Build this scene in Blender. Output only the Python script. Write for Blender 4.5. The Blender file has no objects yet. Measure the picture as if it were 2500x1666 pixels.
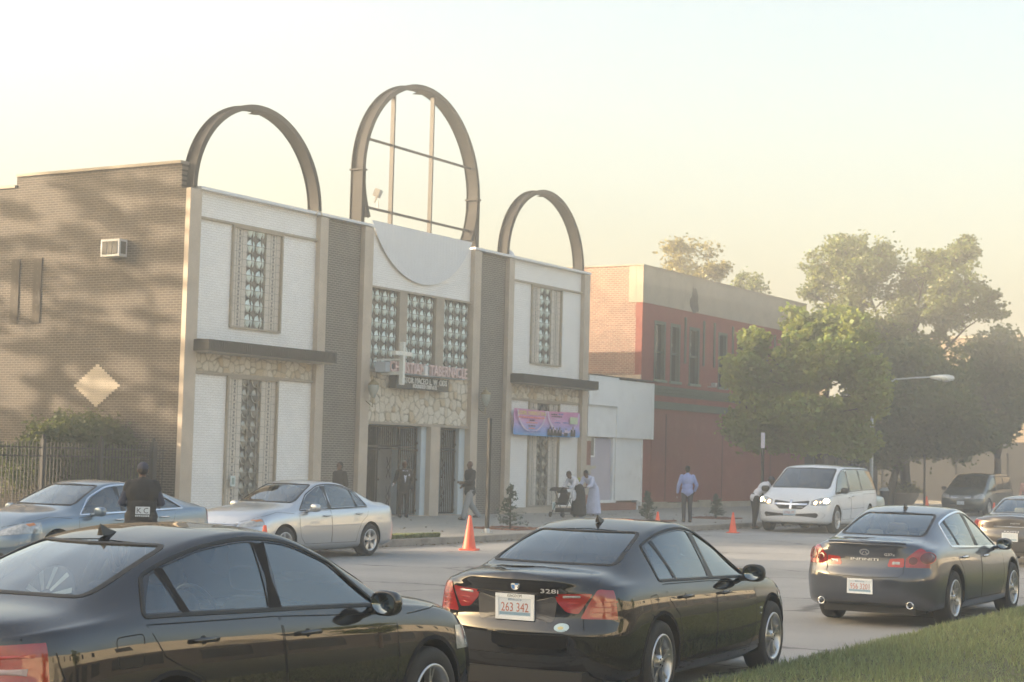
import bpy, bmesh, math, random
import numpy as np
from math import sin, cos, pi, radians as R, sqrt, atan2, exp
from mathutils import Vector, Matrix, noise
from mathutils.bvhtree import BVHTree
from mathutils.geometry import tessellate_polygon

S = bpy.context.scene
COL = S.collection
# ---------------------------------------------------------------- camera
YAW, PITCH, ROLL, FPX, CAMH = R(30.83), R(3.91), R(1.45), 4229.0, 1.99
_f = Vector((cos(YAW)*cos(PITCH), sin(YAW)*cos(PITCH), sin(PITCH)))
_r0 = Vector((sin(YAW), -cos(YAW), 0)); _d0 = _f.cross(_r0)
_r = cos(ROLL)*_r0 - sin(ROLL)*_d0; _d = sin(ROLL)*_r0 + cos(ROLL)*_d0
cam = bpy.data.cameras.new('camera'); co = bpy.data.objects.new('camera', cam); COL.objects.link(co)
cam.sensor_width = 36; cam.lens = FPX/2500*36; cam.clip_start = .1; cam.clip_end = 3000
mw = Matrix((_r, -_d, -_f)).transposed().to_4x4(); mw.translation = (0, 0, CAMH)
co.matrix_world = mw
cam.dof.use_dof = True; cam.dof.focus_distance = 17; cam.dof.aperture_fstop = 5.6
S.camera = co
def at(px, py, ax, v):
    d = _r*((px-1250)/FPX) + _d*((py-833)/FPX) + _f
    o = Vector((0, 0, CAMH)); t = (v-o[ax])/d[ax]
    return o + d*t
# ---------------------------------------------------------------- light
SUN_E, SUN_A = R(11), R(60)       # elevation; travels along (+cos, -sin)
w = bpy.data.worlds.new('World'); S.world = w; w.use_nodes = True
nt = w.node_tree; nt.nodes.clear()
bg = nt.nodes.new('ShaderNodeBackground'); out = nt.nodes.new('ShaderNodeOutputWorld')
sky = nt.nodes.new('ShaderNodeTexSky'); sky.sky_type = 'NISHITA'; sky.sun_disc = False
sky.sun_elevation = SUN_E; sky.sun_rotation = R(-30); sky.air_density = 1.1; sky.dust_density = 7.4; sky.ozone_density = .6
nt.links.new(sky.outputs[0], bg.inputs[0]); nt.links.new(bg.outputs[0], out.inputs[0]); bg.inputs[1].default_value = .15
sd = bpy.data.lights.new('sun', 'SUN'); sd.energy = 3.4; sd.angle = R(.5); sd.color = (1, .80, .58)
so = bpy.data.objects.new('sun', sd); COL.objects.link(so)
sdir = Vector((cos(SUN_A)*cos(SUN_E), -sin(SUN_A)*cos(SUN_E), -sin(SUN_E)))
so.rotation_euler = sdir.to_track_quat('-Z', 'Y').to_euler()
so.location = (-20, 60, 30)
S.view_settings.view_transform = 'Standard'; S.view_settings.look = 'None'; S.view_settings.gamma = 1
S.view_settings.exposure = 2.04
S.render.film_transparent = False
S.cycles.max_bounces = 6; S.cycles.diffuse_bounces = 3; S.cycles.glossy_bounces = 3; S.cycles.transmission_bounces = 3
S.cycles.transparent_max_bounces = 12; S.cycles.volume_bounces = 0; S.cycles.sample_clamp_indirect = 4
S.cycles.use_denoising = True
S.cycles.caustics_reflective = False; S.cycles.caustics_refractive = False
# ---------------------------------------------------------------- materials
MATS = {}
def mat(name, col, rough=.6, metal=0, coat=0, spec=.5, var=0, vs=3, bump=0, bs=20, emit=None, es=1, coatr=.03, trans=0, alpha=1, dirt=None):
    if name in MATS: return MATS[name]
    m = bpy.data.materials.new(name); m.use_nodes = True; n = m.node_tree.nodes; l = m.node_tree.links
    p = n['Principled BSDF']; MATS[name] = m
    p.inputs['Base Color'].default_value = (*col, 1); p.inputs['Roughness'].default_value = rough
    p.inputs['Metallic'].default_value = metal; p.inputs['Coat Weight'].default_value = coat
    p.inputs['Coat Roughness'].default_value = coatr; p.inputs['Specular IOR Level'].default_value = spec
    if trans: p.inputs['Transmission Weight'].default_value = trans
    if emit: p.inputs['Emission Color'].default_value = (*emit, 1); p.inputs['Emission Strength'].default_value = es
    if var or bump or dirt:
        tc = n.new('ShaderNodeTexCoord')
    if var or dirt:
        nz = n.new('ShaderNodeTexNoise'); nz.inputs['Scale'].default_value = vs; nz.inputs['Detail'].default_value = 6
        nz.inputs['Roughness'].default_value = .65
        l.new(tc.outputs['Object'], nz.inputs['Vector'])
        mr = n.new('ShaderNodeMapRange'); mr.inputs[1].default_value = .3; mr.inputs[2].default_value = .7
        mr.inputs[3].default_value = 1-var; mr.inputs[4].default_value = 1+var*.6
        l.new(nz.outputs[0], mr.inputs[0])
        mx = n.new('ShaderNodeMix'); mx.data_type = 'RGBA'; mx.blend_type = 'MULTIPLY'; mx.inputs[0].default_value = 1
        mx.inputs[6].default_value = (*col, 1); l.new(mr.outputs[0], mx.inputs[7])
        src = mx.outputs[2]
        if dirt:
            n2 = n.new('ShaderNodeTexNoise'); n2.inputs['Scale'].default_value = dirt[1]; n2.inputs['Detail'].default_value = 8
            n2.inputs['Roughness'].default_value = .7
            l.new(tc.outputs['Object'], n2.inputs['Vector'])
            r2 = n.new('ShaderNodeMapRange'); r2.inputs[1].default_value = .52; r2.inputs[2].default_value = .66
            r2.inputs[4].default_value = dirt[2]; l.new(n2.outputs[0], r2.inputs[0])
            m2 = n.new('ShaderNodeMix'); m2.data_type = 'RGBA'; l.new(r2.outputs[0], m2.inputs[0]); l.new(src, m2.inputs[6])
            m2.inputs[7].default_value = (*dirt[0], 1); src = m2.outputs[2]
        l.new(src, p.inputs['Base Color'])
    if bump:
        nb = n.new('ShaderNodeTexNoise'); nb.inputs['Scale'].default_value = bs; nb.inputs['Detail'].default_value = 4
        l.new(tc.outputs['Object'], nb.inputs['Vector'])
        b = n.new('ShaderNodeBump'); b.inputs['Strength'].default_value = bump; b.inputs['Distance'].default_value = .02
        l.new(nb.outputs[0], b.inputs['Height']); l.new(b.outputs[0], p.inputs['Normal'])
    return m
def brick(name, c1, c2, mortar, axis='x', w=.2, h=.0667, ms=.009, bump=.6, var=.15, rough=.8, off=(0, 0), mb=.1, band=None):
    """running-bond brick in the plane (axis, z)"""
    if name in MATS: return MATS[name]
    m = bpy.data.materials.new(name); m.use_nodes = True; n = m.node_tree.nodes; l = m.node_tree.links
    p = n['Principled BSDF']; MATS[name] = m; p.inputs['Roughness'].default_value = rough
    tc = n.new('ShaderNodeTexCoord'); sp = n.new('ShaderNodeSeparateXYZ'); cb = n.new('ShaderNodeCombineXYZ')
    l.new(tc.outputs['Object'], sp.inputs[0])
    l.new(sp.outputs[0 if axis == 'x' else 1], cb.inputs[0]); l.new(sp.outputs[2], cb.inputs[1])
    bt = n.new('ShaderNodeTexBrick'); l.new(cb.outputs[0], bt.inputs['Vector'])
    bt.inputs['Scale'].default_value = 1; bt.inputs['Brick Width'].default_value = w; bt.inputs['Row Height'].default_value = h
    bt.inputs['Mortar Size'].default_value = ms; bt.inputs['Mortar Smooth'].default_value = mb; bt.inputs['Bias'].default_value = 0
    bt.inputs['Color1'].default_value = (*c1, 1); bt.inputs['Color2'].default_value = (*c2, 1); bt.inputs['Mortar'].default_value = (*mortar, 1)
    nz = n.new('ShaderNodeTexNoise'); nz.inputs['Scale'].default_value = 1.3; nz.inputs['Detail'].default_value = 8; nz.inputs['Roughness'].default_value = .7
    l.new(tc.outputs['Object'], nz.inputs['Vector'])
    mr = n.new('ShaderNodeMapRange'); mr.inputs[1].default_value = .3; mr.inputs[2].default_value = .7; mr.inputs[3].default_value = 1-var; mr.inputs[4].default_value = 1+var
    l.new(nz.outputs[0], mr.inputs[0])
    mx = n.new('ShaderNodeMix'); mx.data_type = 'RGBA'; mx.blend_type = 'MULTIPLY'; mx.inputs[0].default_value = 1
    l.new(bt.outputs['Color'], mx.inputs[6]); l.new(mr.outputs[0], mx.inputs[7]); l.new(mx.outputs[2], p.inputs['Base Color'])
    b = n.new('ShaderNodeBump'); b.inputs['Strength'].default_value = bump; b.inputs['Distance'].default_value = .012; b.invert = True
    l.new(bt.outputs['Fac'], b.inputs['Height']); l.new(b.outputs[0], p.inputs['Normal'])
    return m
# ---------------------------------------------------------------- mesh builder
class MB:
    def __init__(s): s.v = []; s.f = []; s.m = []; s.sm = []
    def add(s, vs, fs, mi=0, smooth=False):
        b = len(s.v); s.v += [tuple(v) for v in vs]; s.f += [tuple(i+b for i in f) for f in fs]; s.m += [mi]*len(fs); s.sm += [smooth]*len(fs); return s
    def box(s, x0, x1, y0, y1, z0, z1, mi=0):
        return s.add([(x0,y0,z0),(x1,y0,z0),(x1,y1,z0),(x0,y1,z0),(x0,y0,z1),(x1,y0,z1),(x1,y1,z1),(x0,y1,z1)],
                     [(0,3,2,1),(4,5,6,7),(0,1,5,4),(1,2,6,5),(2,3,7,6),(3,0,4,7)], mi)
    def quad(s, a, b, c, d, mi=0): return s.add([a,b,c,d], [(0,1,2,3)], mi)
    def poly(s, pts, mi=0): return s.add(pts, [tuple(range(len(pts)))], mi)
    def prism(s, pts2, fn, d0, d1, mi=0, smooth=False):
        """2D outline (ccw) mapped by fn(u,v,d); caps triangulated"""
        n = len(pts2); vs = [fn(u, v, d0) for u, v in pts2]+[fn(u, v, d1) for u, v in pts2]
        tri = tessellate_polygon([[Vector((u, v, 0)) for u, v in pts2]])
        fs = [tuple(t) for t in tri]+[tuple(n+i for i in reversed(t)) for t in tri]
        s.add(vs, fs, mi); b = len(s.v)-2*n
        for i in range(n):
            j = (i+1) % n; s.f.append((b+i, b+j, b+n+j, b+n+i)); s.m.append(mi); s.sm.append(smooth)
        return s
    def tube(s, pts, r, n=8, mi=0, caps=True, smooth=True):
        pts = [Vector(p) for p in pts]; rs = r if isinstance(r, (list, tuple)) else [r]*len(pts)
        vs = []; fs = []; up = None
        for i, p in enumerate(pts):
            t = (pts[min(i+1, len(pts)-1)]-pts[max(i-1, 0)]).normalized()
            if up is None: up = t.orthogonal().normalized()
            up = (up-t*up.dot(t)); up = up.normalized() if up.length > 1e-6 else t.orthogonal().normalized()
            bn = t.cross(up)
            for k in range(n):
                a = 2*pi*k/n; vs.append(p+(up*cos(a)+bn*sin(a))*rs[i])
        for i in range(len(pts)-1):
            for k in range(n):
                k2 = (k+1) % n; fs.append((i*n+k, i*n+k2, (i+1)*n+k2, (i+1)*n+k))
        if caps: fs.append(tuple(range(n-1, -1, -1))); fs.append(tuple((len(pts)-1)*n+k for k in range(n)))
        return s.add(vs, fs, mi, smooth)
    def lathe(s, prof, c, ax='z', n=24, mi=0, smooth=True):
        """prof: (radius, height) along axis"""
        vs = []; fs = []; c = Vector(c)
        for r, h in prof:
            for k in range(n):
                a = 2*pi*k/n; x, y = r*cos(a), r*sin(a)
                vs.append(c+Vector({'z': (x, y, h), 'y': (x, h, y), 'x': (h, x, y)}[ax]))
        for i in range(len(prof)-1):
            for k in range(n):
                k2 = (k+1) % n; fs.append((i*n+k, i*n+k2, (i+1)*n+k2, (i+1)*n+k))
        return s.add(vs, fs, mi, smooth)
    def sphere(s, c, r, mi=0, n=16, m=10, sx=1, sy=1, sz=1):
        vs = []; fs = []
        for i in range(m+1):
            t = pi*i/m
            for k in range(n):
                a = 2*pi*k/n; vs.append((c[0]+r*sx*sin(t)*cos(a), c[1]+r*sy*sin(t)*sin(a), c[2]+r*sz*cos(t)))
        for i in range(m):
            for k in range(n):
                k2 = (k+1) % n; fs.append((i*n+k, (i+1)*n+k, (i+1)*n+k2, i*n+k2))
        return s.add(vs, fs, mi, True)
    def grid(s, nu, nv, fn, mi=0, smooth=True):
        vs = [fn(i, j) for i in range(nu) for j in range(nv)]
        fs = [(i*nv+j, (i+1)*nv+j, (i+1)*nv+j+1, i*nv+j+1) for i in range(nu-1) for j in range(nv-1)]
        return s.add(vs, fs, mi, smooth)
    def text(s, body, h, mtx, depth=.01, mi=0, width=None, align='CENTER', bold=0):
        cu = bpy.data.curves.new('t', 'FONT'); cu.body = body; cu.size = 1; cu.extrude = .5; cu.align_x = align; cu.offset = bold
        cu.resolution_u = 2
        ob = bpy.data.objects.new('t', cu); COL.objects.link(ob)
        me = bpy.data.meshes.new_from_object(ob.evaluated_get(bpy.context.evaluated_depsgraph_get()))
        bpy.data.objects.remove(ob); bpy.data.curves.remove(cu)
        if not me.vertices: return s
        xs = [v.co.x for v in me.vertices]; cap = .72
        sc = h/cap; sx = sc if width is None else width/max(1e-6, max(xs)-min(xs))
        xm = (max(xs)+min(xs))/2 if align == 'CENTER' else 0
        vs = [mtx @ Vector(((v.co.x-xm)*sx, v.co.y*sc, v.co.z*depth)) for v in me.vertices]
        s.add(vs, [tuple(p.vertices) for p in me.polygons], mi)
        bpy.data.meshes.remove(me); return s
    def build(s, name, mats, parent=None, origin=None, weld=0):
        if not isinstance(mats, (list, tuple)): mats = [mats]
        o0 = Vector(origin) if origin is not None else (Vector(parent['org']) if parent is not None and 'org' in parent else Vector((0, 0, 0)))
        me = bpy.data.meshes.new(name); me.from_pydata([Vector(v)-o0 for v in s.v], [], s.f)
        for m in mats: me.materials.append(m)
        me.polygons.foreach_set('material_index', s.m); me.polygons.foreach_set('use_smooth', s.sm)
        if weld:
            bm = bmesh.new(); bm.from_mesh(me); bmesh.ops.remove_doubles(bm, verts=bm.verts, dist=weld); bmesh.ops.recalc_face_normals(bm, faces=bm.faces); bm.to_mesh(me); bm.free()
        me.update()
        ob = bpy.data.objects.new(name, me); COL.objects.link(ob)
        if parent is not None: ob.parent = parent; ob['org'] = tuple(o0)
        else: ob.location = o0
        return ob
def clean():
    for o in bpy.data.objects:
        if 'org' in o: del o['org']
def tag(o, label=None, cat=None, group=None, kind=None):
    if label: o['label'] = label
    if cat: o['category'] = cat
    if group: o['group'] = group
    if kind: o['kind'] = kind
    return o
def empty(name, loc, label, cat, group=None, rz=0, org=None):
    o = bpy.data.objects.new(name, None); COL.objects.link(o); o.location = loc; o.rotation_euler = (0, 0, rz); o.empty_display_size = .3
    o['org'] = tuple(org if org is not None else loc)
    return tag(o, label, cat, group)
def copy_tree(o, parent=None):
    c = o.copy(); COL.objects.link(c)
    if parent is not None: c.parent = parent
    for ch in o.children: copy_tree(ch, c)
    return c
def FX(y): return lambda u, v, d: (u, y+d, v)          # facade plane mapping (x,z) at depth y
def txtm(x, y, z, tilt=0): return Matrix.Translation((x, y, z)) @ Matrix.Rotation(tilt, 4, 'Y') @ Matrix.Rotation(pi/2, 4, 'X')   # text on a wall facing -Y
# ================================================================ SETTING
rng = random.Random(7)
def mul_ground():
    # base terrain sheet to the horizon
    m = mat('dry_grass', (.10, .105, .045), .95, var=.35, vs=.6, bump=.6, bs=30)
    tag(MB().box(-300, 400, -300, 400, -.4, -.03).build('ground', m), kind='structure')
    # road
    m = bpy.data.materials.new('asphalt'); m.use_nodes = True; n = m.node_tree.nodes; l = m.node_tree.links; p = n['Principled BSDF']
    tc = n.new('ShaderNodeTexCoord')
    def noi(sc, d=8, r=.6):
        q = n.new('ShaderNodeTexNoise'); q.inputs['Scale'].default_value = sc; q.inputs['Detail'].default_value = d; q.inputs['Roughness'].default_value = r
        l.new(tc.outputs['Object'], q.inputs['Vector']); return q
    a = noi(.25); b_ = noi(60, 3); cr = n.new('ShaderNodeValToRGB')
    cr.color_ramp.elements[0].position = .3; cr.color_ramp.elements[0].color = (.22, .215, .205, 1)
    cr.color_ramp.elements[1].position = .7; cr.color_ramp.elements[1].color = (.36, .35, .33, 1)
    l.new(a.outputs[0], cr.inputs[0])
    mr = n.new('ShaderNodeMapRange'); mr.inputs[1].default_value = .3; mr.inputs[2].default_value = .7; mr.inputs[3].default_value = .75; mr.inputs[4].default_value = 1.2
    l.new(b_.outputs[0], mr.inputs[0])
    mx = n.new('ShaderNodeMix'); mx.data_type = 'RGBA'; mx.blend_type = 'MULTIPLY'; mx.inputs[0].default_value = 1
    l.new(cr.outputs[0], mx.inputs[6]); l.new(mr.outputs[0], mx.inputs[7])
    # cracks and tar seams
    vo = n.new('ShaderNodeTexVoronoi'); vo.feature = 'DISTANCE_TO_EDGE'; vo.inputs['Scale'].default_value = .22
    dn = noi(1.2, 5); vm = n.new('ShaderNodeVectorMath'); vm.operation = 'MULTIPLY_ADD'; vm.inputs[1].default_value = (1.2, 1.2, 0)
    l.new(dn.outputs['Color'], vm.inputs[0]); l.new(tc.outputs['Object'], vm.inputs[2]); l.new(vm.outputs[0], vo.inputs['Vector'])
    m3 = n.new('ShaderNodeMapRange'); m3.inputs[1].default_value = .003; m3.inputs[2].default_value = .014; m3.inputs[3].default_value = .38; m3.inputs[4].default_value = 1
    l.new(vo.outputs['Distance'], m3.inputs[0])
    m4 = n.new('ShaderNodeMix'); m4.data_type = 'RGBA'; m4.blend_type = 'MULTIPLY'; m4.inputs[0].default_value = 1
    l.new(mx.outputs[2], m4.inputs[6]); l.new(m3.outputs[0], m4.inputs[7]); l.new(m4.outputs[2], p.inputs['Base Color'])
    p.inputs['Roughness'].default_value = .78
    bp = n.new('ShaderNodeBump'); bp.inputs['Strength'].default_value = .5; bp.inputs['Distance'].default_value = .01; l.new(b_.outputs[0], bp.inputs['Height']); l.new(bp.outputs[0], p.inputs['Normal'])
    tag(MB().quad((-90, 6.0, 0), (150, 6.0, 0), (150, 21.95, 0), (-90, 21.95, 0)).build('road', m), kind='structure')
    tag(MB().quad((91.5, 21.95, .004), (101, 21.95, .004), (101, 120, .004), (91.5, 120, .004)).build('side_street', m), kind='structure')
    tag(MB().quad((-60, 21.45, .004), (149, 21.45, .004), (149, 21.95, .004), (-60, 21.95, .004)).build('gutter', mat('gutter_concrete', (.20, .185, .16), .9, var=.35, vs=1.8, dirt=((.09, .08, .06), 2.5, .7))), kind='structure')
    kc = mat('kerb_concrete', (.30, .275, .24), .85, var=.3, vs=2.5, bump=.5, bs=25, dirt=((.12, .11, .09), 1.5, .6))
    k = MB(); x = -60
    while x < 91: k.box(x, x+2.99, 21.95, 22.12, -.02, .145); x += 3.0
    x = 101
    while x < 148: k.box(x, x+2.99, 21.95, 22.12, -.02, .145); x += 3.0
    tag(k.build('kerb', kc), kind='structure')
    k = MB(); x = -60
    while x < 140: k.box(x, x+2.99, 5.83, 6.0, -.02, .145); x += 3.0
    tag(k.build('near_kerb', kc), kind='structure')
    # sidewalk slabs: joints by a brick-like pattern
    sm = brick('sidewalk_concrete', (.345, .32, .275), (.31, .29, .25), (.19, .18, .15), 'x', 1.52, 1.52, .012, .3, .14, .9)
    # map it in plan (x,y) instead of (x,z)
    cb = [q for q in sm.node_tree.nodes if q.type == 'COMBXYZ'][0]; sp = [q for q in sm.node_tree.nodes if q.type == 'SEPXYZ'][0]
    sm.node_tree.links.new(sp.outputs[1], cb.inputs[1])
    [q for q in sm.node_tree.nodes if q.type == 'TEX_BRICK'][0].offset = 0
    tag(MB().box(-60, 91.3, 22.12, 31.2, -.02, .15).box(101.2, 149, 22.12, 60, -.02, .15).build('sidewalk', sm), kind='structure')
mul_ground()

# ---------------------------------------------------------------- church
M_white = brick('white_painted_brick', (.86, .85, .83), (.82, .81, .79), (.66, .63, .59), 'x', .205, .0667, .006, .5, .05, .6)
M_grey = brick('grey_brick', (.105, .095, .075), (.125, .112, .09), (.30, .27, .23), 'x', .205, .0667, .010, .6, .18)
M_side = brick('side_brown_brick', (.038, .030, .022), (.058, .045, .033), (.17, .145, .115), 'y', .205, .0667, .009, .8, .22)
M_lime = mat('limestone', (.50, .425, .34), .8, var=.16, vs=1.2, bump=.15, bs=40)
M_limed = mat('limestone_trim', (.38, .325, .255), .8, var=.16, vs=2, bump=.15, bs=40)
M_metal = mat('white_coping_metal', (.62, .64, .68), .45, metal=.2, var=.06, vs=2)
M_arch = mat('arch_steel', (.032, .029, .026), .65, metal=.0, spec=.3, var=.25, vs=2.2, bump=.1, bs=9)
M_canopy = mat('canopy_bronze', (.05, .045, .038), .6, metal=.0, var=.25, vs=1.5)
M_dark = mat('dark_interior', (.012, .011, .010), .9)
M_iron = mat('wrought_iron', (.035, .032, .03), .5, metal=.6)
CH = empty('church_building', (45, 30.2, .15), 'white and grey brick church front with three steel arches on its roof', 'church')
Z0, ZT = .12, 8.85
LB, RB = (34.45, 39.60), (50.54, 55.58)
def white_panel(name, x0, x1, z0, z1, y=30.28):
    return MB().box(x0, x1, y, y+.25, z0, z1).build(name, M_white, CH)
def bay(x0, x1, c):
    wl, wr = c-1.085, c+1.085
    white_panel('white_brick_panel', x0, x1, 8.16, ZT)
    MB().box(x0+.01, x1-.01, 30.20, 30.5, 8.10, 8.16).build('ledge', M_limed, CH)
    white_panel('white_brick_panel', x0, wl, 4.95, 8.10); white_panel('white_brick_panel', wr, x1, 4.95, 8.10)
    white_panel('white_brick_panel', wl, wr, 4.95, 5.33)
    white_panel('white_brick_panel', x0, wl, .35, 4.03); white_panel('white_brick_panel', wr, x1, .35, 4.03)
    MB().box(x0, x1, 30.24, 30.5, Z0, .35).build('plinth', M_lime, CH)
    MB().box(x0+.01, x1-.01, 30.20, 30.5, 4.03, 4.10).build('ledge', M_limed, CH)
    for z0, z1 in ((5.33, 8.10), (.35, 4.03)): window(c, z0, z1)
def lens(mb, cx, y, zc, r, top, j):
    """one glass lens half (cast panel): 'top' = faceted cone half, else bowl half; mi 0 dark web, 1 pale glass, 2 bright rim"""
    n = 7
    if top:
        ap = (cx+rng.uniform(-.01, .01), y-.012-j*.02, zc+r*.92)
        pts = [(cx+r*.93*cos(a), y-.02-.05*sin(a)*j, zc+.012+r*.9*max(0, sin(a))*.55) for a in np.linspace(0, pi, n)]
        base = [(cx-r*.93, y-.02, zc+.012), (cx+r*.93, y-.02, zc+.012)]
        mb.add([ap, (cx-r*.97, y-.045, zc+.006), (cx, y-.075, zc+.006), (cx+r*.95, y-.03, zc+.006), (cx-r*.70, y-.04, zc+r*.52), (cx+r*.66, y-.03, zc+r*.52)],
               [(4, 1, 2), (4, 2, 0), (0, 2, 5), (5, 2, 3)], 1)
        mb.tube([(cx+r*.25, y-.05, zc+r*.92), (cx+r*.7, y-.05, zc+r*.6), (cx+r*.93, y-.05, zc+.05)], .012, 4, 0)
    else:
        vs = []; fs = []
        m_ = 4
        for i in range(m_):
            t = i/(m_-1)
            for k in range(n):
                a = pi+pi*k/(n-1); vs.append((cx+r*.97*t*cos(a), y-.02-.075*cos(t*pi/2), zc-.006+r*.95*t*sin(a)))
        for i in range(m_-1):
            for k in range(n-1): fs.append((i*n+k, i*n+k+1, (i+1)*n+k+1, (i+1)*n+k))
        mb.add(vs, fs, 1, True)
        mb.tube([(cx+r*.95*cos(a), y-.06, zc-.012+r*.93*sin(a)) for a in np.linspace(pi*1.02, pi*1.5, 5)], .011, 4, 2)
M_web = mat('window_lead_web', (.22, .20, .17), .6, var=.3, vs=9)
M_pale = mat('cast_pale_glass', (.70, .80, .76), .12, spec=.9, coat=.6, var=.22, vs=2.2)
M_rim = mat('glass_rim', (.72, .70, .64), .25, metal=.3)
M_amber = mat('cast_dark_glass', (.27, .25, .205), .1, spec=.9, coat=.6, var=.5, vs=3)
def lens_field(name, x0, x1, z0, z1, cols, start_top, parent, mats, y=30.36):
    mb = MB(); mb.box(x0-.01, x1+.01, y, y+.1, z0-.01, z1+.01, 0)
    p = (x1-x0)/cols; nr = max(1, round((z1-z0)/.2055)); h = (z1-z0)/nr
    for rI in range(nr):
        zt = z1-rI*h; top = (rI % 2 == 0) == start_top
        for c in range(cols):
            cx = x0+(c+.5)*p
            lens(mb, cx, y, (zt-h) if top else zt, p/2, top, rng.uniform(.6, 1.2))
        mb.box(x0, x1, y-.09, y, zt-.006, zt+.006, 0) if not top else None
    for c in range(cols): mb.box(x0+(c+.5)*p-.006, x0+(c+.5)*p+.006, y-.095, y, z0, z1, 0)
    return mb.build(name, mats, parent)
M_orn = mat('ornament_block', (.58, .53, .46), .8, var=.1, vs=3)
M_gap = mat('ornament_gap', (.20, .19, .165), .7)
def window(c, z0, z1):
    low = z0 < 1
    fr = MB(); t = .055
    fr.box(c-1.085, c-1.085+t, 30.21, 30.5, z0, z1).box(c+1.085-t, c+1.085, 30.21, 30.5, z0, z1)
    fr.box(c-1.085+t, c+1.085-t, 30.213, 30.5, z0, z0+t).box(c-1.085+t, c+1.085-t, 30.213, 30.5, z1-t, z1)
    wn = fr.build('window', M_limed, CH)
    a, b = z0+t, z1-t
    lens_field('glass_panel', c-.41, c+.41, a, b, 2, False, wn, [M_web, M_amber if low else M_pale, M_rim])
    nb = int(round((b-a)/.2055)); h = (b-a)/nb
    for sgn in (-1, 1):
        mb = MB(); xi, xo = c+sgn*.42, c+sgn*(1.085-t)
        x0, x1 = min(xi, xo), max(xi, xo)
        mb.box(x0, x1, 30.29, 30.5, a, b, 0)
        xm = (x0+x1)/2
        for k in range(nb):
            zc = a+(k+.5)*h
            for s2 in (-1, 1):
                mb.add([(xm-.055, 30.286, zc+s2*.075), (xm+.055, 30.286, zc+s2*.075), (xm+.012, 30.286, zc), (xm-.012, 30.286, zc)], [(0, 1, 2, 3)], 1)
            for q in (-.17, -.12, .12, .17): mb.box(xm+q-.004, xm+q+.004, 30.284, 30.29, zc-h/2, zc+h/2, 1) if abs(q) < .15 else None
            mb.box(x0, x1, 30.285, 30.29, zc-h/2-.004, zc-h/2+.004, 1)
        mb.build('ornament_strip', [M_orn, M_gap], wn)
bay(*LB, 36.965); bay(*RB, 53.03)
# central bay
CX0, CX1 = 42.23, 47.97
white_panel('white_brick_panel', CX0, CX1, 7.11, ZT)
MB().box(CX0, CX1, 30.2, 30.5, 7.05, 7.11).build('ledge', M_limed, CH)
MB().box(CX0, CX1, 30.2, 30.5, 4.52, 4.60).build('ledge', M_limed, CH)
for x0, x1 in ((43.85, 44.26), (45.90, 46.36)): MB().box(x0, x1, 30.22, 30.5, 4.60, 7.05).build('mullion', M_limed, CH)
for x0, x1 in ((42.24, 43.85), (44.26, 45.90), (46.36, 47.96)): lens_field('glass_panel', x0, x1, 4.60, 7.05, 4, True, CH, [M_web, M_pale, M_rim])
MB().box(CX0, CX1, 30.2, 30.5, 2.95, 3.03).build('door_lintel', M_limed, CH)
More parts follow.
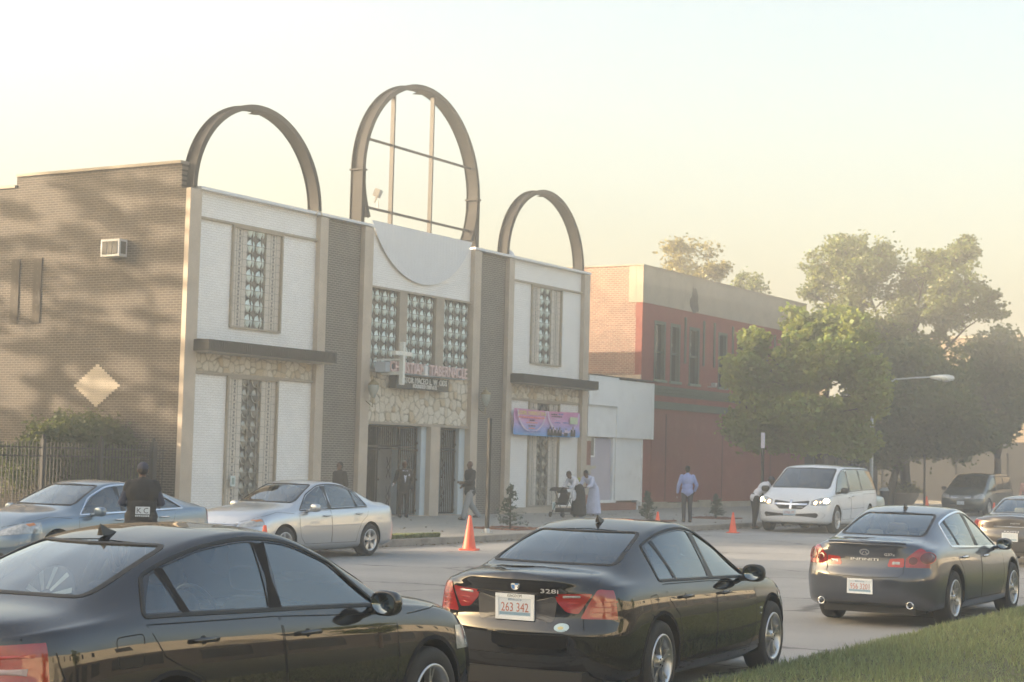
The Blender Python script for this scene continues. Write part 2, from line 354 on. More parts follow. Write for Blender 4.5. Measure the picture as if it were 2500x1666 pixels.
# rubble stone bands
def stones(x0, x1, z0, z1, y, sz=.27):
    r = random.Random(int(x0*10)); sd = []
    nx, nz = int((x1-x0)/sz)+2, int((z1-z0)/sz)+3
    for i in range(-1, nx+1):
        for k in range(-1, nz+1): sd.append((x0+(i+r.uniform(.1, .9))*sz, z0+(k+r.uniform(.1, .9))*sz, r.uniform(.85, 1.12), r.uniform(-.35, .35), r.uniform(-.35, .35), r.random()))
    P = np.array(sd); st = .022
    us = np.linspace(x0, x1, int((x1-x0)/st)+1); ws = np.linspace(z0, z1, int((z1-z0)/st)+1)
    U, W = np.meshgrid(us, ws, indexing='ij'); D = (U[..., None]-P[:, 0])**2+(W[..., None]-P[:, 1])**2
    D = np.sqrt(D)/P[:, 2]
    idx = np.argpartition(D, 2, axis=2)[..., :2]; d2 = np.take_along_axis(D, idx, 2); o = np.argsort(d2, 2); idx = np.take_along_axis(idx, o, 2); d2 = np.take_along_axis(d2, o, 2)
    e = np.clip((d2[..., 1]-d2[..., 0])/.035, 0, 1); i0 = idx[..., 0]
    hgt = np.sqrt(e)*(.045+.03*P[i0, 5])+((U-P[i0, 0])*P[i0, 3]+(W-P[i0, 1])*P[i0, 4])*.35*e
    me = bpy.data.meshes.new('stone_band'); nu, nv = U.shape
    vs = [(float(U[i, j]), float(y-hgt[i, j]), float(W[i, j])) for i in range(nu) for j in range(nv)]
    fs = [(i*nv+j, i*nv+j+1, (i+1)*nv+j+1, (i+1)*nv+j) for i in range(nu-1) for j in range(nv-1)]
    fs = [tuple(reversed(f)) for f in fs]
    oo = Vector(CH['org']); me.from_pydata([Vector(v)-oo for v in vs], [], fs)
    ca = me.color_attributes.new('tone', 'FLOAT_COLOR', 'POINT')
    t = P[i0, 5].ravel(); ee = e.ravel()
    ca.data.foreach_set('color', np.stack([t, ee, t, t*0+1], 1).astype(np.float32).ravel())
    me.polygons.foreach_set('use_smooth', [True]*len(me.polygons))
    if 'rubble_stone' not in MATS:
        m = mat('rubble_stone', (.5, .43, .33), .85); n = m.node_tree.nodes; l = m.node_tree.links; p = n['Principled BSDF']
        at_ = n.new('ShaderNodeAttribute'); at_.attribute_name = 'tone'; sp = n.new('ShaderNodeSeparateColor'); l.new(at_.outputs['Color'], sp.inputs[0])
        cr = n.new('ShaderNodeValToRGB'); cr.color_ramp.elements[0].color = (.60, .54, .44, 1); cr.color_ramp.elements[1].color = (.50, .39, .25, 1)
        e1 = cr.color_ramp.elements.new(.45); e1.color = (.66, .61, .52, 1); e2 = cr.color_ramp.elements.new(.75); e2.color = (.58, .51, .40, 1)
        l.new(sp.outputs[0], cr.inputs[0])
        mx = n.new('ShaderNodeMix'); mx.data_type = 'RGBA'; mx.inputs[6].default_value = (.26, .22, .16, 1); l.new(cr.outputs[0], mx.inputs[7]); l.new(sp.outputs[1], mx.inputs[0]); l.new(mx.outputs[2], p.inputs['Base Color'])
    me.materials.append(MATS['rubble_stone'])
    ob = bpy.data.objects.new('stone_band', me); COL.objects.link(ob); ob.parent = CH; return ob
stones(CX0, CX1, 3.03, 4.52, 30.33); stones(*LB, 4.10, 4.66, 30.33, .22); stones(*RB, 4.10, 4.66, 30.33, .22)
# backing wall behind the bands
MB().box(34.46, 39.59, 30.36, 30.5, 4.1, 4.95).box(42.24, 47.96, 30.36, 30.5, 3.03, 4.52).box(50.55, 55.57, 30.36, 30.5, 4.1, 4.95).build('wall_backing', mat('plain_mortar', (.3, .26, .2), .9), CH)
# white pilasters: stacked limestone blocks
for x0, x1 in ((34.0, 34.45), (39.60, 39.97), (41.79, 42.23), (47.97, 48.40), (50.20, 50.54), (55.58, 56.0)):
    mb = MB(); z = Z0; k = 0; h = [1.55, 1.35, 1.5, 1.45, 1.5, 1.35][:6]
    hs = h if x0 in (34.0, 41.79, 50.20) else h[::-1]
    yb_ = 30.27 if x0 == 34.0 else 30.52
    for q in hs:
        z1 = min(z+q, 8.84); mb.box(x0, x1, 30.12, yb_, z, z1-.008); z = z1
    mb.box(x0+.01, x1-.01, 30.13, yb_-.01, Z0, 8.83)
    mb.build('pilaster', M_lime, CH)
for x0, x1 in ((39.97, 41.79), (48.40, 50.20)): MB().box(x0, x1, 30.28, 30.5, Z0, 8.82).build('grey_brick_panel', M_grey, CH)
# coping
mb = MB()
for x0, x1 in ((34.4, 37.1), (37.11, 41.8), (41.81, 42.25), (47.95, 50.4), (50.41, 53.3), (53.31, 56.03)): mb.box(x0, x1, 30.1, 30.6, 8.85, 8.925)
mb.build('roof_coping', M_metal, CH)
# side wall
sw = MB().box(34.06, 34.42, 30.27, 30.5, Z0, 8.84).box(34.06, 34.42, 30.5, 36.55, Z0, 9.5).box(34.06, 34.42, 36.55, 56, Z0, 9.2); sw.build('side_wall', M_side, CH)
mb = MB(); y = 30.5
while y < 36.5: mb.box(34.0, 34.5, y, y+1.2, 9.5, 9.575); y += 1.208
y = 36.56
while y < 56: mb.box(34.0, 34.5, y, y+1.2, 9.2, 9.275); y += 1.208
mb.build('side_coping', M_limed, CH)
mb = MB(); rows = 8
for k in range(-rows, rows+1):
    hw = .83*(1-abs(k)/(rows+.6)); yd_ = at(236, 942, 0, 34.05)[1]; mb.box(34.045, 34.07, yd_-hw, yd_+hw, 3.68+k*.0667-.031, 3.68+k*.0667+.031)
mb.build('pale_brick_diamond', mat('pale_brick', (.46, .40, .32), .8, var=.12, vs=20), CH)
for yy in (at(92, 700, 0, 34.06)[1], at(38, 700, 0, 34.06)[1]):
    mb = MB().box(34.03, 34.07, yy-.15, yy+.15, 5.4, 7.2, 0)
    for k in range(9): mb.sphere((34.06, yy, 5.5+k*.2), .10, 1, 8, 6, .35, 1, .8)
    mb.build('carved_strip', [mat('carved_recess', (.065, .053, .04), .9), mat('carved_stone', (.10, .085, .065), .9)], CH)
# roof deck, back and right walls
MB().box(34.42, 55.9, 30.5, 56, 8.35, 8.45).build('roof_deck', mat('roof_felt', (.08, .08, .08), .9), CH)
MB().box(55.6, 55.98, 30.52, 56, Z0, 8.8).box(34.42, 55.6, 55.7, 56, Z0, 8.8).build('rear_wall', M_side, CH)
MB().box(52.6, 56.0, 33.2, 33.5, 8.5, 9.55).box(56.0, 56.3, 33.2, 40, 8.5, 9.55).build('roof_parapet', brick('parapet_brick', (.20, .13, .085), (.25, .17, .11), (.35, .3, .24), 'x'), CH)
MB().box(52.5, 56.4, 33.1, 33.6, 9.55, 9.62).build('parapet_coping', M_limed, CH)
# canopies
for x0, x1 in ((34.33, 39.87), (50.42, 55.85)):
    mb = MB().box(x0, x1, 29.60, 30.25, 4.60, 4.90)
    x = x0+.06
    while x < x1-.05: mb.box(x, x+.03, 29.585, 29.6, 4.62, 4.88); x += .085
    cn = mb.build('canopy', M_canopy, CH)
    MB().box(x0+.05, x1-.05, 29.66, 30.2, 4.57, 4.6).build('canopy_soffit', mat('soffit', (.30, .28, .25), .7), cn)
# arches
def arch_pts(cx, a, b, zc, t0, t1, n=48): return [(cx+a*cos(t), zc+b*sin(t)) for t in np.linspace(t0, t1, n)]
def ring(mb, cx, a, b, zc, t0, t1, y0, y1, th=.15, n=56):
    ts = np.linspace(t0, t1, n)
    o = [(cx+a*cos(t), zc+b*sin(t)) for t in ts]; i = [(cx+(a-th)*cos(t), zc+(b-th)*sin(t)) for t in ts]
    fl = .018; 
    def band(A, B, ya, yb):
        vs = []; fs = []
        for k in range(n): vs += [(A[k][0], ya, A[k][1]), (B[k][0], ya, B[k][1]), (B[k][0], yb, B[k][1]), (A[k][0], yb, A[k][1])]
        for k in range(n-1):
            for q in range(4): q2 = (q+1) % 4; fs.append((k*4+q, k*4+q2, (k+1)*4+q2, (k+1)*4+q))
        fs += [(0, 1, 2, 3), (4*n-1, 4*n-2, 4*n-3, 4*n-4)]
        mb.add(vs, fs, 0, False)
    band(o, i, y0, y0+fl); band(o, i, y1-fl, y1)               # front and rear flanges
    m1 = [((o[k][0]*.45+i[k][0]*.55), (o[k][1]*.45+i[k][1]*.55)) for k in range(n)]
    m2 = [((o[k][0]*.2+i[k][0]*.8), (o[k][1]*.2+i[k][1]*.8)) for k in range(n)]
    band(m1, m2, y0+fl, y1-fl)
for cx in (36.93, 52.85):
    mb = MB(); ring(mb, cx, 2.76, 2.62, 8.90, 0, pi, 30.18, 30.58)
    mb.add([(cx-.3, 30.2, 11.33), (cx+.15, 30.2, 11.35), (cx+.15, 30.56, 11.33), (cx-.25, 30.56, 11.29)], [(0, 1, 2, 3)])
    mb.build('roof_arch', M_arch, CH)
mb = MB(); cx = 44.95; ring(mb, cx, 3.32, 3.18, 10.50, -.46, pi+.46, 30.18, 30.62)
mb.add([(cx-.35, 30.2, 13.47), (cx+.2, 30.2, 13.5), (cx+.2, 30.56, 13.48), (cx-.3, 30.56, 13.4)], [(0, 1, 2, 3)])
for sg in (-1, 1):
    xo = cx+sg*3.32; xa, xb = min(xo, xo-sg*.17), max(xo, xo-sg*.17)
    mb.box(xa, xb, 30.18, 30.2, 8.9, 10.5).box(xa, xb, 30.6, 30.62, 8.9, 10.5).box(min(xo-sg*.1, xo-sg*.03), max(xo-sg*.1, xo-sg*.03), 30.2, 30.6, 8.9, 10.5)
    mb.box(xa-.03, xb+.03, 30.15, 30.65, 10.50, 10.55)
mb.build('roof_arch', M_arch, CH)
mb = MB()
for x in (43.46, 45.64):
    zt = 10.5+3.05*sqrt(max(0, 1-((x-cx)/3.2)**2)); mb.box(x-.09, x+.09, 30.38, 30.44, 8.95, zt).box(x-.09, x-.075, 30.3, 30.38, 8.95, zt)
for z in (11.54, 9.46):
    hw = 3.18*sqrt(1-((z-10.5)/3.1)**2); mb.box(cx-hw, cx+hw, 30.36, 30.42, z-.035, z+.035)
mb.build('arch_lattice', mat('lattice_steel', (.085, .075, .065), .6, metal=.0, var=.2), CH)
# corrugated white shield
mb = MB(); a_, b_, cxx, zc = 3.2, 3.14, 45.05, 10.54; n = 66
for k in range(n):
    x0 = 42.22+k*(47.88-42.22)/n; x1 = x0+(47.88-42.22)/n*.985
    zb = lambda x: zc-b_*sqrt(max(0, 1-((x-cxx)/a_)**2))
    if k % 1 == 0:
        dy = .09 if k % 2 else .0925
        mb.add([(x0, 30.1+dy, min(zb(x0), 9.06)), (x1, 30.1+dy, min(zb(x1), 9.06)), (x1, 30.1+dy, 9.07), (x0, 30.1+dy, 9.07),
                (x0, 30.2, min(zb(x0), 9.06)), (x1, 30.2, min(zb(x1), 9.06)), (x1, 30.2, 9.07), (x0, 30.2, 9.07)],
               [(0, 1, 2, 3), (7, 6, 5, 4), (0, 4, 5, 1), (1, 5, 6, 2), (2, 6, 7, 3), (3, 7, 4, 0)])
mb.build('fluted_shield', mat('white_sheet_metal', (.66, .67, .69), .45, var=.04, vs=2), CH)
# flood light
fl = MB().box(-.16, .16, -.07, .1, -.11, .13).box(-.02, .02, -.02, .02, -.3, -.11)
fo = MB(); T = Matrix.Translation((42.62, 30.3, 9.93)) @ Matrix.Rotation(.35, 4, 'Z') @ Matrix.Rotation(.35, 4, 'X')
fo.add([T @ Vector(v) for v in fl.v], fl.f); fl2 = MB().box(-.13, .13, -.082, -.071, -.08, .10); fo.add([T @ Vector(v) for v in fl2.v], fl2.f, 1)
fo.box(42.6, 42.64, 30.28, 30.32, 9.49, 9.7).build('flood_light', [mat('lamp_housing', (.5, .46, .4), .5), mat('lamp_lens', (.55, .56, .55), .15)], CH)
# AC unit on the side wall
ay0, ay1 = at(291, 600, 0, 33.76)[1], at(246, 600, 0, 33.76)[1]; az0, az1 = at(270, 626, 0, 33.76)[2], at(270, 584, 0, 33.76)[2]
ac = MB().box(33.76, 34.06, ay0, ay1, az0, az1).build('air_conditioner', mat('ac_white', (.60, .62, .64), .5, var=.08), CH)
mb = MB()
for k in range(3): mb.box(33.745, 33.76, ay0+.06+k*(ay1-ay0-.1)/3, ay0+.06+(k+.88)*(ay1-ay0-.1)/3, az0+.06, az1-.06)
mb.box(33.82, 34.0, ay0-.015, ay0, az0+.07, az1-.06); mb.build('grille', mat('ac_dark', (.10, .095, .085), .7), ac)
# doors: vestibule, jambs, iron gates
D1, D2 = (42.23, 45.70), (46.23, 47.97)
MB().box(45.70, 46.23, 30.16, 30.55, Z0, 2.95).build('door_pier', M_lime, CH)
bw = mat('pale_blue_paint', (.52, .60, .65), .6, var=.1)
MB().box(45.42, 45.70, 30.34, 30.48, Z0, 2.95).box(47.64, 47.97, 30.34, 30.48, Z0, 2.95).build('jamb', bw, CH)
mb = MB().box(45.58, 45.69, 30.5, 32.2, Z0, 2.95).box(47.86, 47.96, 30.5, 32.2, Z0, 2.95).box(46.24, 46.34, 30.5, 32.2, Z0, 2.95).box(42.24, 42.34, 30.5, 32.2, Z0, 2.95)
mb.box(42.24, 47.96, 30.52, 32.3, 2.96, 3.02); mb.build('vestibule', bw, CH)
MB().box(44.75, 45.58, 31.55, 31.62, Z0, 2.95).box(46.34, 47.86, 31.7, 31.78, Z0, 2.95).build('inner_wall', mat('grey_inner_wall', (.30, .30, .29), .7, var=.15), CH)
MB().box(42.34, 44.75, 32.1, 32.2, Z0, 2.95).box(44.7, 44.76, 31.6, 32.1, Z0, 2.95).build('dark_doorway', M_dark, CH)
d = MB().box(42.5, 43.35, 32.0, 32.06, .16, 2.3).box(43.4, 44.2, 32.0, 32.06, .16, 2.3).build('door', mat('dark_wood_door', (.05, .04, .032), .5, var=.2), CH)
MB().box(43.27, 43.3, 31.96, 32.0, 1.0, 1.4).build('handle', M_rim, d)
MB().box(D1[0], D2[1], 30.2, 32.2, .1, .165).build('door_step', M_lime, CH)
def gate(x0, x1, z0=.2, z1=2.88, y=30.5, zt=2.27, name='iron_gate'):
    mb = MB(); t = .045
    for z in (z0, zt, z1): mb.box(x0, x1, y-.02, y+.02, z, z+t)
    for x in (x0, x1-t): mb.box(x, x+t, y-.022, y+.022, z0, z1+t)
    nb = max(2, int((x1-x0)/.105)); 
    for k in range(1, nb):
        x = x0+(x1-x0)*k/nb; mb.box(x-.009, x+.009, y-.009, y+.009, z0, z1)
    xm = (x0+x1)/2
    for zc in (.75, 1.65, 2.6):
        q = .32 if zc < 2.5 else .18
        for s in (-1, 1):
            mb.tube([(xm+s*.10, y-.02, zc+q), (xm+s*.02, y-.02, zc+q*.3), (xm+s*.09, y-.02, zc), (xm+s*.02, y-.02, zc-q*.3), (xm+s*.10, y-.02, zc-q)], .012, 5)
    for zz in (z0+.08, 1.25, zt-.1, zt+.12): mb.box(x1-.01, x1+.05, y-.05, y+.02, zz, zz+.06)
    mb.box(x0+.02, x1-.02, y-.012, y+.012, zt-.09, zt-.05)
    return mb.build(name, M_iron, CH)
gate(42.3, 43.3); gate(44.42, 45.38); gate(46.30, 47.62)
gate(43.3, 44.42, 2.27, 2.88, 30.5, 2.3, 'gate_transom')
# wall lanterns
for x in (42.07, 48.44):
    o = Vector((x, 29.86, 3.93)); g = MB()
    g.lathe([(.0, .34), (.02, .33), (.03, .26), (.07, .24), (.15, .18), (.17, .13), (.15, .0), (.06, -.20), (.03, -.22), (.0, -.23)], o, n=10)
    ln = g.build('wall_lantern', mat('lantern_glass', (.34, .36, .32), .15, spec=.8), CH)
    b = MB()
    for k in range(6):
        a = pi*k/3; b.tube([o+Vector((.155*cos(a), .155*sin(a), .18)), o+Vector((.04*cos(a), .04*sin(a), -.21))], .008, 4)
    b.lathe([(0, .42), (.018, .40), (.012, .34), (.17, .2), (.18, .17), (.15, .165)], o, n=10)
    b.tube([o+Vector((0, 0, -.2)), o+Vector((0, .02, -.5)), o+Vector((0, .1, -.42)), o+Vector((0, .28, -.3))], .014, 5)
    b.build('lantern_frame', mat('aged_brass', (.30, .24, .13), .45, metal=.7), ln)
# sign: name board, letters, cross
P = lambda x, y, Y: at(x, y, 1, Y)
bx0, bz1 = P(968, 913, 29.95)[0], P(1030, 923, 29.95)[2]; bx1, bz0 = P(1094, 954, 29.95)[0], P(1035, 953, 29.95)[2]
nb_ = MB().box(bx0, bx1, 29.95, 30.22, bz0, bz1).build('name_board', mat('board_grey', (.09, .09, .08), .6, var=.1), CH)
wl = mat('white_lettering', (.85, .85, .84), .5)
mb = MB(); xc = (bx0+bx1)/2; hh = bz1-bz0
w1 = P(1092, 935, 29.94)[0]; w0 = P(974, 920, 29.94)[0]
mb.text('PASTOR MACEO L. W  ODS', .19, txtm((w0+w1)/2-.02, 29.93, bz0+hh*.47), .03, 0, width=(w1-w0)*.985, bold=.006)
xl0, xl1 = P(1008, 942, 29.94)[0], P(1066, 948, 29.94)[0]
mb.text('FOUNDED 1969 A.D.', .13, txtm((xl0+xl1)/2, 29.93, bz0+hh*.10), .03, 0, width=xl1-xl0, bold=.0)
mb.text('O', .17, txtm(P(1070, 930, 29.94)[0], 29.943, bz0+hh*.38, .12), .008, 1, width=.12)
mb.build('board_lettering', [wl, mat('faded_letter', (.30, .29, .27), .6)], nb_)
def letters(t, px0, px1, Y, zt):
    a, b = P(px0, 900, Y)[0], P(px1, 910, Y)[0]; n = len(t); face = MB(); 
    stepx = (b-a)/n
    face.text(t, .33, txtm((a+b)/2, Y, zt), .10, 0, width=b-a, bold=.015)
    return face
zl = P(1010, 911, 29.6)[2]
c1 = letters('CHRISTIAN', 950, 1035, 29.62, zl-.02); c1b = letters('TABERNACLE', 1048, 1138, 29.62, zl-.02)
M_pk = mat('faded_pink_letter', (.66, .50, .48), .6, var=.12, vs=5)
c1b.build('sign_lettering', M_pk, CH)
lo = c1.build('sign_lettering', mat('faded_pink_letter', (.66, .50, .48), .6, var=.12, vs=5), CH)
mb = MB().box(P(935, 900, 29.7)[0], P(1137, 910, 29.7)[0], 29.72, 29.95, zl-.06, zl+.02)
mb.box(P(934, 900, 29.7)[0], P(946, 910, 29.7)[0], 29.6, 29.98, zl-.04, zl+.26)
for k in range(19):
    xk = P(952+k*9.7, 900, 29.7)[0]; mb.box(xk-.03, xk+.03, 29.68, 29.86, zl, zl+.3)
mb.build('letter_channel', mat('weathered_blue_metal', (.40, .45, .50), .5, var=.15), lo)
xw0, xw1 = P(1035, 910, 29.55)[0], P(1042, 910, 29.55)[0]
MB().box(xw0, xw1, 29.5, 29.8, zl-.05, zl+.25).build('sign_end_box', mat('sign_white', (.66, .66, .65), .5), CH)
Yc = 29.15; xa, xb = P(984.5, 880, Yc)[0], P(989.5, 880, Yc)[0]; zt_, zb_ = P(987, 835, Yc)[2], P(987, 940, Yc)[2]
ha, hb = P(966.5, 863, Yc)[0], P(1007, 868, Yc)[0]; hz1, hz0 = P(980, 858, Yc)[2], P(980, 867.5, Yc)[2]
mb = MB().box(xa, xb, Yc, Yc+.13, zb_, zt_, 1).box(ha, hb, Yc+.003, Yc+.127, hz0, hz1, 1)
mb.v = mb.v; cr_ = MB().box(xa, xb, Yc, Yc+.14, zb_, zt_).box(ha, xa, Yc+.003, Yc+.14, hz0, hz1).box(xb, hb, Yc+.003, Yc+.14, hz0, hz1)
cr_.box(xa+.02, xb-.02, Yc+.14, Yc+.8, zb_+.3, zb_+.4).box(xa+.02, xb-.02, Yc+.14, Yc+1.1, zt_-.55, zt_-.5)
cr_.build('cross', mat('cream_cross', (.72, .72, .66), .45), CH)
# paper notices in windows
for px, py in ((568, 1175), (1352, 1235)):
    q = at(px, py, 1, 30.18); MB().box(q[0]-.1, q[0]+.1, 30.17, 30.19, q[2]-.14, q[2]+.14, 0).box(q[0]-.05, q[0]+.05, 30.163, 30.17, q[2]-.09, q[2]+.09, 1).build('notice', [mat('paper', (.62, .68, .66), .7), mat('notice_print', (.25, .33, .3), .7)], CH)
# stump vent on the roof behind right bay
MB().tube([(51.3, 30.8, 8.9), (51.3, 30.8, 9.05), (51.1, 30.8, 9.1)], .18, 10).build('roof_vent', M_metal, CH)
MB().tube([at(771, 525, 1, 30.1), at(777, 516, 1, 30.1), at(784, 518, 1, 30.1), at(787, 530, 1, 30.1)], .02, 6).build('cable_loop', mat('cable_cream', (.55, .5, .4), .6), CH)
# ---------------------------------------------------------------- banner
def banner():
    Y = 29.98
    c = [at(1258, 996, 1, Y), at(1417, 1009.5, 1, Y), at(1413, 1070, 1, Y), at(1253.5, 1059, 1, Y)]   # tl tr br bl
    z1 = (c[0][2]+c[1][2])/2; z0 = (c[2][2]+c[3][2])/2; x0, x1 = c[3][0], c[1][0]; W, H = x1-x0, z1-z0
    root = empty('church_banner', (x0, Y, z0), 'pink and blue vinyl banner with yellow heading hung across the right bay', 'banner')
    m = bpy.data.materials.new('banner_print'); m.use_nodes = True; n = m.node_tree.nodes; l = m.node_tree.links; p = n['Principled BSDF']; p.inputs['Roughness'].default_value = .5
    tc = n.new('ShaderNodeTexCoord'); sp = n.new('ShaderNodeSeparateXYZ'); l.new(tc.outputs['Object'], sp.inputs[0])
    mr = n.new('ShaderNodeMapRange'); mr.inputs[1].default_value = 0; mr.inputs[2].default_value = H; l.new(sp.outputs[2], mr.inputs[0])
    cr = n.new('ShaderNodeValToRGB'); e = cr.color_ramp.elements; e[0].color = (.12, .33, .66, 1); e[1].color = (.62, .22, .42, 1)
    a = e.new(.3); a.color = (.33, .34, .66, 1); b = e.new(.55); b.color = (.58, .33, .58, 1); l.new(mr.outputs[0], cr.inputs[0]); l.new(cr.outputs[0], p.inputs['Base Color'])
    nx, nz = 24, 6
    mb = MB(); mb.grid(nx+1, nz+1, lambda i, j: (x0+W*i/nx, Y+.02*sin(i*1.1)+.015*sin(j*1.7+i*.4), z0+H*j/nz+.02*sin(pi*i/nx)*-1)); mb.build('vinyl_sheet', m, root)
    q = MB(); yb = Y-.045
    X = lambda u: x0+W*u
    Z = lambda v: z0+H*v
    # pale swooshes and oval fields
    for s, (cx, rx) in enumerate(((.245, .215), (.72, .25))):
        pts = [(X(cx+rx*cos(t)), Z(1.02+.92*sin(t))) for t in np.linspace(pi*1.02, pi*1.98, 22)]; pin = [(X(cx+(rx-.02)*cos(t)), Z(1.02+.85*sin(t))) for t in np.linspace(pi*1.02, pi*1.98, 22)]
        for k in range(21): q.add([(pts[k][0], yb, min(pts[k][1], Z(.99))), (pts[k+1][0], yb, min(pts[k+1][1], Z(.99))), (pin[k+1][0], yb, min(pin[k+1][1], Z(.99))), (pin[k][0], yb, min(pin[k][1], Z(.99)))], [(0, 1, 2, 3)], 0)
    q.text('GOSPEL SUPERFEST 2016', H*.15, txtm(X(.245), yb-.004, Z(.78)), .004, 1, width=W*.40)
    for k in range(7): q.box(X(.05+k*.056), X(.05+k*.056+.045), yb-.004, yb, Z(.65), Z(.71), 2)
    for u, v, cc, ww in ((.25, .57, 3, .08), (.25, .48, 2, .17), (.25, .36, 3, .11), (.25, .26, 2, .1), (.25, .14, 4, .26), (.58, .86, 3, .10), (.68, .88, 4, .08), (.62, .78, 3, .16), (.63, .68, 0, .09), (.63, .54, 4, .09), (.76, .55, 4, .09)):
        n_ = max(2, int(ww/.03))
        for k in range(n_): a_ = u-ww/2+ww*k/n_; q.box(X(a_), X(a_+ww/n_*.75), yb-.004, yb, Z(v-.02), Z(v+.02+.01*(k % 2)), cc)
    q.box(X(.82), X(.94), yb-.003, yb, Z(.52), Z(.8), 5)
    for u, sc, c2 in ((.515, 1, 3), (.565, .95, 3), (.62, .9, 3), (.665, .95, 3), (.76, .85, 6), (.87, 1.1, 3)):       # printed portraits
        q.box(X(u-.032*sc), X(u+.032*sc), yb-.004, yb-.001, Z(.02), Z(.27*sc), 3)
        if c2 == 6: q.box(X(u-.025), X(u+.025), yb-.006, yb-.003, Z(.16), Z(.27), 0)
        q.add([(X(u-.008), yb-.007, Z(.27*sc)), (X(u+.008), yb-.007, Z(.27*sc)), (X(u), yb-.007, Z(.12))], [(0, 1, 2)], 0)
        q.sphere((X(u), yb-.003, Z(.33*sc)), H*.055*sc, 7, 10, 6, .8, .06, 1.2)
    cols = [(.6, .5, .66), (.75, .68, .12), (.75, .22, .2), (.035, .03, .03), (.10, .16, .5), (.5, .58, .4), (.6, .6, .6), (.13, .075, .05)]
    q.build('banner_artwork', [mat('banner_ink_%d' % i, c_, .5) for i, c_ in enumerate(cols)], root)
banner()

# ---------------------------------------------------------------- white storefront
ST = empty('white_storefront', (59, 30.6, .15), 'low white boarded shopfront with lavender window wedged between church and red building', 'shop')
wp = mat('white_board', (.80, .81, .81), .55, var=.05, vs=1.3, dirt=((.55, .54, .52), 2, .35))
rb = brick('old_red_brick', (.26, .085, .055), (.31, .11, .07), (.34, .24, .19), 'x', .205, .0667, .008, .6, .2)
MB().box(56.05, 61.9, 30.9, 50, .1, 5.0).build('shop_wall', brick('common_brick', (.24, .15, .10), (.28, .18, .12), (.38, .33, .28), 'x'), ST)
MB().box(58.95, 62.14, 30.42, 30.95, 2.92, 5.14).box(56.7, 58.95, 30.47, 30.95, 2.92, 4.2).build('fascia', wp, ST)
MB().box(56.55, 58.95, 30.36, 30.95, 4.1, 5.2).build('sign_panel', wp, ST)
MB().box(56.5, 62.2, 30.34, 31.2, 5.2, 5.24).build('fascia_flashing', mat('dark_flashing', (.06, .055, .05), .7), ST)
MB().box(59.15, 61.32, 30.52, 30.95, .52, 2.92).build('shop_wall', wp, ST)
MB().box(61.26, 61.34, 30.49, 30.9, .3, 2.92).build('edge_trim', wp, ST)
w = MB().box(57.15, 58.85, 30.62, 30.66, .55, 2.88).build('shop_window', mat('lavender_paper', (.47, .45, .53), .35, var=.10, vs=1.2, coat=.4), ST)
MB().box(58.85, 59.0, 30.52, 30.7, .5, 2.9).box(59.04, 59.12, 30.5, 30.7, .5, 2.9).box(57.1, 59.15, 30.5, 30.75, .44, .55).box(57.1, 57.5, 30.58, 30.64, 2.15, 2.22).box(57.44, 57.5, 30.58, 30.64, 2.2, 2.88).build('frame', wp, w)
MB().box(57.1, 57.44, 30.6, 30.63, 2.22, 2.86).build('vent_panel', mat('vent_grey', (.22, .20, .17), .7), w)
MB().text('hou', .16, txtm(57.42, 30.61, 1.72, -.1), .006, 0, width=.45).build('window_lettering', mat('yellow_lettering', (.58, .55, .28), .6), w)
mb = MB(); z = .15; k = 0
for z0, z1, r_ in ((.15, .75, 1), (.75, 1.05, 0), (1.05, 1.5, 1), (1.5, 1.85, 0), (1.85, 2.75, 1), (2.75, 3.1, 0), (3.1, 4.05, 1)):
    mb.box(56.3, 57.12, 30.55 if r_ else 30.53, 30.95, z0, z1, 0 if r_ else 1)
mb.build('quoined_pier', [rb, mat('quoin_stone', (.50, .46, .39), .8, var=.1)], ST)
MB().box(57.12, 61.0, 30.56, 30.95, .1, .44).build('brick_base', rb, ST)
MB().box(61.0, 61.06, 30.5, 30.56, .1, .5).box(61.0, 61.3, 30.5, 30.56, .46, .52).build('broken_trim', wp, ST)

# ---------------------------------------------------------------- red building
RD = empty('red_brick_building', (62.1, 31, .15), 'two-storey red painted brick building with tan stucco parapet and green windows', 'building')
M_red = brick('red_painted_brick', (.24, .050, .033), (.22, .046, .031), (.20, .043, .029), 'x', .205, .0667, .005, .35, .16, .7)
M_stucco = mat('tan_stucco', (.40, .345, .27), .9, var=.14, vs=.9, bump=.25, bs=14, dirt=((.25, .21, .16), 1.1, .5))
M_green = mat('green_paint', (.055, .085, .065), .55, var=.2)
M_pink = brick('pink_common_brick', (.33, .185, .125), (.24, .13, .09), (.40, .33, .27), 'y', .21, .082, .018, 1.0, .25, .85, mb=.4)
X0r = 62.1; XE = 80.0
wins = [(63.2, 64.25), (64.72, 65.65), (66.55, 67.58), (69.55, 70.5), (71.6, 72.6), (74.2, 75.2), (76.8, 77.8)]
def wallx(name, mt, z0, z1, y, holes=(), hz=(0, 0)):
    mb = MB(); x = X0r
    if holes:
        mb.box(X0r, XE, y, y+.3, hz[1], z1); mb.box(X0r, XE, y, y+.3, z0, hz[0])
        for a, b in holes: mb.box(x, a, y, y+.3, hz[0], hz[1]); x = b
        mb.box(x, XE, y, y+.3, hz[0], hz[1])
    else: mb.box(X0r, XE, y, y+.3, z0, z1)
    return mb.build(name, mt, RD)
wallx('upper_wall', M_red, 5.05, 8.42, 31.0, wins, (5.38, 7.78))
MB().box(X0r-.02, XE, 30.985, 31.3, 8.42, 9.9).box(X0r-.025, X0r+.3, 31.3, 31.62, 8.42, 9.9).box(X0r, X0r+.3, 31.62, 33.2, 4.9, 5.55).build('stucco_parapet', M_stucco, RD)
MB().box(X0r-.05, XE, 30.96, 31.35, 9.9, 9.95).box(X0r-.05, X0r+.3, 31.35, 48, 9.9, 9.95).build('parapet_cap', M_limed, RD)
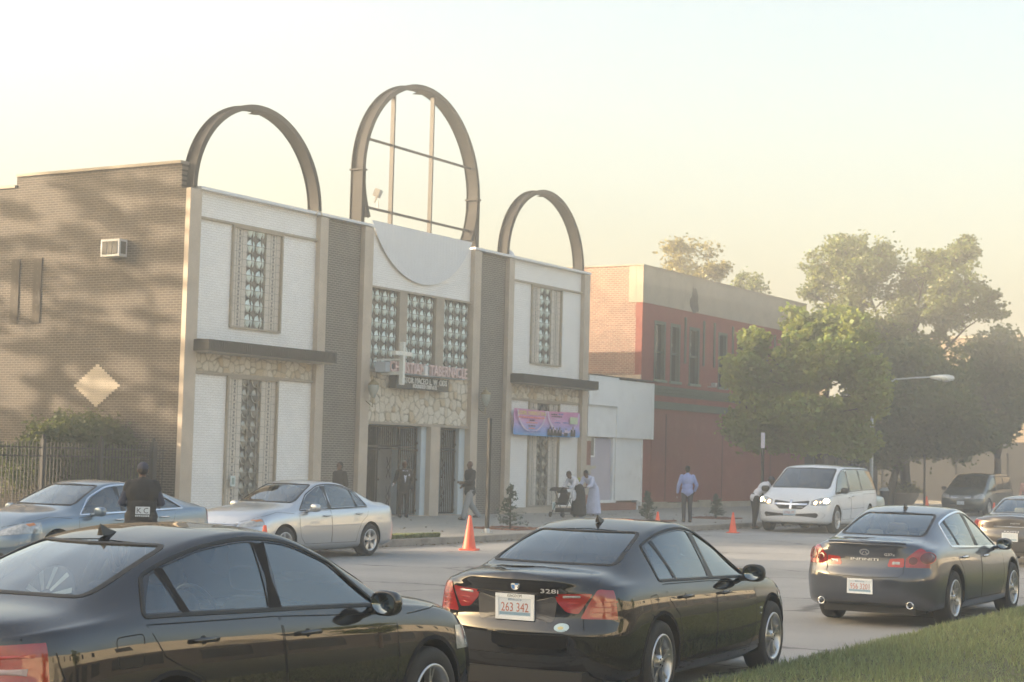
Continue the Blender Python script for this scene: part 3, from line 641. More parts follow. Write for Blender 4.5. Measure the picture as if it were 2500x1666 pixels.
# peeled patch (a shallow irregular scab showing the brick behind)
pts = []
for k in range(26):
    t = 2*pi*k/26; r_ = 1+.25*rng.uniform(-1, 1); pts.append((66.95+.36*cos(t)*r_*(1-.35*sin(t)), 8.95+.62*sin(t)*r_))
MB().prism(pts, lambda u, v, d: (u, 30.985-d, v), .0, .012).build('peeled_patch', mat('exposed_grey', (.15, .13, .11), .95, var=.4, vs=9), RD)
MB().box(X0r, X0r+.3, 31.3, 48, .1, 9.9).build('side_wall', M_pink, RD)
mb = MB(); z = 5.5; k = 0
while z < 8.3: d_ = [.02, .34, .16, .30, .10, .36][k % 6]*.6; mb.box(X0r-.012, X0r, 31.0, 31.0+.10+d_, z, z+.46); z += .47; k += 1
mb.build('red_toothing', mat('red_paint_edge', (.25, .07, .048), .7, var=.2), RD)
MB().box(X0r-.1, X0r, 31.0, 33.6, 5.0, 5.5).build('plaster_flashing', mat('old_plaster', (.56, .47, .36), .9, var=.25, vs=2.5, bump=.8, bs=5), RD)
wallx('ground_floor_wall', M_red, .4, 4.3, 31.02)
MB().box(X0r+1.0, XE, 30.985, 31.0, .45, 4.0).build('red_infill_panel', mat('red_plain', (.21, .050, .034), .7, var=.14, vs=.7, dirt=((.28, .12, .09), 1.6, .4)), RD)
mb = MB()
for x in (64.4, 70.1, 75.6): mb.box(x, x+.05, 30.97, 30.985, .45, 4.0)
mb.build('panel_seam', mat('dark_red_seam', (.08, .03, .022), .7), RD)
mb = MB(); x = X0r+.3
for ww, hh in ((2.2, .36), (3.1, .30), (1.2, .42), (4.5, .3), (3.0, .38), (3.7, .3)): mb.box(x, min(x+ww-.01, XE), 30.93, 31.3, .1, .15+hh*.75); x += ww
mb.build('stone_base', mat('base_stone', (.36, .33, .27), .9, var=.2), RD)
mb = MB().box(X0r, XE, 30.72, 31.0, 5.0, 5.12).box(X0r, XE, 30.80, 31.0, 4.86, 5.0).box(X0r, XE, 30.9, 31.0, 4.75, 4.86)
mb.box(X0r, XE, 30.86, 31.02, 4.2, 4.5); x = X0r+.2
mb.build('green_cornice', M_green, RD)
MB().box(X0r, XE, 30.99, 31.3, 4.5, 4.75).build('red_frieze', M_red, RD)
gl = mat('dark_window_glass', (.02, .024, .022), .08, spec=.8)
for i, (a, b) in enumerate(wins):
    w = MB().box(a, a+.1, 30.98, 31.2, 5.38, 7.78).box(b-.13, b, 30.98, 31.2, 5.38, 7.78).box(a+.1, b-.13, 30.983, 31.2, 7.66, 7.78).box(a+.1, b-.13, 31.05, 31.2, 6.5, 6.57).build('window', M_green, RD)
    MB().box(a-.05, b+.05, 30.9, 31.2, 5.28, 5.38).build('sill', mat('pale_green_sill', (.16, .22, .18), .6), w)
    MB().box(a+.09, b-.12, 31.14, 31.17, 5.38, 7.7).build('glass', gl, w)
    if i < 3:
        q = MB()
        for k in range(5+i): q.sphere((a+.22+rng.uniform(0, .15), 31.12, 5.6+rng.uniform(0, 1.8)*(1 if i else .45)), .05+rng.random()*.05, 0, 8, 6, 1, .3, 1.4)
        q.build('window_stain', mat('pale_residue', (.45, .44, .38), .6), w)
mb = MB()
for x in (66.12, 68.0, 69.1, 71.1, 73.4, 76.0): mb.box(x-.07, x+.07, 30.95, 31.0, 6.2, 8.14)
mb.build('green_pilaster_strip', M_green, RD)
MB().box(68.42, 68.6, 30.6, 30.8, 5.35, 5.5).box(68.5, 68.52, 30.6, 31, 5.3, 5.35).build('cornice_lamp', mat('lamp_grey', (.5, .5, .48), .5), RD)
MB().box(X0r+.3, XE, 31.3, 48, 9.2, 9.3).box(XE-.3, XE, 31.3, 48, .1, 9.9).build('roof_deck', MATS['roof_felt'], RD)
# ---------------------------------------------------------------- building across the side street
FB = empty('tan_warehouse', (112, 33, 0), 'tan brick warehouse with shade-coloured lower wall behind the trees at the right', 'building')
M_tanb = brick('tan_brick', (.33, .25, .17), (.28, .21, .14), (.33, .28, .22), 'y', .41, .133, .018, .5, .16)
M_shade_wall = mat('shade_painted_wall', (.035, .034, .033), .8, var=.12, vs=.5)  # shade on the lower wall is put in as a dark colour
MB().box(104, 118, 13, 62, 3.75, 10.0).build('upper_wall', M_tanb, FB)
MB().box(103.95, 118, 13, 62, -.1, 3.75).build('lower_wall', M_shade_wall, FB)
MB().box(103.9, 118.1, 12.9, 62.1, 10.0, 10.15).build('parapet_cap', M_limed, FB)
for y in (27.5, 30.6, 35.2, 38.6):
    MB().box(103.88, 103.95, y, y+2.2, 0, 3.1).build('shutter_door', mat('dark_shutter', (.03, .029, .028), .6, var=.1), FB)
for y in (26, 31.5, 37, 42.5):
    w = MB().box(103.9, 104, y, y+1.8, 5.6, 7.8).build('window', mat('block_window', (.30, .32, .32), .3), FB)
    MB().box(103.86, 104, y-.1, y+1.9, 5.48, 5.6).build('sill', M_limed, w)
tm = Matrix(((0, 0, -1, 0), (-1, 0, 0, 0), (0, 1, 0, 0), (0, 0, 0, 1)))
MB().text('9552', .75, Matrix.Translation((103.9, at(2347, 1075, 0, 103.9)[1], 3.3)) @ tm, .05, 0, width=1.3).build('wall_lettering', wl, FB)
DB = empty('dark_shopfront', (85, 31, 0), 'low dark shopfront adjoining the far end of the red building under the trees', 'shop')
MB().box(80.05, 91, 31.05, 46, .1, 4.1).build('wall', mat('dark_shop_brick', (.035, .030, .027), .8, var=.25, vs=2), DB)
MB().box(80.05, 91.05, 30.95, 31.3, 4.1, 4.3).build('roof_edge', mat('dark_trim', (.06, .055, .05), .7), DB)
for x in (81.2, 84.4, 87.8):
    w = MB().box(x, x+2.2, 30.98, 31.05, .7, 3.0).build('window', mat('dark_trim', (.06, .055, .05), .7), DB); MB().box(x+.1, x+2.1, 30.96, 30.98, .8, 2.9).build('glass', gl, w)
# ---------------------------------------------------------------- context off to the sides (seen in reflections, casts the long shadows)
CB = empty('street_shade_block', (-16, 56, 0), 'unseen brick block added beyond the lot, outside the left edge, to shade the street', 'building')
MB().box(-52, 7, 48, 62, -.1, 13.5).build('wall', brick('shade_block_brick', (.2, .12, .08), (.23, .14, .1), (.3, .26, .2), 'x'), CB)  # unseen block, added to keep the low sun off the road
MB().box(-52.2, 7.2, 47.8, 62.2, 13.5, 13.8).build('roof_edge', M_limed, CB)
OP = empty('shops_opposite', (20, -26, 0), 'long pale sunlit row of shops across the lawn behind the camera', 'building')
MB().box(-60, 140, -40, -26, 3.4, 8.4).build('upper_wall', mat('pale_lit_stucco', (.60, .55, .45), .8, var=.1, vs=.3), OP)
MB().box(-60, 140, -39.9, -25.95, -.1, 3.4).build('wall', mat('shop_wall_shade', (.06, .05, .04), .7, var=.3), OP)  # lower storey coloured dark to stand in for shade under the lit band
mb = MB()
for k in range(33): mb.box(-58+k*6, -54.5+k*6, -25.95, -25.9, .6, 2.6); mb.box(-57.5+k*6, -56.3+k*6, -25.98, -25.93, 5, 7.4)
mb.build('shop_window', gl, OP)
# ---------------------------------------------------------------- iron fence
def fence():
    root = empty('iron_fence', (25, 30.6, .15), 'dark iron picket fence closing the lot beside the church', 'fence')
    m = mat('fence_iron', (.022, .021, .020), .7); mb = MB(); x = 15.0
    while x < 33.9: mb.box(x-.009, x+.009, 30.59, 30.61, .1, 2.12); x += .115
    mb.build('pickets', m, root)
    MB().box(15, 33.95, 30.585, 30.615, 1.98, 2.01).box(15, 33.95, 30.585, 30.615, 1.78, 1.81).box(15, 33.95, 30.585, 30.615, .3, .33).build('rail', m, root)
    for px in (103, 244, 372, 428):
        X = at(px, 1150, 1, 30.6)[0]; s_ = .05 if px < 300 else .065
        MB().box(X-s_, X+s_, 30.6-s_, 30.6+s_, .1, 2.2).lathe([(0, 2.32), (.03, 2.3), (.045, 2.26), (.03, 2.2)], (X, 30.6, 0), n=8).build('post', m, root)
    for X in (21.5, 18.5): MB().box(X-.05, X+.05, 30.55, 30.65, .1, 2.2).build('post', m, root)
fence()
# ================================================================ VEHICLES
def pchip(pts):
    pts = sorted(pts); X = np.array([p[0] for p in pts], float); Y = np.array([p[1] for p in pts], float)
    h = np.diff(X); d = np.diff(Y)/h; m = np.zeros(len(X))
    for i in range(1, len(X)-1):
        if d[i-1]*d[i] > 0:
            w1, w2 = 2*h[i]+h[i-1], h[i]+2*h[i-1]; m[i] = (w1+w2)/(w1/d[i-1]+w2/d[i])
    m[0], m[-1] = d[0], d[-1]
    def f(x):
        x = min(max(x, X[0]), X[-1]); i = min(max(int(np.searchsorted(X, x))-1, 0), len(X)-2); t = (x-X[i])/h[i]
        return float((2*t**3-3*t*t+1)*Y[i]+(t**3-2*t*t+t)*h[i]*m[i]+(-2*t**3+3*t*t)*Y[i+1]+(t**3-t*t)*h[i]*m[i+1])
    return f
def crom(P, ns):
    out = []
    for i in range(len(P)-1):
        p0 = P[max(i-1, 0)]; p1 = P[i]; p2 = P[i+1]; p3 = P[min(i+2, len(P)-1)]
        for k in range(ns[i]):
            t = k/ns[i]; l = ((p2-p1)@(p2-p1))**.5+1e-9
            m1 = (p2-p0)*.5; m2 = (p3-p1)*.5
            for m in (m1, m2):
                q = (m@m)**.5
                if q > l: m *= l/q
            out.append((2*t**3-3*t*t+1)*p1+(t**3-2*t*t+t)*m1+(-2*t**3+3*t*t)*p2+(t**3-t*t)*m2)
    out.append(P[-1]); return out
def inpoly(p, poly):
    x, y = p; c = False; n = len(poly)
    for i in range(n):
        x1, y1 = poly[i]; x2, y2 = poly[(i+1) % n]
        if (y1 > y) != (y2 > y) and x < (x2-x1)*(y-y1)/(y2-y1)+x1: c = not c
    return c
def roundpoly(poly, r=.04, n=4):
    out = []; N = len(poly)
    for i in range(N):
        a, b, c = (Vector(poly[i-1]), Vector(poly[i]), Vector(poly[(i+1) % N]))
        rr = min(r, (a-b).length*.45, (c-b).length*.45); p = b+(a-b).normalized()*rr; q = b+(c-b).normalized()*rr
        for k in range(n+1):
            t = k/n; out.append(tuple(p*(1-t)**2+b*2*t*(1-t)+q*t*t))
    return out
def glass_mat(name, tint, rough=.015, boost=1.0):
    if name in MATS: return MATS[name]
    m = bpy.data.materials.new(name); m.use_nodes = True; n = m.node_tree.nodes; l = m.node_tree.links; n.clear(); MATS[name] = m
    o = n.new('ShaderNodeOutputMaterial'); tr = n.new('ShaderNodeBsdfTransparent'); tr.inputs[0].default_value = (*tint, 1)
    g = n.new('ShaderNodeBsdfGlossy'); g.inputs['Roughness'].default_value = rough; g.inputs[0].default_value = (.92, .97, 1, 1)
    lw = n.new('ShaderNodeFresnel'); lw.inputs[0].default_value = 1.5; mu = n.new('ShaderNodeMath'); mu.operation = 'MULTIPLY_ADD'; mu.inputs[1].default_value = 1.25*boost; mu.inputs[2].default_value = .05*boost; mu.use_clamp = True
    l.new(lw.outputs[0], mu.inputs[0]); mx = n.new('ShaderNodeMixShader'); l.new(mu.outputs[0], mx.inputs[0]); l.new(tr.outputs[0], mx.inputs[1]); l.new(g.outputs[0], mx.inputs[2]); l.new(mx.outputs[0], o.inputs[0])
    return m
def paint(name, col, metal=0.0, rough=.35, coat=1.0):
    if name in MATS: return MATS[name]
    m = mat(name, col, rough, metal=metal, coat=coat, coatr=.02); m.node_tree.nodes['Principled BSDF'].inputs['Coat IOR'].default_value = 1.75; m.node_tree.nodes['Principled BSDF'].inputs['Specular IOR Level'].default_value = 0.0 if metal < .1 else .3; n = m.node_tree.nodes; l = m.node_tree.links; p = n['Principled BSDF']
    # dark trim on the inner side of the shell
    geo = n.new('ShaderNodeNewGeometry'); df = n.new('ShaderNodeBsdfDiffuse'); df.inputs[0].default_value = (.03, .03, .032, 1)
    mx = n.new('ShaderNodeMixShader'); o = [q for q in n if q.type == 'OUTPUT_MATERIAL'][0]
    l.new(geo.outputs['Backfacing'], mx.inputs[0]); l.new(p.outputs[0], mx.inputs[1]); l.new(df.outputs[0], mx.inputs[2]); l.new(mx.outputs[0], o.inputs[0])
    # faint road dust
    tc = n.new('ShaderNodeTexCoord'); nz = n.new('ShaderNodeTexNoise'); nz.inputs['Scale'].default_value = 2.2; nz.inputs['Detail'].default_value = 9; l.new(tc.outputs['Object'], nz.inputs['Vector'])
    mr = n.new('ShaderNodeMapRange'); mr.inputs[1].default_value = .4; mr.inputs[2].default_value = .75; mr.inputs[3].default_value = .0; mr.inputs[4].default_value = .02; l.new(nz.outputs[0], mr.inputs[0]); l.new(mr.outputs[0], p.inputs['Coat Roughness'])
    return m
M_rub = mat('black_rubber', (.018, .018, .018), .6, bump=.1, bs=60); M_tyre = mat('tyre_rubber', (.022, .021, .020), .75, bump=.2, bs=80)
M_blk = mat('black_plastic', (.02, .02, .02), .5); M_seam = mat('panel_gap', (.004, .004, .004), .9)
M_chrome = mat('chrome', (.75, .76, .78), .12, metal=1); M_alloy = mat('silver_alloy', (.55, .55, .55), .28, metal=.85, var=.1, vs=6)
M_alloyd = mat('dark_alloy', (.16, .16, .16), .4, metal=.8); M_well = mat('wheel_well', (.01, .01, .01), .95)
M_red = mat('red_lamp_lens', (.28, .010, .008), .06, coat=1, spec=.8, var=.18, vs=14); M_redd = mat('deep_red_lamp', (.10, .004, .004), .08, coat=1)
M_redb = mat('bright_red_lamp', (.36, .022, .016), .08, coat=1); M_clear = mat('clear_lamp_lens', (.42, .43, .42), .06, metal=.3, coat=1, var=.4, vs=18)
M_amb = mat('amber_lamp', (.55, .19, .05), .1, coat=1); M_seat = mat('seat_cloth', (.035, .035, .038), .9); M_tanseat = mat('seat_tan', (.28, .23, .16), .8)
M_mirror = mat('mirror_glass', (.20, .23, .24), .08, metal=1); M_plate = mat('plate_white', (.60, .67, .74), .4, var=.05); M_pred = mat('plate_red', (.42, .14, .11), .5)
M_pblue = mat('plate_blue', (.22, .36, .48), .5); M_pframe = mat('plate_frame', (.78, .82, .85), .3)
class Car:
    def __init__(s, name, label, pos, yaw, sp, scale=1, group='cars parked along the street'):
        s.sp = sp; s.root = empty(name, pos, label, 'minivan' if sp.get('van') else 'car', group, rz=yaw, org=(0, 0, 0)); s.root.scale = (scale, scale, scale*sp.get('zs', 1))
        s.hi = sp.get('hi', 1); s.shape()
    def shape(s):
        p = s.sp; W2 = p['W']/2; xf, xr = p['xf'], p['xr']; H = p['H']
        s.top = pchip(p['top']); s.belt = pchip(p['belt']); s.ry = pchip([(a, b) for a, b, c in p['rail']]); s.rz = pchip([(a, c) for a, b, c in p['rail']])
        s.bot = pchip(p.get('bot', [(xr, .30), (xr+.5, .20), (0, .17), (xf-.5, .18), (xf, .22)]))
        s.yw = pchip(p.get('plan', [(xr, W2*.94), (xr+.6, W2*.985), (-.4, W2), (.6, W2), (xf-.6, W2*.97), (xf, W2*.90)]))
        s.offr = pchip(p['offr']); s.offf = pchip(p['offf'])
        cl = p.get('cl', .5); q = p.get('q', 2.8); n = int((26 if s.hi else 14)); nm = int(64 if s.hi else 30)
        th = np.linspace(0, pi/2, n)
        dd = [(1-cos(t)**(2/q))*cl for t in th]; wf = [sin(t)**(2/q) for t in th]
        st = [(xr+d, w) for d, w in zip(dd, wf)]+[(x, 1) for x in np.linspace(xr+cl, xf-cl, nm)[1:-1]]+[(xf-d, w) for d, w in zip(dd, wf)][::-1]
        ns = [4, 1, 2, 3, 3, 3, 3, 5, 4, 2, 3, 4] if s.hi else [3, 1, 1, 2, 2, 2, 2, 3, 2, 1, 2, 2]
        bm = bmesh.new(); rows = []
        for x, w in st:
            zb, zt, zs, ym, yr, zr = s.bot(x), s.top(x), s.belt(x), s.yw(x), s.ry(x), s.rz(x)
            sh = p.get('sh', .058); zm = .5*(zb+zs)-.02; d_ = .014
            P = np.array([(0, zb), (ym*.86, zb), (ym*.965, zb+.05), (ym*.988, zb+.2), (ym, zm), (ym-sh*.18, zm+(zs-zm)*.45), (ym-sh*.50, zm+(zs-zm)*.78), (ym-sh-d_, zs), ((ym-sh-d_)*.52+yr*.48+.014*min(1, max(0, zr-zs)*4), zs*.52+zr*.48), (yr, zr), (yr*.90, zr+(zt-zr)*.36), (yr*.6, zr+(zt-zr)*.74), (0, zt)], float)
            row = []
            for y, z in crom(P, ns):
                dr, df = x-xr, xf-x
                o = s.offr(z)*max(0, 1-dr/.8)**1.5 - s.offf(z)*max(0, 1-df/.9)**1.5
                row.append(bm.verts.new((x+o, y*w, z)))
            rows.append(row)
        for i in range(len(rows)-1):
            for j in range(len(rows[0])-1): bm.faces.new((rows[i][j], rows[i][j+1], rows[i+1][j+1], rows[i+1][j]))
        bmesh.ops.remove_doubles(bm, verts=bm.verts, dist=1e-5)
        bmesh.ops.recalc_face_normals(bm, faces=bm.faces); bm.normal_update()
        f = max(bm.faces, key=lambda f: f.calc_center_median().z)
        if f.normal.z < 0: bmesh.ops.reverse_faces(bm, faces=bm.faces); bm.normal_update()
        s.nl = bm.verts.layers.float_vector.new('nn')
        for v in bm.verts:
            n_ = v.normal.copy()
            if abs(v.co.y) < 1e-4: n_.y = 0; n_ = n_.normalized() if n_.length > 0 else Vector((0, 0, 1))
            v[s.nl] = n_
        for f in bm.faces: f.smooth = True
        s.bm = bm; s.bvh = BVHTree.FromBMesh(bm); s.orig = None
    def hit(s, a, b, axis):
        """axis 'y': (x,z) from the side; 'r': (y,z) from the rear; 'f': from the front; 't': (x,y) from above"""
        if axis == 'y': o, d = Vector((a, 3, b)), Vector((0, -1, 0))
        elif axis == 'r': o, d = Vector((-5, abs(a), b)), Vector((1, 0, 0))
        elif axis == 'f': o, d = Vector((5, abs(a), b)), Vector((-1, 0, 0))
        else: o, d = Vector((a, abs(b), 4)), Vector((0, 0, -1))
        L, N, i, t = s.bvh.ray_cast(o, d)
        if L is None:
            L, N, i, t = s.bvh.find_nearest(o+d*(2.2 if axis == 'y' else 2.7 if axis != 't' else 2.8))
        if N.dot(d) > 0: N = -N
        if axis != 'y' and a*(1 if axis != 't' else 0)+(b if axis == 't' else 0) < 0: L = Vector((L.x, -L.y, L.z)); N = Vector((N.x, -N.y, N.z))
        return L.copy(), N.copy()
    def cut(s, poly, axis, sel):
        bm = s.bm; ia, ib = {'y': (0, 2), 'r': (1, 2), 'f': (1, 2), 't': (0, 1)}[axis]
        def bb(f): xs = [v.co[ia] for v in f.verts]; ys = [v.co[ib] for v in f.verts]; return min(xs), max(xs), min(ys), max(ys)
        px = [q[0] for q in poly]; py = [q[1] for q in poly]; B = (min(px), max(px), min(py), max(py))
        cand = {}
        for f in bm.faces:
            if sel(f.calc_center_median(), f.normal):
                b = bb(f)
                if b[0] <= B[1] and b[1] >= B[0] and b[2] <= B[3] and b[3] >= B[2]: cand[f] = b
        N = len(poly)
        for i in range(N):
            a, b = poly[i], poly[(i+1) % N]; e = 1e-4
            if abs(a[0]-b[0])+abs(a[1]-b[1]) < 1e-6: continue
            x0, x1, y0, y1 = min(a[0], b[0])-e, max(a[0], b[0])+e, min(a[1], b[1])-e, max(a[1], b[1])+e
            fs = [f for f, q in cand.items() if f.is_valid and q[0] <= x1 and q[1] >= x0 and q[2] <= y1 and q[3] >= y0]
            if not fs: continue
            co = [0, 0, 0]; no = [0, 0, 0]; co[ia], co[ib] = a; no[ia], no[ib] = -(b[1]-a[1]), b[0]-a[0]
            geom = list({v for f in fs for v in f.verts})+list({x for f in fs for x in f.edges})+fs
            r = bmesh.ops.bisect_plane(bm, geom=geom, plane_co=co, plane_no=no, dist=1e-6)
            for g in r['geom']:
                if isinstance(g, bmesh.types.BMFace) and g.is_valid: cand[g] = bb(g)
        out = []
        for f in cand:
            if f.is_valid:
                c = f.calc_center_median()
                if inpoly((c[ia], c[ib]), poly): out.append(f)
        return out
    def detach(s, faces, off=0):
        idx = {}; vs = []; ns = []; fs = []
        for f in faces:
            q = []
            for v in f.verts:
                if v not in idx: idx[v] = len(vs); n = v[s.nl].copy(); vs.append(v.co+n*off); ns.append(n)
                q.append(idx[v])
            fs.append(q)
        bmesh.ops.delete(s.bm, geom=faces, context='FACES'); return vs, fs, ns
    def obj(s, name, data, mt, parent=None, mode='join', smooth=True):
        """mode: join = half + mirror in one mesh; L / R = one side"""
        vs, fs, ns = data; V, F, N = [], [], []
        if mode in ('join', 'L'): V += [tuple(v) for v in vs]; F += fs; N += [tuple(n) for n in ns]
        if mode in ('join', 'R'):
            b = len(V); V += [(v[0], -v[1], v[2]) for v in vs]; N += [(n[0], -n[1], n[2]) for n in ns]; F += [[i+b for i in reversed(f)] for f in fs]
        me = bpy.data.meshes.new(name); me.from_pydata(V, [], F)
        for m in (mt if isinstance(mt, list) else [mt]): me.materials.append(m)
        me.polygons.foreach_set('use_smooth', [True]*len(me.polygons)); me.update()
        me.normals_split_custom_set_from_vertices([Vector(n).normalized() for n in N])
        ob = bpy.data.objects.new(name, me); COL.objects.link(ob); ob.parent = parent or s.root; ob['org'] = (0, 0, 0)
        return ob
    def strip(s, mb, pts, axis, w=.02, h=.004, mi=0, closed=True, off=.0, side=1):
        """thin raised band following a 2D outline projected on the body"""
        n = len(pts); H = [s.hit(a, b, axis) for a, b in pts]; R_ = []
        for i in range(n):
            a = H[(i-1) % n if closed else max(i-1, 0)][0]; b = H[(i+1) % n if closed else min(i+1, n-1)][0]
            t = (b-a); t = t.normalized() if t.length > 1e-6 else Vector((1, 0, 0)); L, N = H[i]; u = t.cross(N).normalized()
            R_.append([L+u*w/2+N*(off-.004), L+u*w/2+N*(off+h), L-u*w/2+N*(off+h), L-u*w/2+N*(off-.004)])
        vs = []
        for r in R_: vs += [(v.x, v.y*side, v.z) for v in r]
        fs = []; m = n if closed else n-1
        for i in range(m):
            j = (i+1) % n
            for k in range(3): fs.append((i*4+k, j*4+k, j*4+k+1, i*4+k+1))
        if not closed: fs += [(0, 1, 2, 3), (n*4-4, n*4-3, n*4-2, n*4-1)]
        mb.add(vs, fs, mi); return mb
    def decal(s, mb, poly, axis, off=.003, mi=0, side=1, th=.004, n=6):
        """a small flat part laid on the body: outline + inner rings projected"""
        c = (sum(p[0] for p in poly)/len(poly), sum(p[1] for p in poly)/len(poly)); N = len(poly); vs = []; fs = []
        for k in range(n):
            t = k/(n-1)
            for p in poly:
                L, Nn = s.hit(c[0]+(p[0]-c[0])*t, c[1]+(p[1]-c[1])*t, axis); v = L+Nn*(off+(th if k < n-1 else 0)); vs.append((v.x, v.y*side, v.z))
        for k in range(n-1):
            for i in range(N): j = (i+1) % N; fs.append((k*N+i, k*N+j, (k+1)*N+j, (k+1)*N+i))
        for i in range(N):
            L, Nn = s.hit(*poly[i], axis); v = L-Nn*.004; vs.append((v.x, v.y*side, v.z))
        for i in range(N): j = (i+1) % N; fs.append(((n-1)*N+i, (n-1)*N+j, n*N+j, n*N+i))
        mb.add(vs, fs, mi, False); return mb
    # ---- standard features
    def wheels(s, rim, r=None, paintcol=None):
        p = s.sp; r = p['r']
        for k, (xw, sd) in enumerate(((p['xa'], 1), (p['xa'], -1), (-p['xa'], 1), (-p['xa'], -1))):
            yc = sd*(p['W']/2-.125); T = MB(); rr = p.get('rimr', r*.66)
            prof = [(rr-.01, -.10), (rr+.02, -.112), (r-.045, -.115), (r-.012, -.10), (r, -.07), (r, .07), (r-.012, .10), (r-.045, .115), (rr+.02, .112), (rr-.01, .10)]
            T.lathe(prof, (xw, yc, r), 'y', 40 if s.hi else 24)
            wh = T.build('wheel', M_tyre, s.root)
            s.rim(wh, xw, yc, r, rr, sd, rim)
    def rim(s, wh, xw, yc, r, rr, sd, kind):
        n, style = kind; o = sd; R_ = MB()
        R_.lathe([(rr+.006, .108*o), (rr+.004, .118*o), (rr-.012, .116*o), (rr-.03, .09*o), (rr-.04, -.02*o)], (xw, yc, r), 'y', 36, 0)
        R_.lathe([(rr-.04, -.02*o), (0, -.03*o)], (xw, yc, r), 'y', 24, 1)
        R_.lathe([(.0, .112*o), (.03, .110*o), (.052, .098*o), (.062, .06*o)], (xw, yc, r), 'y', 16, 0)
        for k in range(n):
            a0 = 2*pi*k/n+.3
            def pt(rad, da, y): a = a0+da; return (xw+rad*cos(a), yc+o*y, r+rad*sin(a))
            def spoke(da0, da1, w0, w1, rr0=.045):
                c = []
                for rad, w_, y, dd in ((rr0, w0, .10, da0), (rr*.5, (w0+w1)/2, .092, (da0+da1)/2), (rr-.018, w1, .104, da1)):
                    for q in (-1, 1): c.append(pt(rad, dd+q*w_/rad/2, y))
                    for q in (-1, 1): c.append(pt(rad, dd+q*w_/rad/2*1.15, y-.04))
                f = []
                for i in range(2):
                    b = i*4; f += [(b, b+1, b+5, b+4), (b, b+4, b+6, b+2), (b+1, b+3, b+7, b+5)]
                R_.add(c, f, 0)
            if style == 'double': spoke(.0, -.13, .018, .018); spoke(.0, .13, .018, .018)
            elif style == 'wide': spoke(0, 0, .035, .065)
            elif style == 'twist': spoke(-.1, .22, .03, .045)
            elif style == 'star': spoke(0, -.02, .05, .085)
            else: spoke(0, 0, .022, .030)
        for k in range(5):
            a = 2*pi*k/5; R_.sphere((xw+.035*cos(a), yc+o*.108, r+.035*sin(a)), .008, 1, 6, 4)
        R_.build('rim', [M_alloy, M_well], wh)
    def arches(s, body):
        p = s.sp; Ra = p['r']+.05; mb = MB(); lip = MB(); W2 = p['W']/2
        for xw in (p['xa'], -p['xa']):
            poly = [(xw+Ra*cos(t), p['r']+.015+Ra*sin(t)) for t in np.linspace(-.25*pi, 1.25*pi, 26)]
            poly = [(xw+Ra*1.0, .0)]+[q for q in poly if q[1] > .15]+[(xw-Ra, .0)]
            fs = s.cut(poly, 'y', lambda c, n: c.y > .45)
            bmesh.ops.delete(s.bm, geom=fs, context='FACES')
            pp = [q for q in poly if q[1] > s.bot(xw)+.02]
            for sd in (1, -1):
                s.strip(lip, pp, 'y', .028, .006, 0, closed=False, side=sd)
                vs = []; n = len(pp)
                for a, z in pp:
                    L, N = s.hit(a, z, 'y'); vs += [(a, (L.y-.004)*sd, z), (a, .5*sd, z)]
                mb.add(vs, [(2*i, 2*i+1, 2*i+3, 2*i+2) for i in range(n-1)])
                mb.add([(a, .5*sd, z) for a, z in pp]+[(xw, .5*sd, .12)], [(i, i+1, n) for i in range(n-1)])
        lip.build('arch_lip', s.pm, s.root); mb.build('wheel_arch', M_well, s.root)
    def dlo(s, x0, x1, lo=.028, up=.04, n=26):
        xs = np.linspace(x0, x1, n); lower = []; upper = []
        for x in xs:
            a, b = s.belt(x)+lo, s.rz(x)-up
            if b-a > .012: lower.append((float(x), a)); upper.append((float(x), b))
        return lower+upper[::-1]
    def mirror(s, x, z, col, W2):
        for sd in (1, -1):
            L, N = s.hit(x, z, 'y'); c = Vector((x-.02, (L.y+.16)*sd, z+.05)); mb = MB()
            mb.sphere(c, .1, 0, 16, 10, .72, 1.08, .78)
            se = lambda q, a: math.copysign(abs(q/a)**.72*a, q)
            mb.v = [(max(c.x-.035, c.x+se(v[0]-c.x, .072)), c.y+se(v[1]-c.y, .108), c.z+se(v[2]-c.z, .078)) for v in mb.v]
            mb.tube([(x+.03, L.y*sd-.01*sd, z-.01), (x, (L.y+.05)*sd, z+.0), (x-.01, (L.y+.1)*sd, z+.03)], [.03, .025, .03], 8, 0)
            m = mb.build('mirror', col, s.root)
            MB().lathe([(0, -.037), (.082, -.037), (.078, -.030)], (0, 0, 0), 'x', 18).v
            g = MB(); g.lathe([(0, 0), (.078, 0), (.078, .004)], (0, 0, 0), 'x', 18); g.v = [(c.x-.037-v[0], c.y+v[1]*1.12, c.z+v[2]*.8) for v in g.v]; g.build('mirror_glass', M_mirror, m)
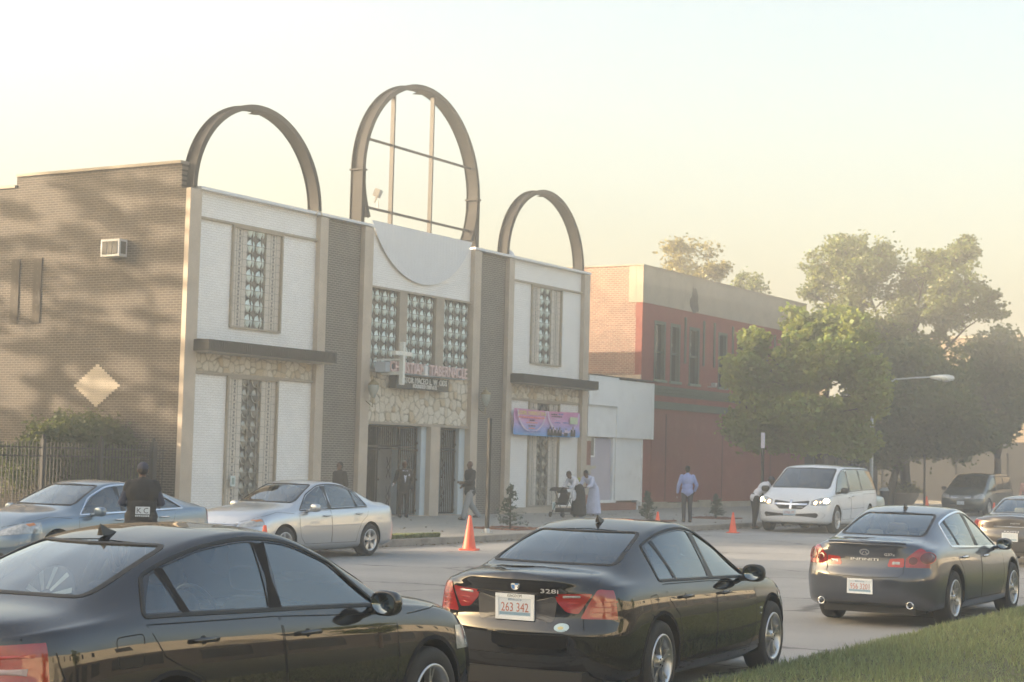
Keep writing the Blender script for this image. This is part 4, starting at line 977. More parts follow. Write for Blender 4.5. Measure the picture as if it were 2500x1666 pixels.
    def interior(s, sm, xs=(.25, -.75), tan=False, rows=None):
        p = s.sp; fl = MB().box(p['xr']+.9, p['xf']-.95, -.62, .62, .33, .36); fl.box(s.sp['xg0'] if 'xg0' in p else p['xr']+.2, -1.0, -.56, .56, p.get('shelf', .9)-.02, p.get('shelf', .9)) if 'xg0' in p else None
        fl.build('cabin_floor', M_blk, s.root)
        def seat(x, y, w, h=.62, z=.42):
            mb = MB()
            T = Matrix.Translation((x, y, z)) @ Matrix.Rotation(-.28, 4, 'Y')
            def pad(cx, cy, cz, a, b, c, M=T):
                q = MB(); q.sphere((0, 0, 0), 1, 0, 16, 10); e = .45
                vs = [M @ Vector((cx+a*math.copysign(abs(v[0])**e, v[0]), cy+b*math.copysign(abs(v[1])**e, v[1]), cz+c*math.copysign(abs(v[2])**e, v[2]))) for v in q.v]
                mb.add(vs, q.f, 0, True)
            pad(0, 0, h/2, .055, w/2, h/2); pad(0, 0, h+.115, .042, w*.28 if w < .7 else .11, .072)
            if w > .7: pad(0, .36, h+.115, .042, .11, .072); pad(0, -.36, h+.115, .042, .11, .072)
            pad(.22, 0, -.02, .24, w/2, .06, Matrix.Translation((x, y, z)))
            mb.build('seat', sm, s.root)
        for y in (.35, -.35): seat(xs[0], y, .5, z=p.get('seatz', .42))
        for x in xs[1:]: seat(x, 0, 1.2, .52, z=p.get('seatz', .42)+.03)
        xw0 = p['xw0']; dz = s.belt(xw0-.3)-.02
        d = MB().box(xw0-.62, xw0-.05, -.66, .66, dz-.28, dz-.02).build('dashboard', M_blk, s.root)
        w_ = MB(); T = Matrix.Translation((xw0-.78, .35, dz-.05)) @ Matrix.Rotation(-.45, 4, 'Y')
        w_.tube([T @ Vector((0, .185*cos(a), .185*sin(a))) for a in np.linspace(0, 2*pi, 25)], .014, 6, caps=False)
        w_.tube([T @ Vector((0, -.18, 0)), T @ Vector((0, .18, 0))], .02, 6).build('steering_wheel', M_blk, s.root)
    def finish(s, panes):
        """cut glass and panels; everything left is the body"""
        s.bm.faces.ensure_lookup_table()
        vs = []; fs = []; ns = []; idx = {}
        for f in s.bm.faces:
            q = []
            for v in f.verts:
                if v not in idx: idx[v] = len(vs); vs.append(v.co.copy()); ns.append(v[s.nl].copy())
                q.append(idx[v])
            fs.append(q)
        b = s.obj('body', (vs, fs, ns), s.pm); s.bm.free(); return b
    def plate(s, axis, y, z, num, w=.305, h=.152, frame=True, tilt=0, top='Illinois', fr=None, gap=.012, ft=.014):
        L, N = s.hit(y, z, axis); sg = -1 if axis == 'r' else 1
        T = Matrix.Translation(L+Vector((sg*gap, 0, 0))) @ Matrix.Rotation(-sg*tilt, 4, 'Y')
        B = Matrix(((0, 0, sg, 0), (sg, 0, 0, 0), (0, 1, 0, 0), (0, 0, 0, 1)))   # text right -> car's right from behind
        M_ = T @ B
        def bx(mb, u0, u1, v0, v1, d0, d1, mi):
            q = MB().box(u0, u1, v0, v1, d0, d1); mb.add([M_ @ Vector(v) for v in q.v], q.f, mi)
        mb = MB(); bx(mb, -w/2, w/2, -h/2, h/2, -.02, .002, 0)
        pl = mb.build('licence_plate', M_plate, s.root)
        mb = MB(); bx(mb, -w/2+.012, w/2-.012, -h/2+.012, -h/2+.035, .002, .003, 2)
        if num: mb.text(num, h*.47, M_ @ Matrix.Translation((0, -h*.24, .003)), .001, 1, width=w*.82)
        if top: mb.text(top, h*.13, M_ @ Matrix.Translation((0, h*.31, .003)), .001, 3, width=w*.4)
        mb.build('plate_number', [M_plate, M_pred, M_pblue, mat('plate_script', (.1, .2, .35), .5)], pl)
        if frame:
            mb = MB(); t = ft
            for a in ((-w/2-t, w/2+t, h/2-.008, h/2+t), (-w/2-t, w/2+t, -h/2-t, -h/2+.004), (-w/2-t, -w/2+.004, -h/2, h/2), (w/2-.004, w/2+t, -h/2, h/2)): bx(mb, *a, -.01, .007, 0)
            if fr: mb.text(fr, .022, M_ @ Matrix.Translation((0, h/2-.001, .0075)), .001, 1, width=w*.42)
            mb.build('plate_frame', [M_pframe, M_blk], pl)
        return pl
    def badge_text(s, t, axis, y, z, h, width, mt=None, off=.006):
        sg = -1 if axis == 'r' else 1; q = MB(); q.text(t, h, Matrix.Identity(4), .006, 0, width=width); mb = MB(); vs = []
        for v in q.v:
            L, N = s.hit(y+sg*v[0], z+v[1], axis); L = L+N*(off+v[2]); vs.append(L)
        mb.add(vs, q.f, 0); return mb.build('badge_lettering', mt or mat('badge_silver', (.66, .67, .68), .35, metal=.25), s.root)
def offs(pts): return pts
def slice_x(s, x):
    bmesh.ops.bisect_plane(s.bm, geom=list(s.bm.verts)+list(s.bm.edges)+list(s.bm.faces), plane_co=(x, 0, 0), plane_no=(1, 0, 0), dist=1e-5)
def pane(s, x0, x1, s0=0, s1=0, lo=.03, up=.042, n=14):
    """side window outline between x0 and x1 (at the belt), tops shifted by s0/s1"""
    lower = []; upper = []
    for x in np.linspace(x0, x1, n): lower.append((float(x), s.belt(x)+lo))
    for x in np.linspace(x1+s1, x0+s0, n): upper.append((float(x), max(s.rz(x)-up, s.belt(x)+lo+.006)))
    P = lower+upper
    return roundpoly(P, .03, 3)
def seam(s, mb, pts, axis, side=0, w=.007, closed=False):
    dense = []
    m = len(pts) if closed else len(pts)-1
    for i in range(m):
        a, b = Vector(pts[i]), Vector(pts[(i+1) % len(pts)]); k = max(1, int((b-a).length/.06))
        for q in range(k): dense.append(tuple(a.lerp(b, q/k)))
    if not closed: dense.append(tuple(pts[-1]))
    for sd in ((1, -1) if side == 0 else (side,)):
        s.strip(mb, dense, axis, w, .0012, 0, closed, side=sd)
def refit(sp, d=.28):
    def wf(x): return 0 if x < -.9 else (x+.9)/1.1 if x < .2 else 1 if x < 1.3 else max(0, (1.95-x)/.65)
    g = lambda x: x-d*wf(x)
    sp['top'] = [(g(a), b) for a, b in sp['top']]; sp['rail'] = [(g(a), b, c) for a, b, c in sp['rail']]; sp['xw0'] = g(sp['xw0']); sp['roofx'] -= .1
    p = sp['panes'][0]; sp['panes'][0] = (p[0], p[1]-.30, p[2], p[3]); sp['mirror'] = (sp['mirror'][0]-.33, sp['mirror'][1])
    sp['doors'][0] = [(a-(.13 if a > .5 else 0), b) for a, b in sp['doors'][0]]
def sedan(name, label, pos, yaw, sp, paintm, glassm, rim, scale=1, group='cars parked along the near kerb', chrome=False, seats=M_seat):
    if not sp.get('van') and not sp.get('fitted'): sp = dict(sp); sp['panes'] = list(sp['panes']); sp['doors'] = list(sp['doors']); refit(sp); sp['fitted'] = 1
    s = Car(name, label, pos, yaw, sp, scale, group); s.pm = paintm; W2 = sp['W']/2; xr, xf = sp['xr'], sp['xf']
    slice_x(s, xr+sp.get('wrap', .3)); slice_x(s, xf-sp.get('wrapf', .55))
    s.arches(None)
    tr = MB(); tm = M_chrome if chrome else M_rub
    # side windows
    for (x0, x1, s0, s1) in sp['panes']:
        P = pane(s, x0, x1, s0, s1); fs = s.cut(P, 'y', lambda c, n: c.y > .3 and n.y > .2)
        d = s.detach(fs, -.006)
        for m in ('L', 'R'): s.obj('side_window', d, glassm, None, m)
    D = pane(s, sp['panes'][-1][0]-.03, sp['panes'][0][1]+.04, sp['panes'][-1][2]-.03, sp['panes'][0][3]+.01, .012, .024, 30)
    for sd in (1, -1): s.strip(tr, D, 'y', .022, .006, 0, True, side=sd)
    tr.build('window_trim', tm, s.root)
    bp = MB()
    for a, b in zip(sp['panes'][:-1], sp['panes'][1:]):
        z0, z1 = s.belt(a[0])+.02, s.rz(a[0]+a[2])-.04; xb = (a[0]+b[1])/2; xt = (a[0]+a[2]+b[1]+b[3])/2; w_ = abs(a[0]-b[1])+.02
        P = [(xb-w_/2, z0), (xb+w_/2, z0), (xt+w_/2, z1), (xt-w_/2, z1)]
        for sd in (1, -1): s.decal(bp, P, 'y', .0005, 0, sd, .002, 4)
    bp.build('window_pillar', M_blk if not sp.get('body_pillar') else paintm, s.root)
    # windscreen and rear glass (y, z outlines from the front / rear)
    g = sp['rear_glass']; P = roundpoly([(-.05, g[0]), (g[1], g[0]+.01), (g[2], g[3]-.02), (-.05, g[3])], .05, 4)
    P = [(max(p[0], -.05), p[1]) for p in P]
    fs = s.cut(P, 'r', lambda c, n: c.x < sp['roofx'] and n.x < -.1 and n.z > sp.get('rnz', .25)); d = s.detach(fs, -.004); s.obj('rear_window', d, sp.get('rglass', glassm))
    g2 = sp['screen']; P2 = roundpoly([(-.05, g2[0]), (g2[1], g2[0]-.015), (g2[2], g2[3]-.02), (-.05, g2[3])], .05, 4)
    fs = s.cut(P2, 'f', lambda c, n: c.x > sp['roofx'] and n.x > .1 and n.z > .25); d = s.detach(fs, -.004); s.obj('windscreen', d, sp.get('wglass', glassm))
    rb_ = MB(); n_ = 20
    for (gg, ax) in ((g, 'r'), (g2, 'f')):
        q = [(-gg[1], gg[0]+.01), (0, gg[0]), (gg[1], gg[0]+.01), (gg[2], gg[3]-.02), (0, gg[3]), (-gg[2], gg[3]-.02)]
        q = roundpoly([q[0], q[2], q[3], q[5]], .06, 4); dense = []
        for i in range(len(q)):
            a, b = Vector(q[i]), Vector(q[(i+1) % len(q)]); k = max(1, int((b-a).length/.08))
            for t in range(k): dense.append(tuple(a.lerp(b, t/k)))
        s.strip(rb_, dense, ax, .035, .003, 0, True)
    rb_.build('glass_seal', M_rub, s.root)
    # doors with handles
    sm_ = MB()
    for k, P in enumerate(sp['doors']):
        fs = s.cut(P, 'y', lambda c, n: c.y > .4 and n.y > .1); d = s.detach(fs)
        hx, hz = sp['handles'][k]
        for m, sd in (('L', 1), ('R', -1)):
            o = s.obj('door', d, paintm, None, m)
            L, N = s.hit(hx, hz, 'y'); h = MB(); y = L.y*sd
            h.tube([(hx-.10, y, hz), (hx-.085, y+.035*sd, hz+.003), (hx, y+.042*sd, hz+.005), (hx+.085, y+.035*sd, hz+.003), (hx+.10, y, hz)], [.011, .014, .015, .014, .011], 8)
            h.build('handle', M_chrome if sp.get('chrome_handle') else paintm, o)
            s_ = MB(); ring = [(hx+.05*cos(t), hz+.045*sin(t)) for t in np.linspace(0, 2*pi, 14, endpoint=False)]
            s.decal(s_, ring, 'y', -.003, 0, sd, .0035, 3); s_.build('handle_recess_shade', mat('handle_shadow_'+paintm.name, tuple(.3*c for c in paintm.node_tree.nodes['Principled BSDF'].inputs['Base Color'].default_value[:3]), .5), o)  # flat disc of darkened paint stands in for shade behind the handle
        seam(s, sm_, P, 'y', closed=True)
    for P, ax in sp.get('seams', ()): seam(s, sm_, P, ax)
    sm_.build('panel_seam', M_seam, s.root)
    # lamps
    for nm, P, ax, mt, off in sp['lamps']:
        P = roundpoly(P, .02, 3)
        if ax == 'r': sel = lambda c, n: c.x < xr+sp.get('wrap', .3) and c.y > -.01
        elif ax == 'f': sel = lambda c, n: c.x > xf-sp.get('wrapf', .55)
        else: sel = lambda c, n: c.y > .4
        fs = s.cut(P, ax, sel)
        if not fs: continue
        d = s.detach(fs, off)
        if min(p[0] for p in P) < 0 and ax != 'y': s.obj(nm, d, mt)
        else:
            for m in ('L', 'R'): s.obj(nm, d, mt, None, m)
    s.wheels(rim)
    s.mirror(sp['mirror'][0], sp['mirror'][1], sp.get('mirror_mat', paintm), W2)
    if s.hi or sp.get('inside', 1): s.interior(seats, sp.get('seatx', (.15, -.8)))
    # sill and lower bumper dark trim
    s.under = MB()
    return s
def fin(s, x=None, z=None):
    """small roof aerial"""
    x = s.sp['roofx']-.75 if x is None else x; L, N = s.hit(x, 0, 't'); mb = MB()
    mb.add([(x+.12, 0, L.z-.004), (x-.08, .024, L.z-.006), (x-.08, -.024, L.z-.006), (x-.085, 0, L.z+.062), (x-.01, 0, L.z+.032)], [(0, 1, 4), (1, 3, 4), (0, 4, 2), (4, 3, 2), (1, 2, 3)], 0)
    mb.build('roof_aerial', M_blk, s.root)
G_cool = glass_mat('car_glass_clear', (.72, .82, .82), boost=1.2); G_tint = glass_mat('car_glass_tinted', (.16, .20, .20), boost=1.1)
P_black = paint('black_car_paint', (.012, .012, .014)); P_black2 = paint('deep_black_car_paint', (.008, .008, .009)); P_navy = paint('charcoal_blue_paint', (.040, .050, .072), .3, .3)
P_silver = paint('silver_car_paint', (.48, .50, .52), .75, .32); P_blue = paint('slate_blue_paint', (.13, .19, .25), .55, .35)
P_white = paint('white_van_paint', (.72, .73, .74), 0, .4); P_green = paint('dark_green_van_paint', (.03, .045, .045), .3, .35)
P_mint = paint('pale_grey_green_paint', (.33, .40, .38), .3, .4); P_grey = paint('charcoal_sedan_paint', (.06, .055, .052), .4, .35)

# ---------------- black saloon nearest the camera, cut by the left edge
jx = dict(zs=1.06, W=1.778, H=1.453, xf=2.20, xr=-2.44, xa=1.325, r=.325, roofx=-.1, xg0=-1.86, xw0=1.32, hi=1,
 top=[(-2.44, .985), (-2.36, 1.035), (-2.1, 1.055), (-1.90, 1.075), (-1.62, 1.18), (-1.25, 1.315), (-.85, 1.412), (-.45, 1.447), (-.05, 1.453), (.30, 1.425), (.75, 1.27), (1.30, 1.035), (1.45, 1.0), (1.8, .94), (2.05, .84), (2.20, .68)],
 belt=[(-2.44, .91), (-2.1, .97), (-1.5, .995), (-.5, .975), (.9, .93), (1.5, .88), (2.0, .77), (2.2, .64)],
 rail=[(-2.44, .66, .955), (-2.1, .65, 1.01), (-1.85, .63, 1.045), (-1.5, .585, 1.165), (-1.1, .565, 1.30), (-.7, .57, 1.375), (-.2, .575, 1.405), (.2, .57, 1.385), (.6, .60, 1.275), (.95, .645, 1.12), (1.25, .70, .985), (1.5, .70, .945), (1.9, .66, .86), (2.2, .6, .66)],
 offr=[(.15, .06), (.35, .0), (.62, -.005), (.80, .03), (.98, .02), (1.05, .0)], offf=[(.15, .05), (.35, 0), (.55, .02), (.75, .12), (.95, .2)],
 panes=[(-.29, 1.00, .06, -.33), (-1.12, -.40, -.04, .05), (-1.46, -1.17, .20, -.04)], rear_glass=(1.10, .56, .50, 1.375), screen=(1.05, .64, .52, 1.395),
 doors=[[(-.27, .30), (.86, .30), (.99, .42), (1.03, .62), (1.02, .89), (-.33, .945)], [(-.285, .30), (-.345, .947), (-1.50, .97), (-1.38, .80), (-1.06, .66), (-.92, .48), (-.88, .30)]],
 handles=[(-.09, .84), (-1.06, .865)], mirror=(.93, .93),
 seams=[([(.66, 1.02), (.68, .86), (.645, .60), (.52, .56), (0, .545), (-.52, .56), (-.645, .60), (-.68, .86), (-.66, 1.02)], 'r'), ([(.80, .875), (.885, .55)], 'r'), ([(1.04, .88), (1.5, .90), (1.95, .80), (2.1, .70)], 'y')],
 lamps=[('taillight', [(.46, .70), (.93, .735), (.93, .905), (.84, .93), (.50, .90), (.44, .82)], 'r', M_red, .004), ('headlight', [(.42, .58), (.94, .62), (.94, .78), (.70, .75), (.42, .66)], 'f', M_clear, .004)], wrap=.26, body_pillar=1)
sJ = sedan('black_saloon', 'nearest black saloon, cut off by the left edge, fin aerial on its roof', (8.76, 6.57+.889, 0), 0, jx, P_black, G_cool, (5, 'double'))
fin(sJ, -.95)
mb = MB()
for P_, mi in (([(.52, .76), (.72, .765), (.72, .80), (.52, .795)], 0), ([(.52, .83), (.74, .85), (.74, .87), (.52, .855)], 1)):
    for sd in (1, -1): sJ.decal(mb, [(a*sd, b) for a, b in P_], 'r', .006, mi)
mb.build('lamp_insert', [mat('lamp_grey_insert', (.4, .32, .32), .2), M_redb], sJ.root)
mb = MB()
ring_ = roundpoly([(-1.74, .765), (-1.55, .765), (-1.535, .93), (-1.75, .92)], .03, 3); seam(sJ, mb, ring_, 'y', side=-1, w=.006, closed=True); mb.build('fuel_flap', M_seam, sJ.root)
sJ.plate('r', 0, .80, '', frame=True, top=None)
sJ.finish(None)
# wheel cover lying on the rear shelf
wc = MB(); T = Matrix.Translation((8.76-1.30, 6.57+.889+.12, 1.10)) @ Matrix.Rotation(-1.2, 4, 'Y')
c_ = MB(); c_.lathe([(.20, 0), (.205, .01), (.195, .02), (.05, .035), (0, .04)], (0, 0, 0), 'z', 30)
c2 = MB()
for k in range(10):
    a = 2*pi*k/10; c2.add([(.05*cos(a-.2), .05*sin(a-.2), .045), (.05*cos(a+.2), .05*sin(a+.2), .045), (.19*cos(a+.09), .19*sin(a+.09), .028), (.19*cos(a-.09), .19*sin(a-.09), .028)], [(0, 1, 2, 3)], 1)
wc.add([T @ Vector(v) for v in c_.v], c_.f, 0, True); wc.add([T @ Vector(v) for v in c2.v], c2.f, 1)
tag(wc.build('wheel_cover', [mat('cover_dark', (.05, .06, .06), .5), mat('cover_silver', (.55, .56, .55), .3, metal=.6)], None, (7.5, 7.6, 1.0)), 'round silver ten-spoke wheel cover lying inside the rear window of the near black saloon', 'wheel cover')

# ---------------- black saloon with full rear view
bx = dict(zs=1.045, W=1.817, H=1.421, xf=2.15, xr=-2.38, xa=1.38, r=.325, roofx=-.2, xg0=-1.80, xw0=1.22, hi=1,
 top=[(-2.38, .985), (-2.33, 1.035), (-2.1, 1.05), (-1.86, 1.06), (-1.5, 1.185), (-1.15, 1.30), (-.8, 1.375), (-.4, 1.415), (0, 1.418), (.28, 1.39), (.7, 1.24), (1.2, 1.02), (1.4, .985), (1.8, .915), (2.02, .82), (2.15, .66)],
 belt=[(-2.38, .87), (-2.1, .93), (-1.5, .945), (-.5, .925), (.9, .885), (1.5, .84), (1.95, .75), (2.15, .62)],
 rail=[(-2.38, .64, .955), (-2.1, .64, 1.0), (-1.82, .63, 1.025), (-1.45, .575, 1.155), (-1.05, .55, 1.28), (-.65, .555, 1.35), (-.15, .56, 1.375), (.18, .555, 1.355), (.55, .59, 1.245), (.9, .645, 1.09), (1.2, .70, .955), (1.5, .70, .915), (1.9, .655, .83), (2.15, .6, .64)],
 offr=[(.15, .10), (.30, .03), (.42, .0), (.60, .0), (.68, .055), (.80, .06), (.93, .035), (.985, .0), (1.05, -.005)], offf=[(.15, .05), (.35, 0), (.55, .02), (.75, .12), (.95, .2)],
 panes=[(-.08, 1.04, .04, -.37), (-.92, -.19, -.04, .03), (-1.28, -.96, .17, -.04)], rear_glass=(1.075, .58, .49, 1.345), screen=(1.03, .64, .50, 1.365),
 doors=[[(-.14, .28), (.84, .28), (.98, .40), (1.02, .62), (1.0, .86), (-.13, .905)], [(-.155, .28), (-.148, .908), (-1.28, .93), (-1.20, .80), (-1.02, .68), (-.94, .48), (-.90, .28)]],
 handles=[(.05, .80), (-.86, .815)], mirror=(.88, .90),
 seams=[([(.60, 1.02), (.64, .985), (.60, .93), (.575, .70), (.60, .62), (.54, .575), (0, .56), (-.54, .575), (-.60, .62), (-.575, .70), (-.60, .93), (-.64, .985), (-.60, 1.02)], 'r'), ([(-.89, .42), (0, .405), (.89, .42)], 'r'), ([(1.01, .85), (1.5, .87), (1.9, .77), (2.05, .68)], 'y')],
 lamps=[('taillight', [(.555, .70), (.95, .70), (.95, .80), (.80, .915), (.67, .925)], 'r', M_red, .006), ('taillight', [(.36, .82), (.345, .88), (.640, .893), (.540, .735), (.44, .745)], 'r', M_red, .004),
   ('headlight', [(.42, .56), (.94, .60), (.94, .75), (.70, .72), (.42, .65)], 'f', M_clear, .004)], wrap=.27, mirror_mat=M_blk)
sB = sedan('black_saloon', 'black saloon in the middle of the near kerb row, its rear plate reading 263 342', (14.54, 6.40+.905, 0), R(2.8), bx, P_black2, G_tint, (5, 'double'))
fin(sB, -.72)
mb = MB()
rp = roundpoly([(-.34, .66), (.34, .66), (.365, .855), (-.365, .855)], .04, 4); sB.decal(mb, rp, 'r', .001, 0, 1, .001, 5); mb.build('plate_recess', mat('plate_recess_grey', (.055, .055, .058), .35, coat=.6), sB.root)
mb = MB(); sB.decal(mb, roundpoly([(-.40, .862), (.40, .862), (.40, .885), (-.40, .885)], .01, 2), 'r', .004, 0, 1, .012, 3); mb.build('lid_handle_strip', P_black2, sB.root)
sB.plate('r', .0, .765, '263 342', fr='KINGDOM', tilt=-.05, gap=.022, ft=.024)
sB.badge_text('328i', 'r', -.30, .885, .032, .15)
mb = MB(); L, N = sB.hit(0, .935, 'r')
mb.lathe([(.041, 0), (.041, -.008), (.034, -.010), (.033, -.008)], (L.x+.002, 0, .935), 'x', 28, 0)
for k in range(4):
    a = np.linspace(k*pi/2, (k+1)*pi/2, 7); mb.add([(L.x-.0075, 0, .935)]+[(L.x-.0075, .031*sin(t), .935+.031*cos(t)) for t in a], [(0, i, i+1) for i in range(1, 7)], 1 if k % 2 else 2)
mb.build('round_badge', [M_chrome, mat('badge_blue', (.05, .22, .55), .3), mat('badge_white', (.75, .75, .75), .3)], sB.root)
mb = MB(); sB.decal(mb, [(-.42+.062*cos(t), .63+.032*sin(t)) for t in np.linspace(0, 2*pi, 20, endpoint=False)], 'r', .001, 0, 1, .0015, 4)
sB.decal(mb, [(-.415+.025*cos(t), .625+.012*sin(t)) for t in np.linspace(0, 2*pi, 10, endpoint=False)], 'r', .0035, 1, 1, .001, 2); mb.build('oval_sticker', [mat('sticker_blue', (.42, .56, .62), .4), mat('sticker_gold', (.55, .5, .25), .4)], sB.root)
mb = MB()
for sd in (1, -1):
    sB.decal(mb, [(a*sd, b) for a, b in roundpoly([(.41, .852), (.55, .858), (.55, .874), (.41, .870)], .005, 2)], 'r', .006, 0, 1, .002, 2)
    for z in (.745, .785, .825): sB.decal(mb, [(a*sd, b) for a, b in roundpoly([(.64, z), (.80, z+.003), (.80, z+.013), (.64, z+.010)], .005, 2)], 'r', .008, 1, 1, .002, 3)
    for z in (.75, .79): sB.decal(mb, [(a*sd, b) for a, b in roundpoly([(.45, z+.02), (.54, z+.025), (.54, z+.033), (.45, z+.028)], .005, 2)], 'r', .006, 1, 1, .002, 3)
mb.build('lamp_insert', [M_clear, M_redb], sB.root)
mb = MB(); seam(sB, mb, roundpoly([(-1.60, .70), (-1.46, .70), (-1.45, .86), (-1.60, .85)], .03, 3), 'y', side=-1, w=.006, closed=True); mb.build('fuel_flap', M_seam, sB.root)
mb = MB(); L, N = sB.hit(.0, .30, 'r'); mb.box(L.x-.01, L.x+.4, -.62, .62, .17, .30); mb.lathe([(.032, 0), (.036, 0), (.036, .2), (.03, .2)], (L.x-.02, .58, .25), 'x', 12); mb.build('exhaust', M_blk, sB.root)
mb = MB(); sB.decal(mb, roundpoly([(.98, .60), (1.045, .60), (1.045, .62), (.98, .62)], .005, 2), 'y', .004, 0, -1); sB.decal(mb, roundpoly([(.98, .555), (1.02, .555), (1.02, .57), (.98, .57)], .004, 2), 'y', .004, 0, -1); mb.build('side_badge', M_chrome, sB.root)
sB.finish(None)

# ---------------- charcoal-blue saloon
ix = dict(zs=1.04, W=1.773, H=1.453, xf=2.26, xr=-2.49, xa=1.425, r=.34, roofx=-.2, xg0=-1.90, xw0=1.20, hi=1,
 top=[(-2.49, .99), (-2.44, 1.045), (-2.2, 1.055), (-1.95, 1.07), (-1.55, 1.20), (-1.15, 1.325), (-.75, 1.405), (-.35, 1.445), (0, 1.45), (.25, 1.425), (.7, 1.26), (1.2, 1.035), (1.4, 1.0), (1.9, .92), (2.12, .82), (2.26, .66)],
 belt=[(-2.49, .86), (-2.2, .935), (-1.5, .96), (-.5, .935), (.9, .90), (1.5, .87), (2.0, .77), (2.26, .62)],
 rail=[(-2.49, .60, .96), (-2.2, .62, 1.01), (-1.9, .62, 1.035), (-1.5, .57, 1.17), (-1.1, .55, 1.295), (-.7, .555, 1.37), (-.2, .56, 1.405), (.15, .555, 1.385), (.55, .59, 1.265), (.9, .645, 1.11), (1.2, .695, .975), (1.5, .70, .935), (1.95, .655, .84), (2.26, .6, .64)],
 offr=[(.15, .10), (.28, .05), (.42, .0), (.62, .0), (.70, .05), (.85, .075), (.96, .045), (1.0, .0), (1.06, -.01)], offf=[(.15, .05), (.35, 0), (.55, .02), (.75, .12), (.95, .2)],
 panes=[(-.16, 1.0, .02, -.36), (-1.0, -.275, .0, .0), (-1.36, -1.05, .2, .0)], rear_glass=(1.085, .56, .48, 1.37), screen=(1.05, .63, .50, 1.39),
 doors=[[(-.22, .30), (.86, .30), (.98, .42), (1.02, .62), (1.0, .87), (-.21, .92)], [(-.235, .30), (-.228, .922), (-1.32, .94), (-1.24, .82), (-1.08, .70), (-.98, .48), (-.94, .30)]],
 handles=[(-.02, .82), (-1.0, .835)], mirror=(.88, .91), chrome_handle=1,
 seams=[([(.62, 1.03), (.66, .99), (.60, .88), (.50, .80), (.50, .66), (.44, .615), (0, .60), (-.44, .615), (-.50, .66), (-.50, .80), (-.60, .88), (-.66, .99), (-.62, 1.03)], 'r'), ([(1.01, .86), (1.5, .89), (2.0, .79), (2.15, .69)], 'y')],
 lamps=[('taillight', [(.515, .735), (.93, .735), (.93, .86), (.84, .955), (.72, .985), (.64, .95), (.515, .84)], 'r', M_red, .006), ('taillight', [(.30, .755), (.325, .83), (.50, .845), (.50, .735), (.31, .735)], 'r', M_redb, .004),
   ('headlight', [(.42, .60), (.94, .62), (.94, .78), (.70, .76), (.42, .68)], 'f', M_clear, .004)], wrap=.27)
sI = sedan('charcoal_saloon', 'charcoal blue saloon with round tail lamps, last full car in the near kerb row', (22.23+1.425, 6.52+.884, 0), 0, ix, P_navy, G_cool, (7, 'twist'), chrome=True, seats=M_tanseat)
fin(sI, -.75)
sI.plate('r', .03, .49, '956 3201', fr='', tilt=0, gap=.01)
sI.badge_text('INFINITI', 'r', .0, .80, .03, .36); sI.badge_text('G37x', 'r', -.32, .865, .032, .13)
mb = MB()
ov = [(.058*cos(t), .90+.034*sin(t)) for t in np.linspace(0, 2*pi, 28, endpoint=False)]; sI.strip(mb, ov, 'r', .012, .006, 0, True)
sI.strip(mb, [(-.04, .873), (-.012, .905), (-.006, .90)], 'r', .012, .006, 0, False); sI.strip(mb, [(.04, .873), (.012, .905), (.006, .90)], 'r', .012, .006, 0, False); mb.build('oval_badge', M_chrome, sI.root)
mb = MB()
for sd in (1, -1):
    for yy, zz, rr in ((.745, .85, .075), (.60, .815, .055)):
        sI.decal(mb, [(sd*(yy+rr*cos(t)), zz+rr*.95*sin(t)) for t in np.linspace(0, 2*pi, 20, endpoint=False)], 'r', .006, 0, 1, .002, 4)
        sI.strip(mb, [(sd*(yy+rr*cos(t)), zz+rr*.95*sin(t)) for t in np.linspace(0, 2*pi, 20, endpoint=False)], 'r', .008, .012, 1, True)
    sI.decal(mb, [(sd*a, b) for a, b in roundpoly([(.35, .762), (.45, .765), (.45, .80), (.36, .80)], .01, 2)], 'r', .004, 2, 1, .002, 3)
mb.build('lamp_insert', [M_redd, M_redb, M_clear], sI.root)
mb = MB()
for k in range(13):
    y = -.52+k*.08
sI.strip(mb, [(y, 1.018-.012*(y/.5)**2) for y in np.linspace(-.5, .5, 16)], 'r', .022, .022, 0, False); mb.build('boot_spoiler', P_navy, sI.root)
mb = MB()
for sd in (1, -1):
    L, N = sI.hit(.58, .30, 'r'); mb.lathe([(.036, .12), (.036, 0), (.046, 0), (.048, .02), (.046, .12)], (L.x-.03, .58*sd, .285), 'x', 18)
mb.build('exhaust_pipe', M_chrome, sI.root)
mb = MB(); L, N = sI.hit(0, .26, 'r'); mb.box(L.x+.06, L.x+.5, -.6, .6, .16, .26); mb.build('rear_valance', M_blk, sI.root)
sI.finish(None)
FAR = 'cars parked along the church kerb'
def front_fit(s, grille, intake, mt=M_blk, chrome=True, bars=3, plate=None):
    """grille and intake outlines (y, z) laid on the nose"""
    g = MB(); s.decal(g, roundpoly(grille, .03, 3), 'f', .002, 0, 1, .003, 6); gr = g.build('grille', M_blk, s.root)
    b = MB(); zs = [p[1] for p in grille]; ys = max(p[0] for p in grille)
    if bars:
        for k in range(bars):
            z = min(zs)+(max(zs)-min(zs))*(k+1)/(bars+1); s.strip(b, [(y, z) for y in np.linspace(-ys*.88, ys*.88, 12)], 'f', .014, .012, 0, False)
        s.strip(b, roundpoly(grille, .03, 4), 'f', .018, .014, 0, True); b.build('grille_trim', M_chrome, gr)
    if intake:
        g = MB(); s.decal(g, roundpoly(intake, .03, 3), 'f', .002, 0, 1, .003, 6); g.build('lower_intake', M_blk, s.root)
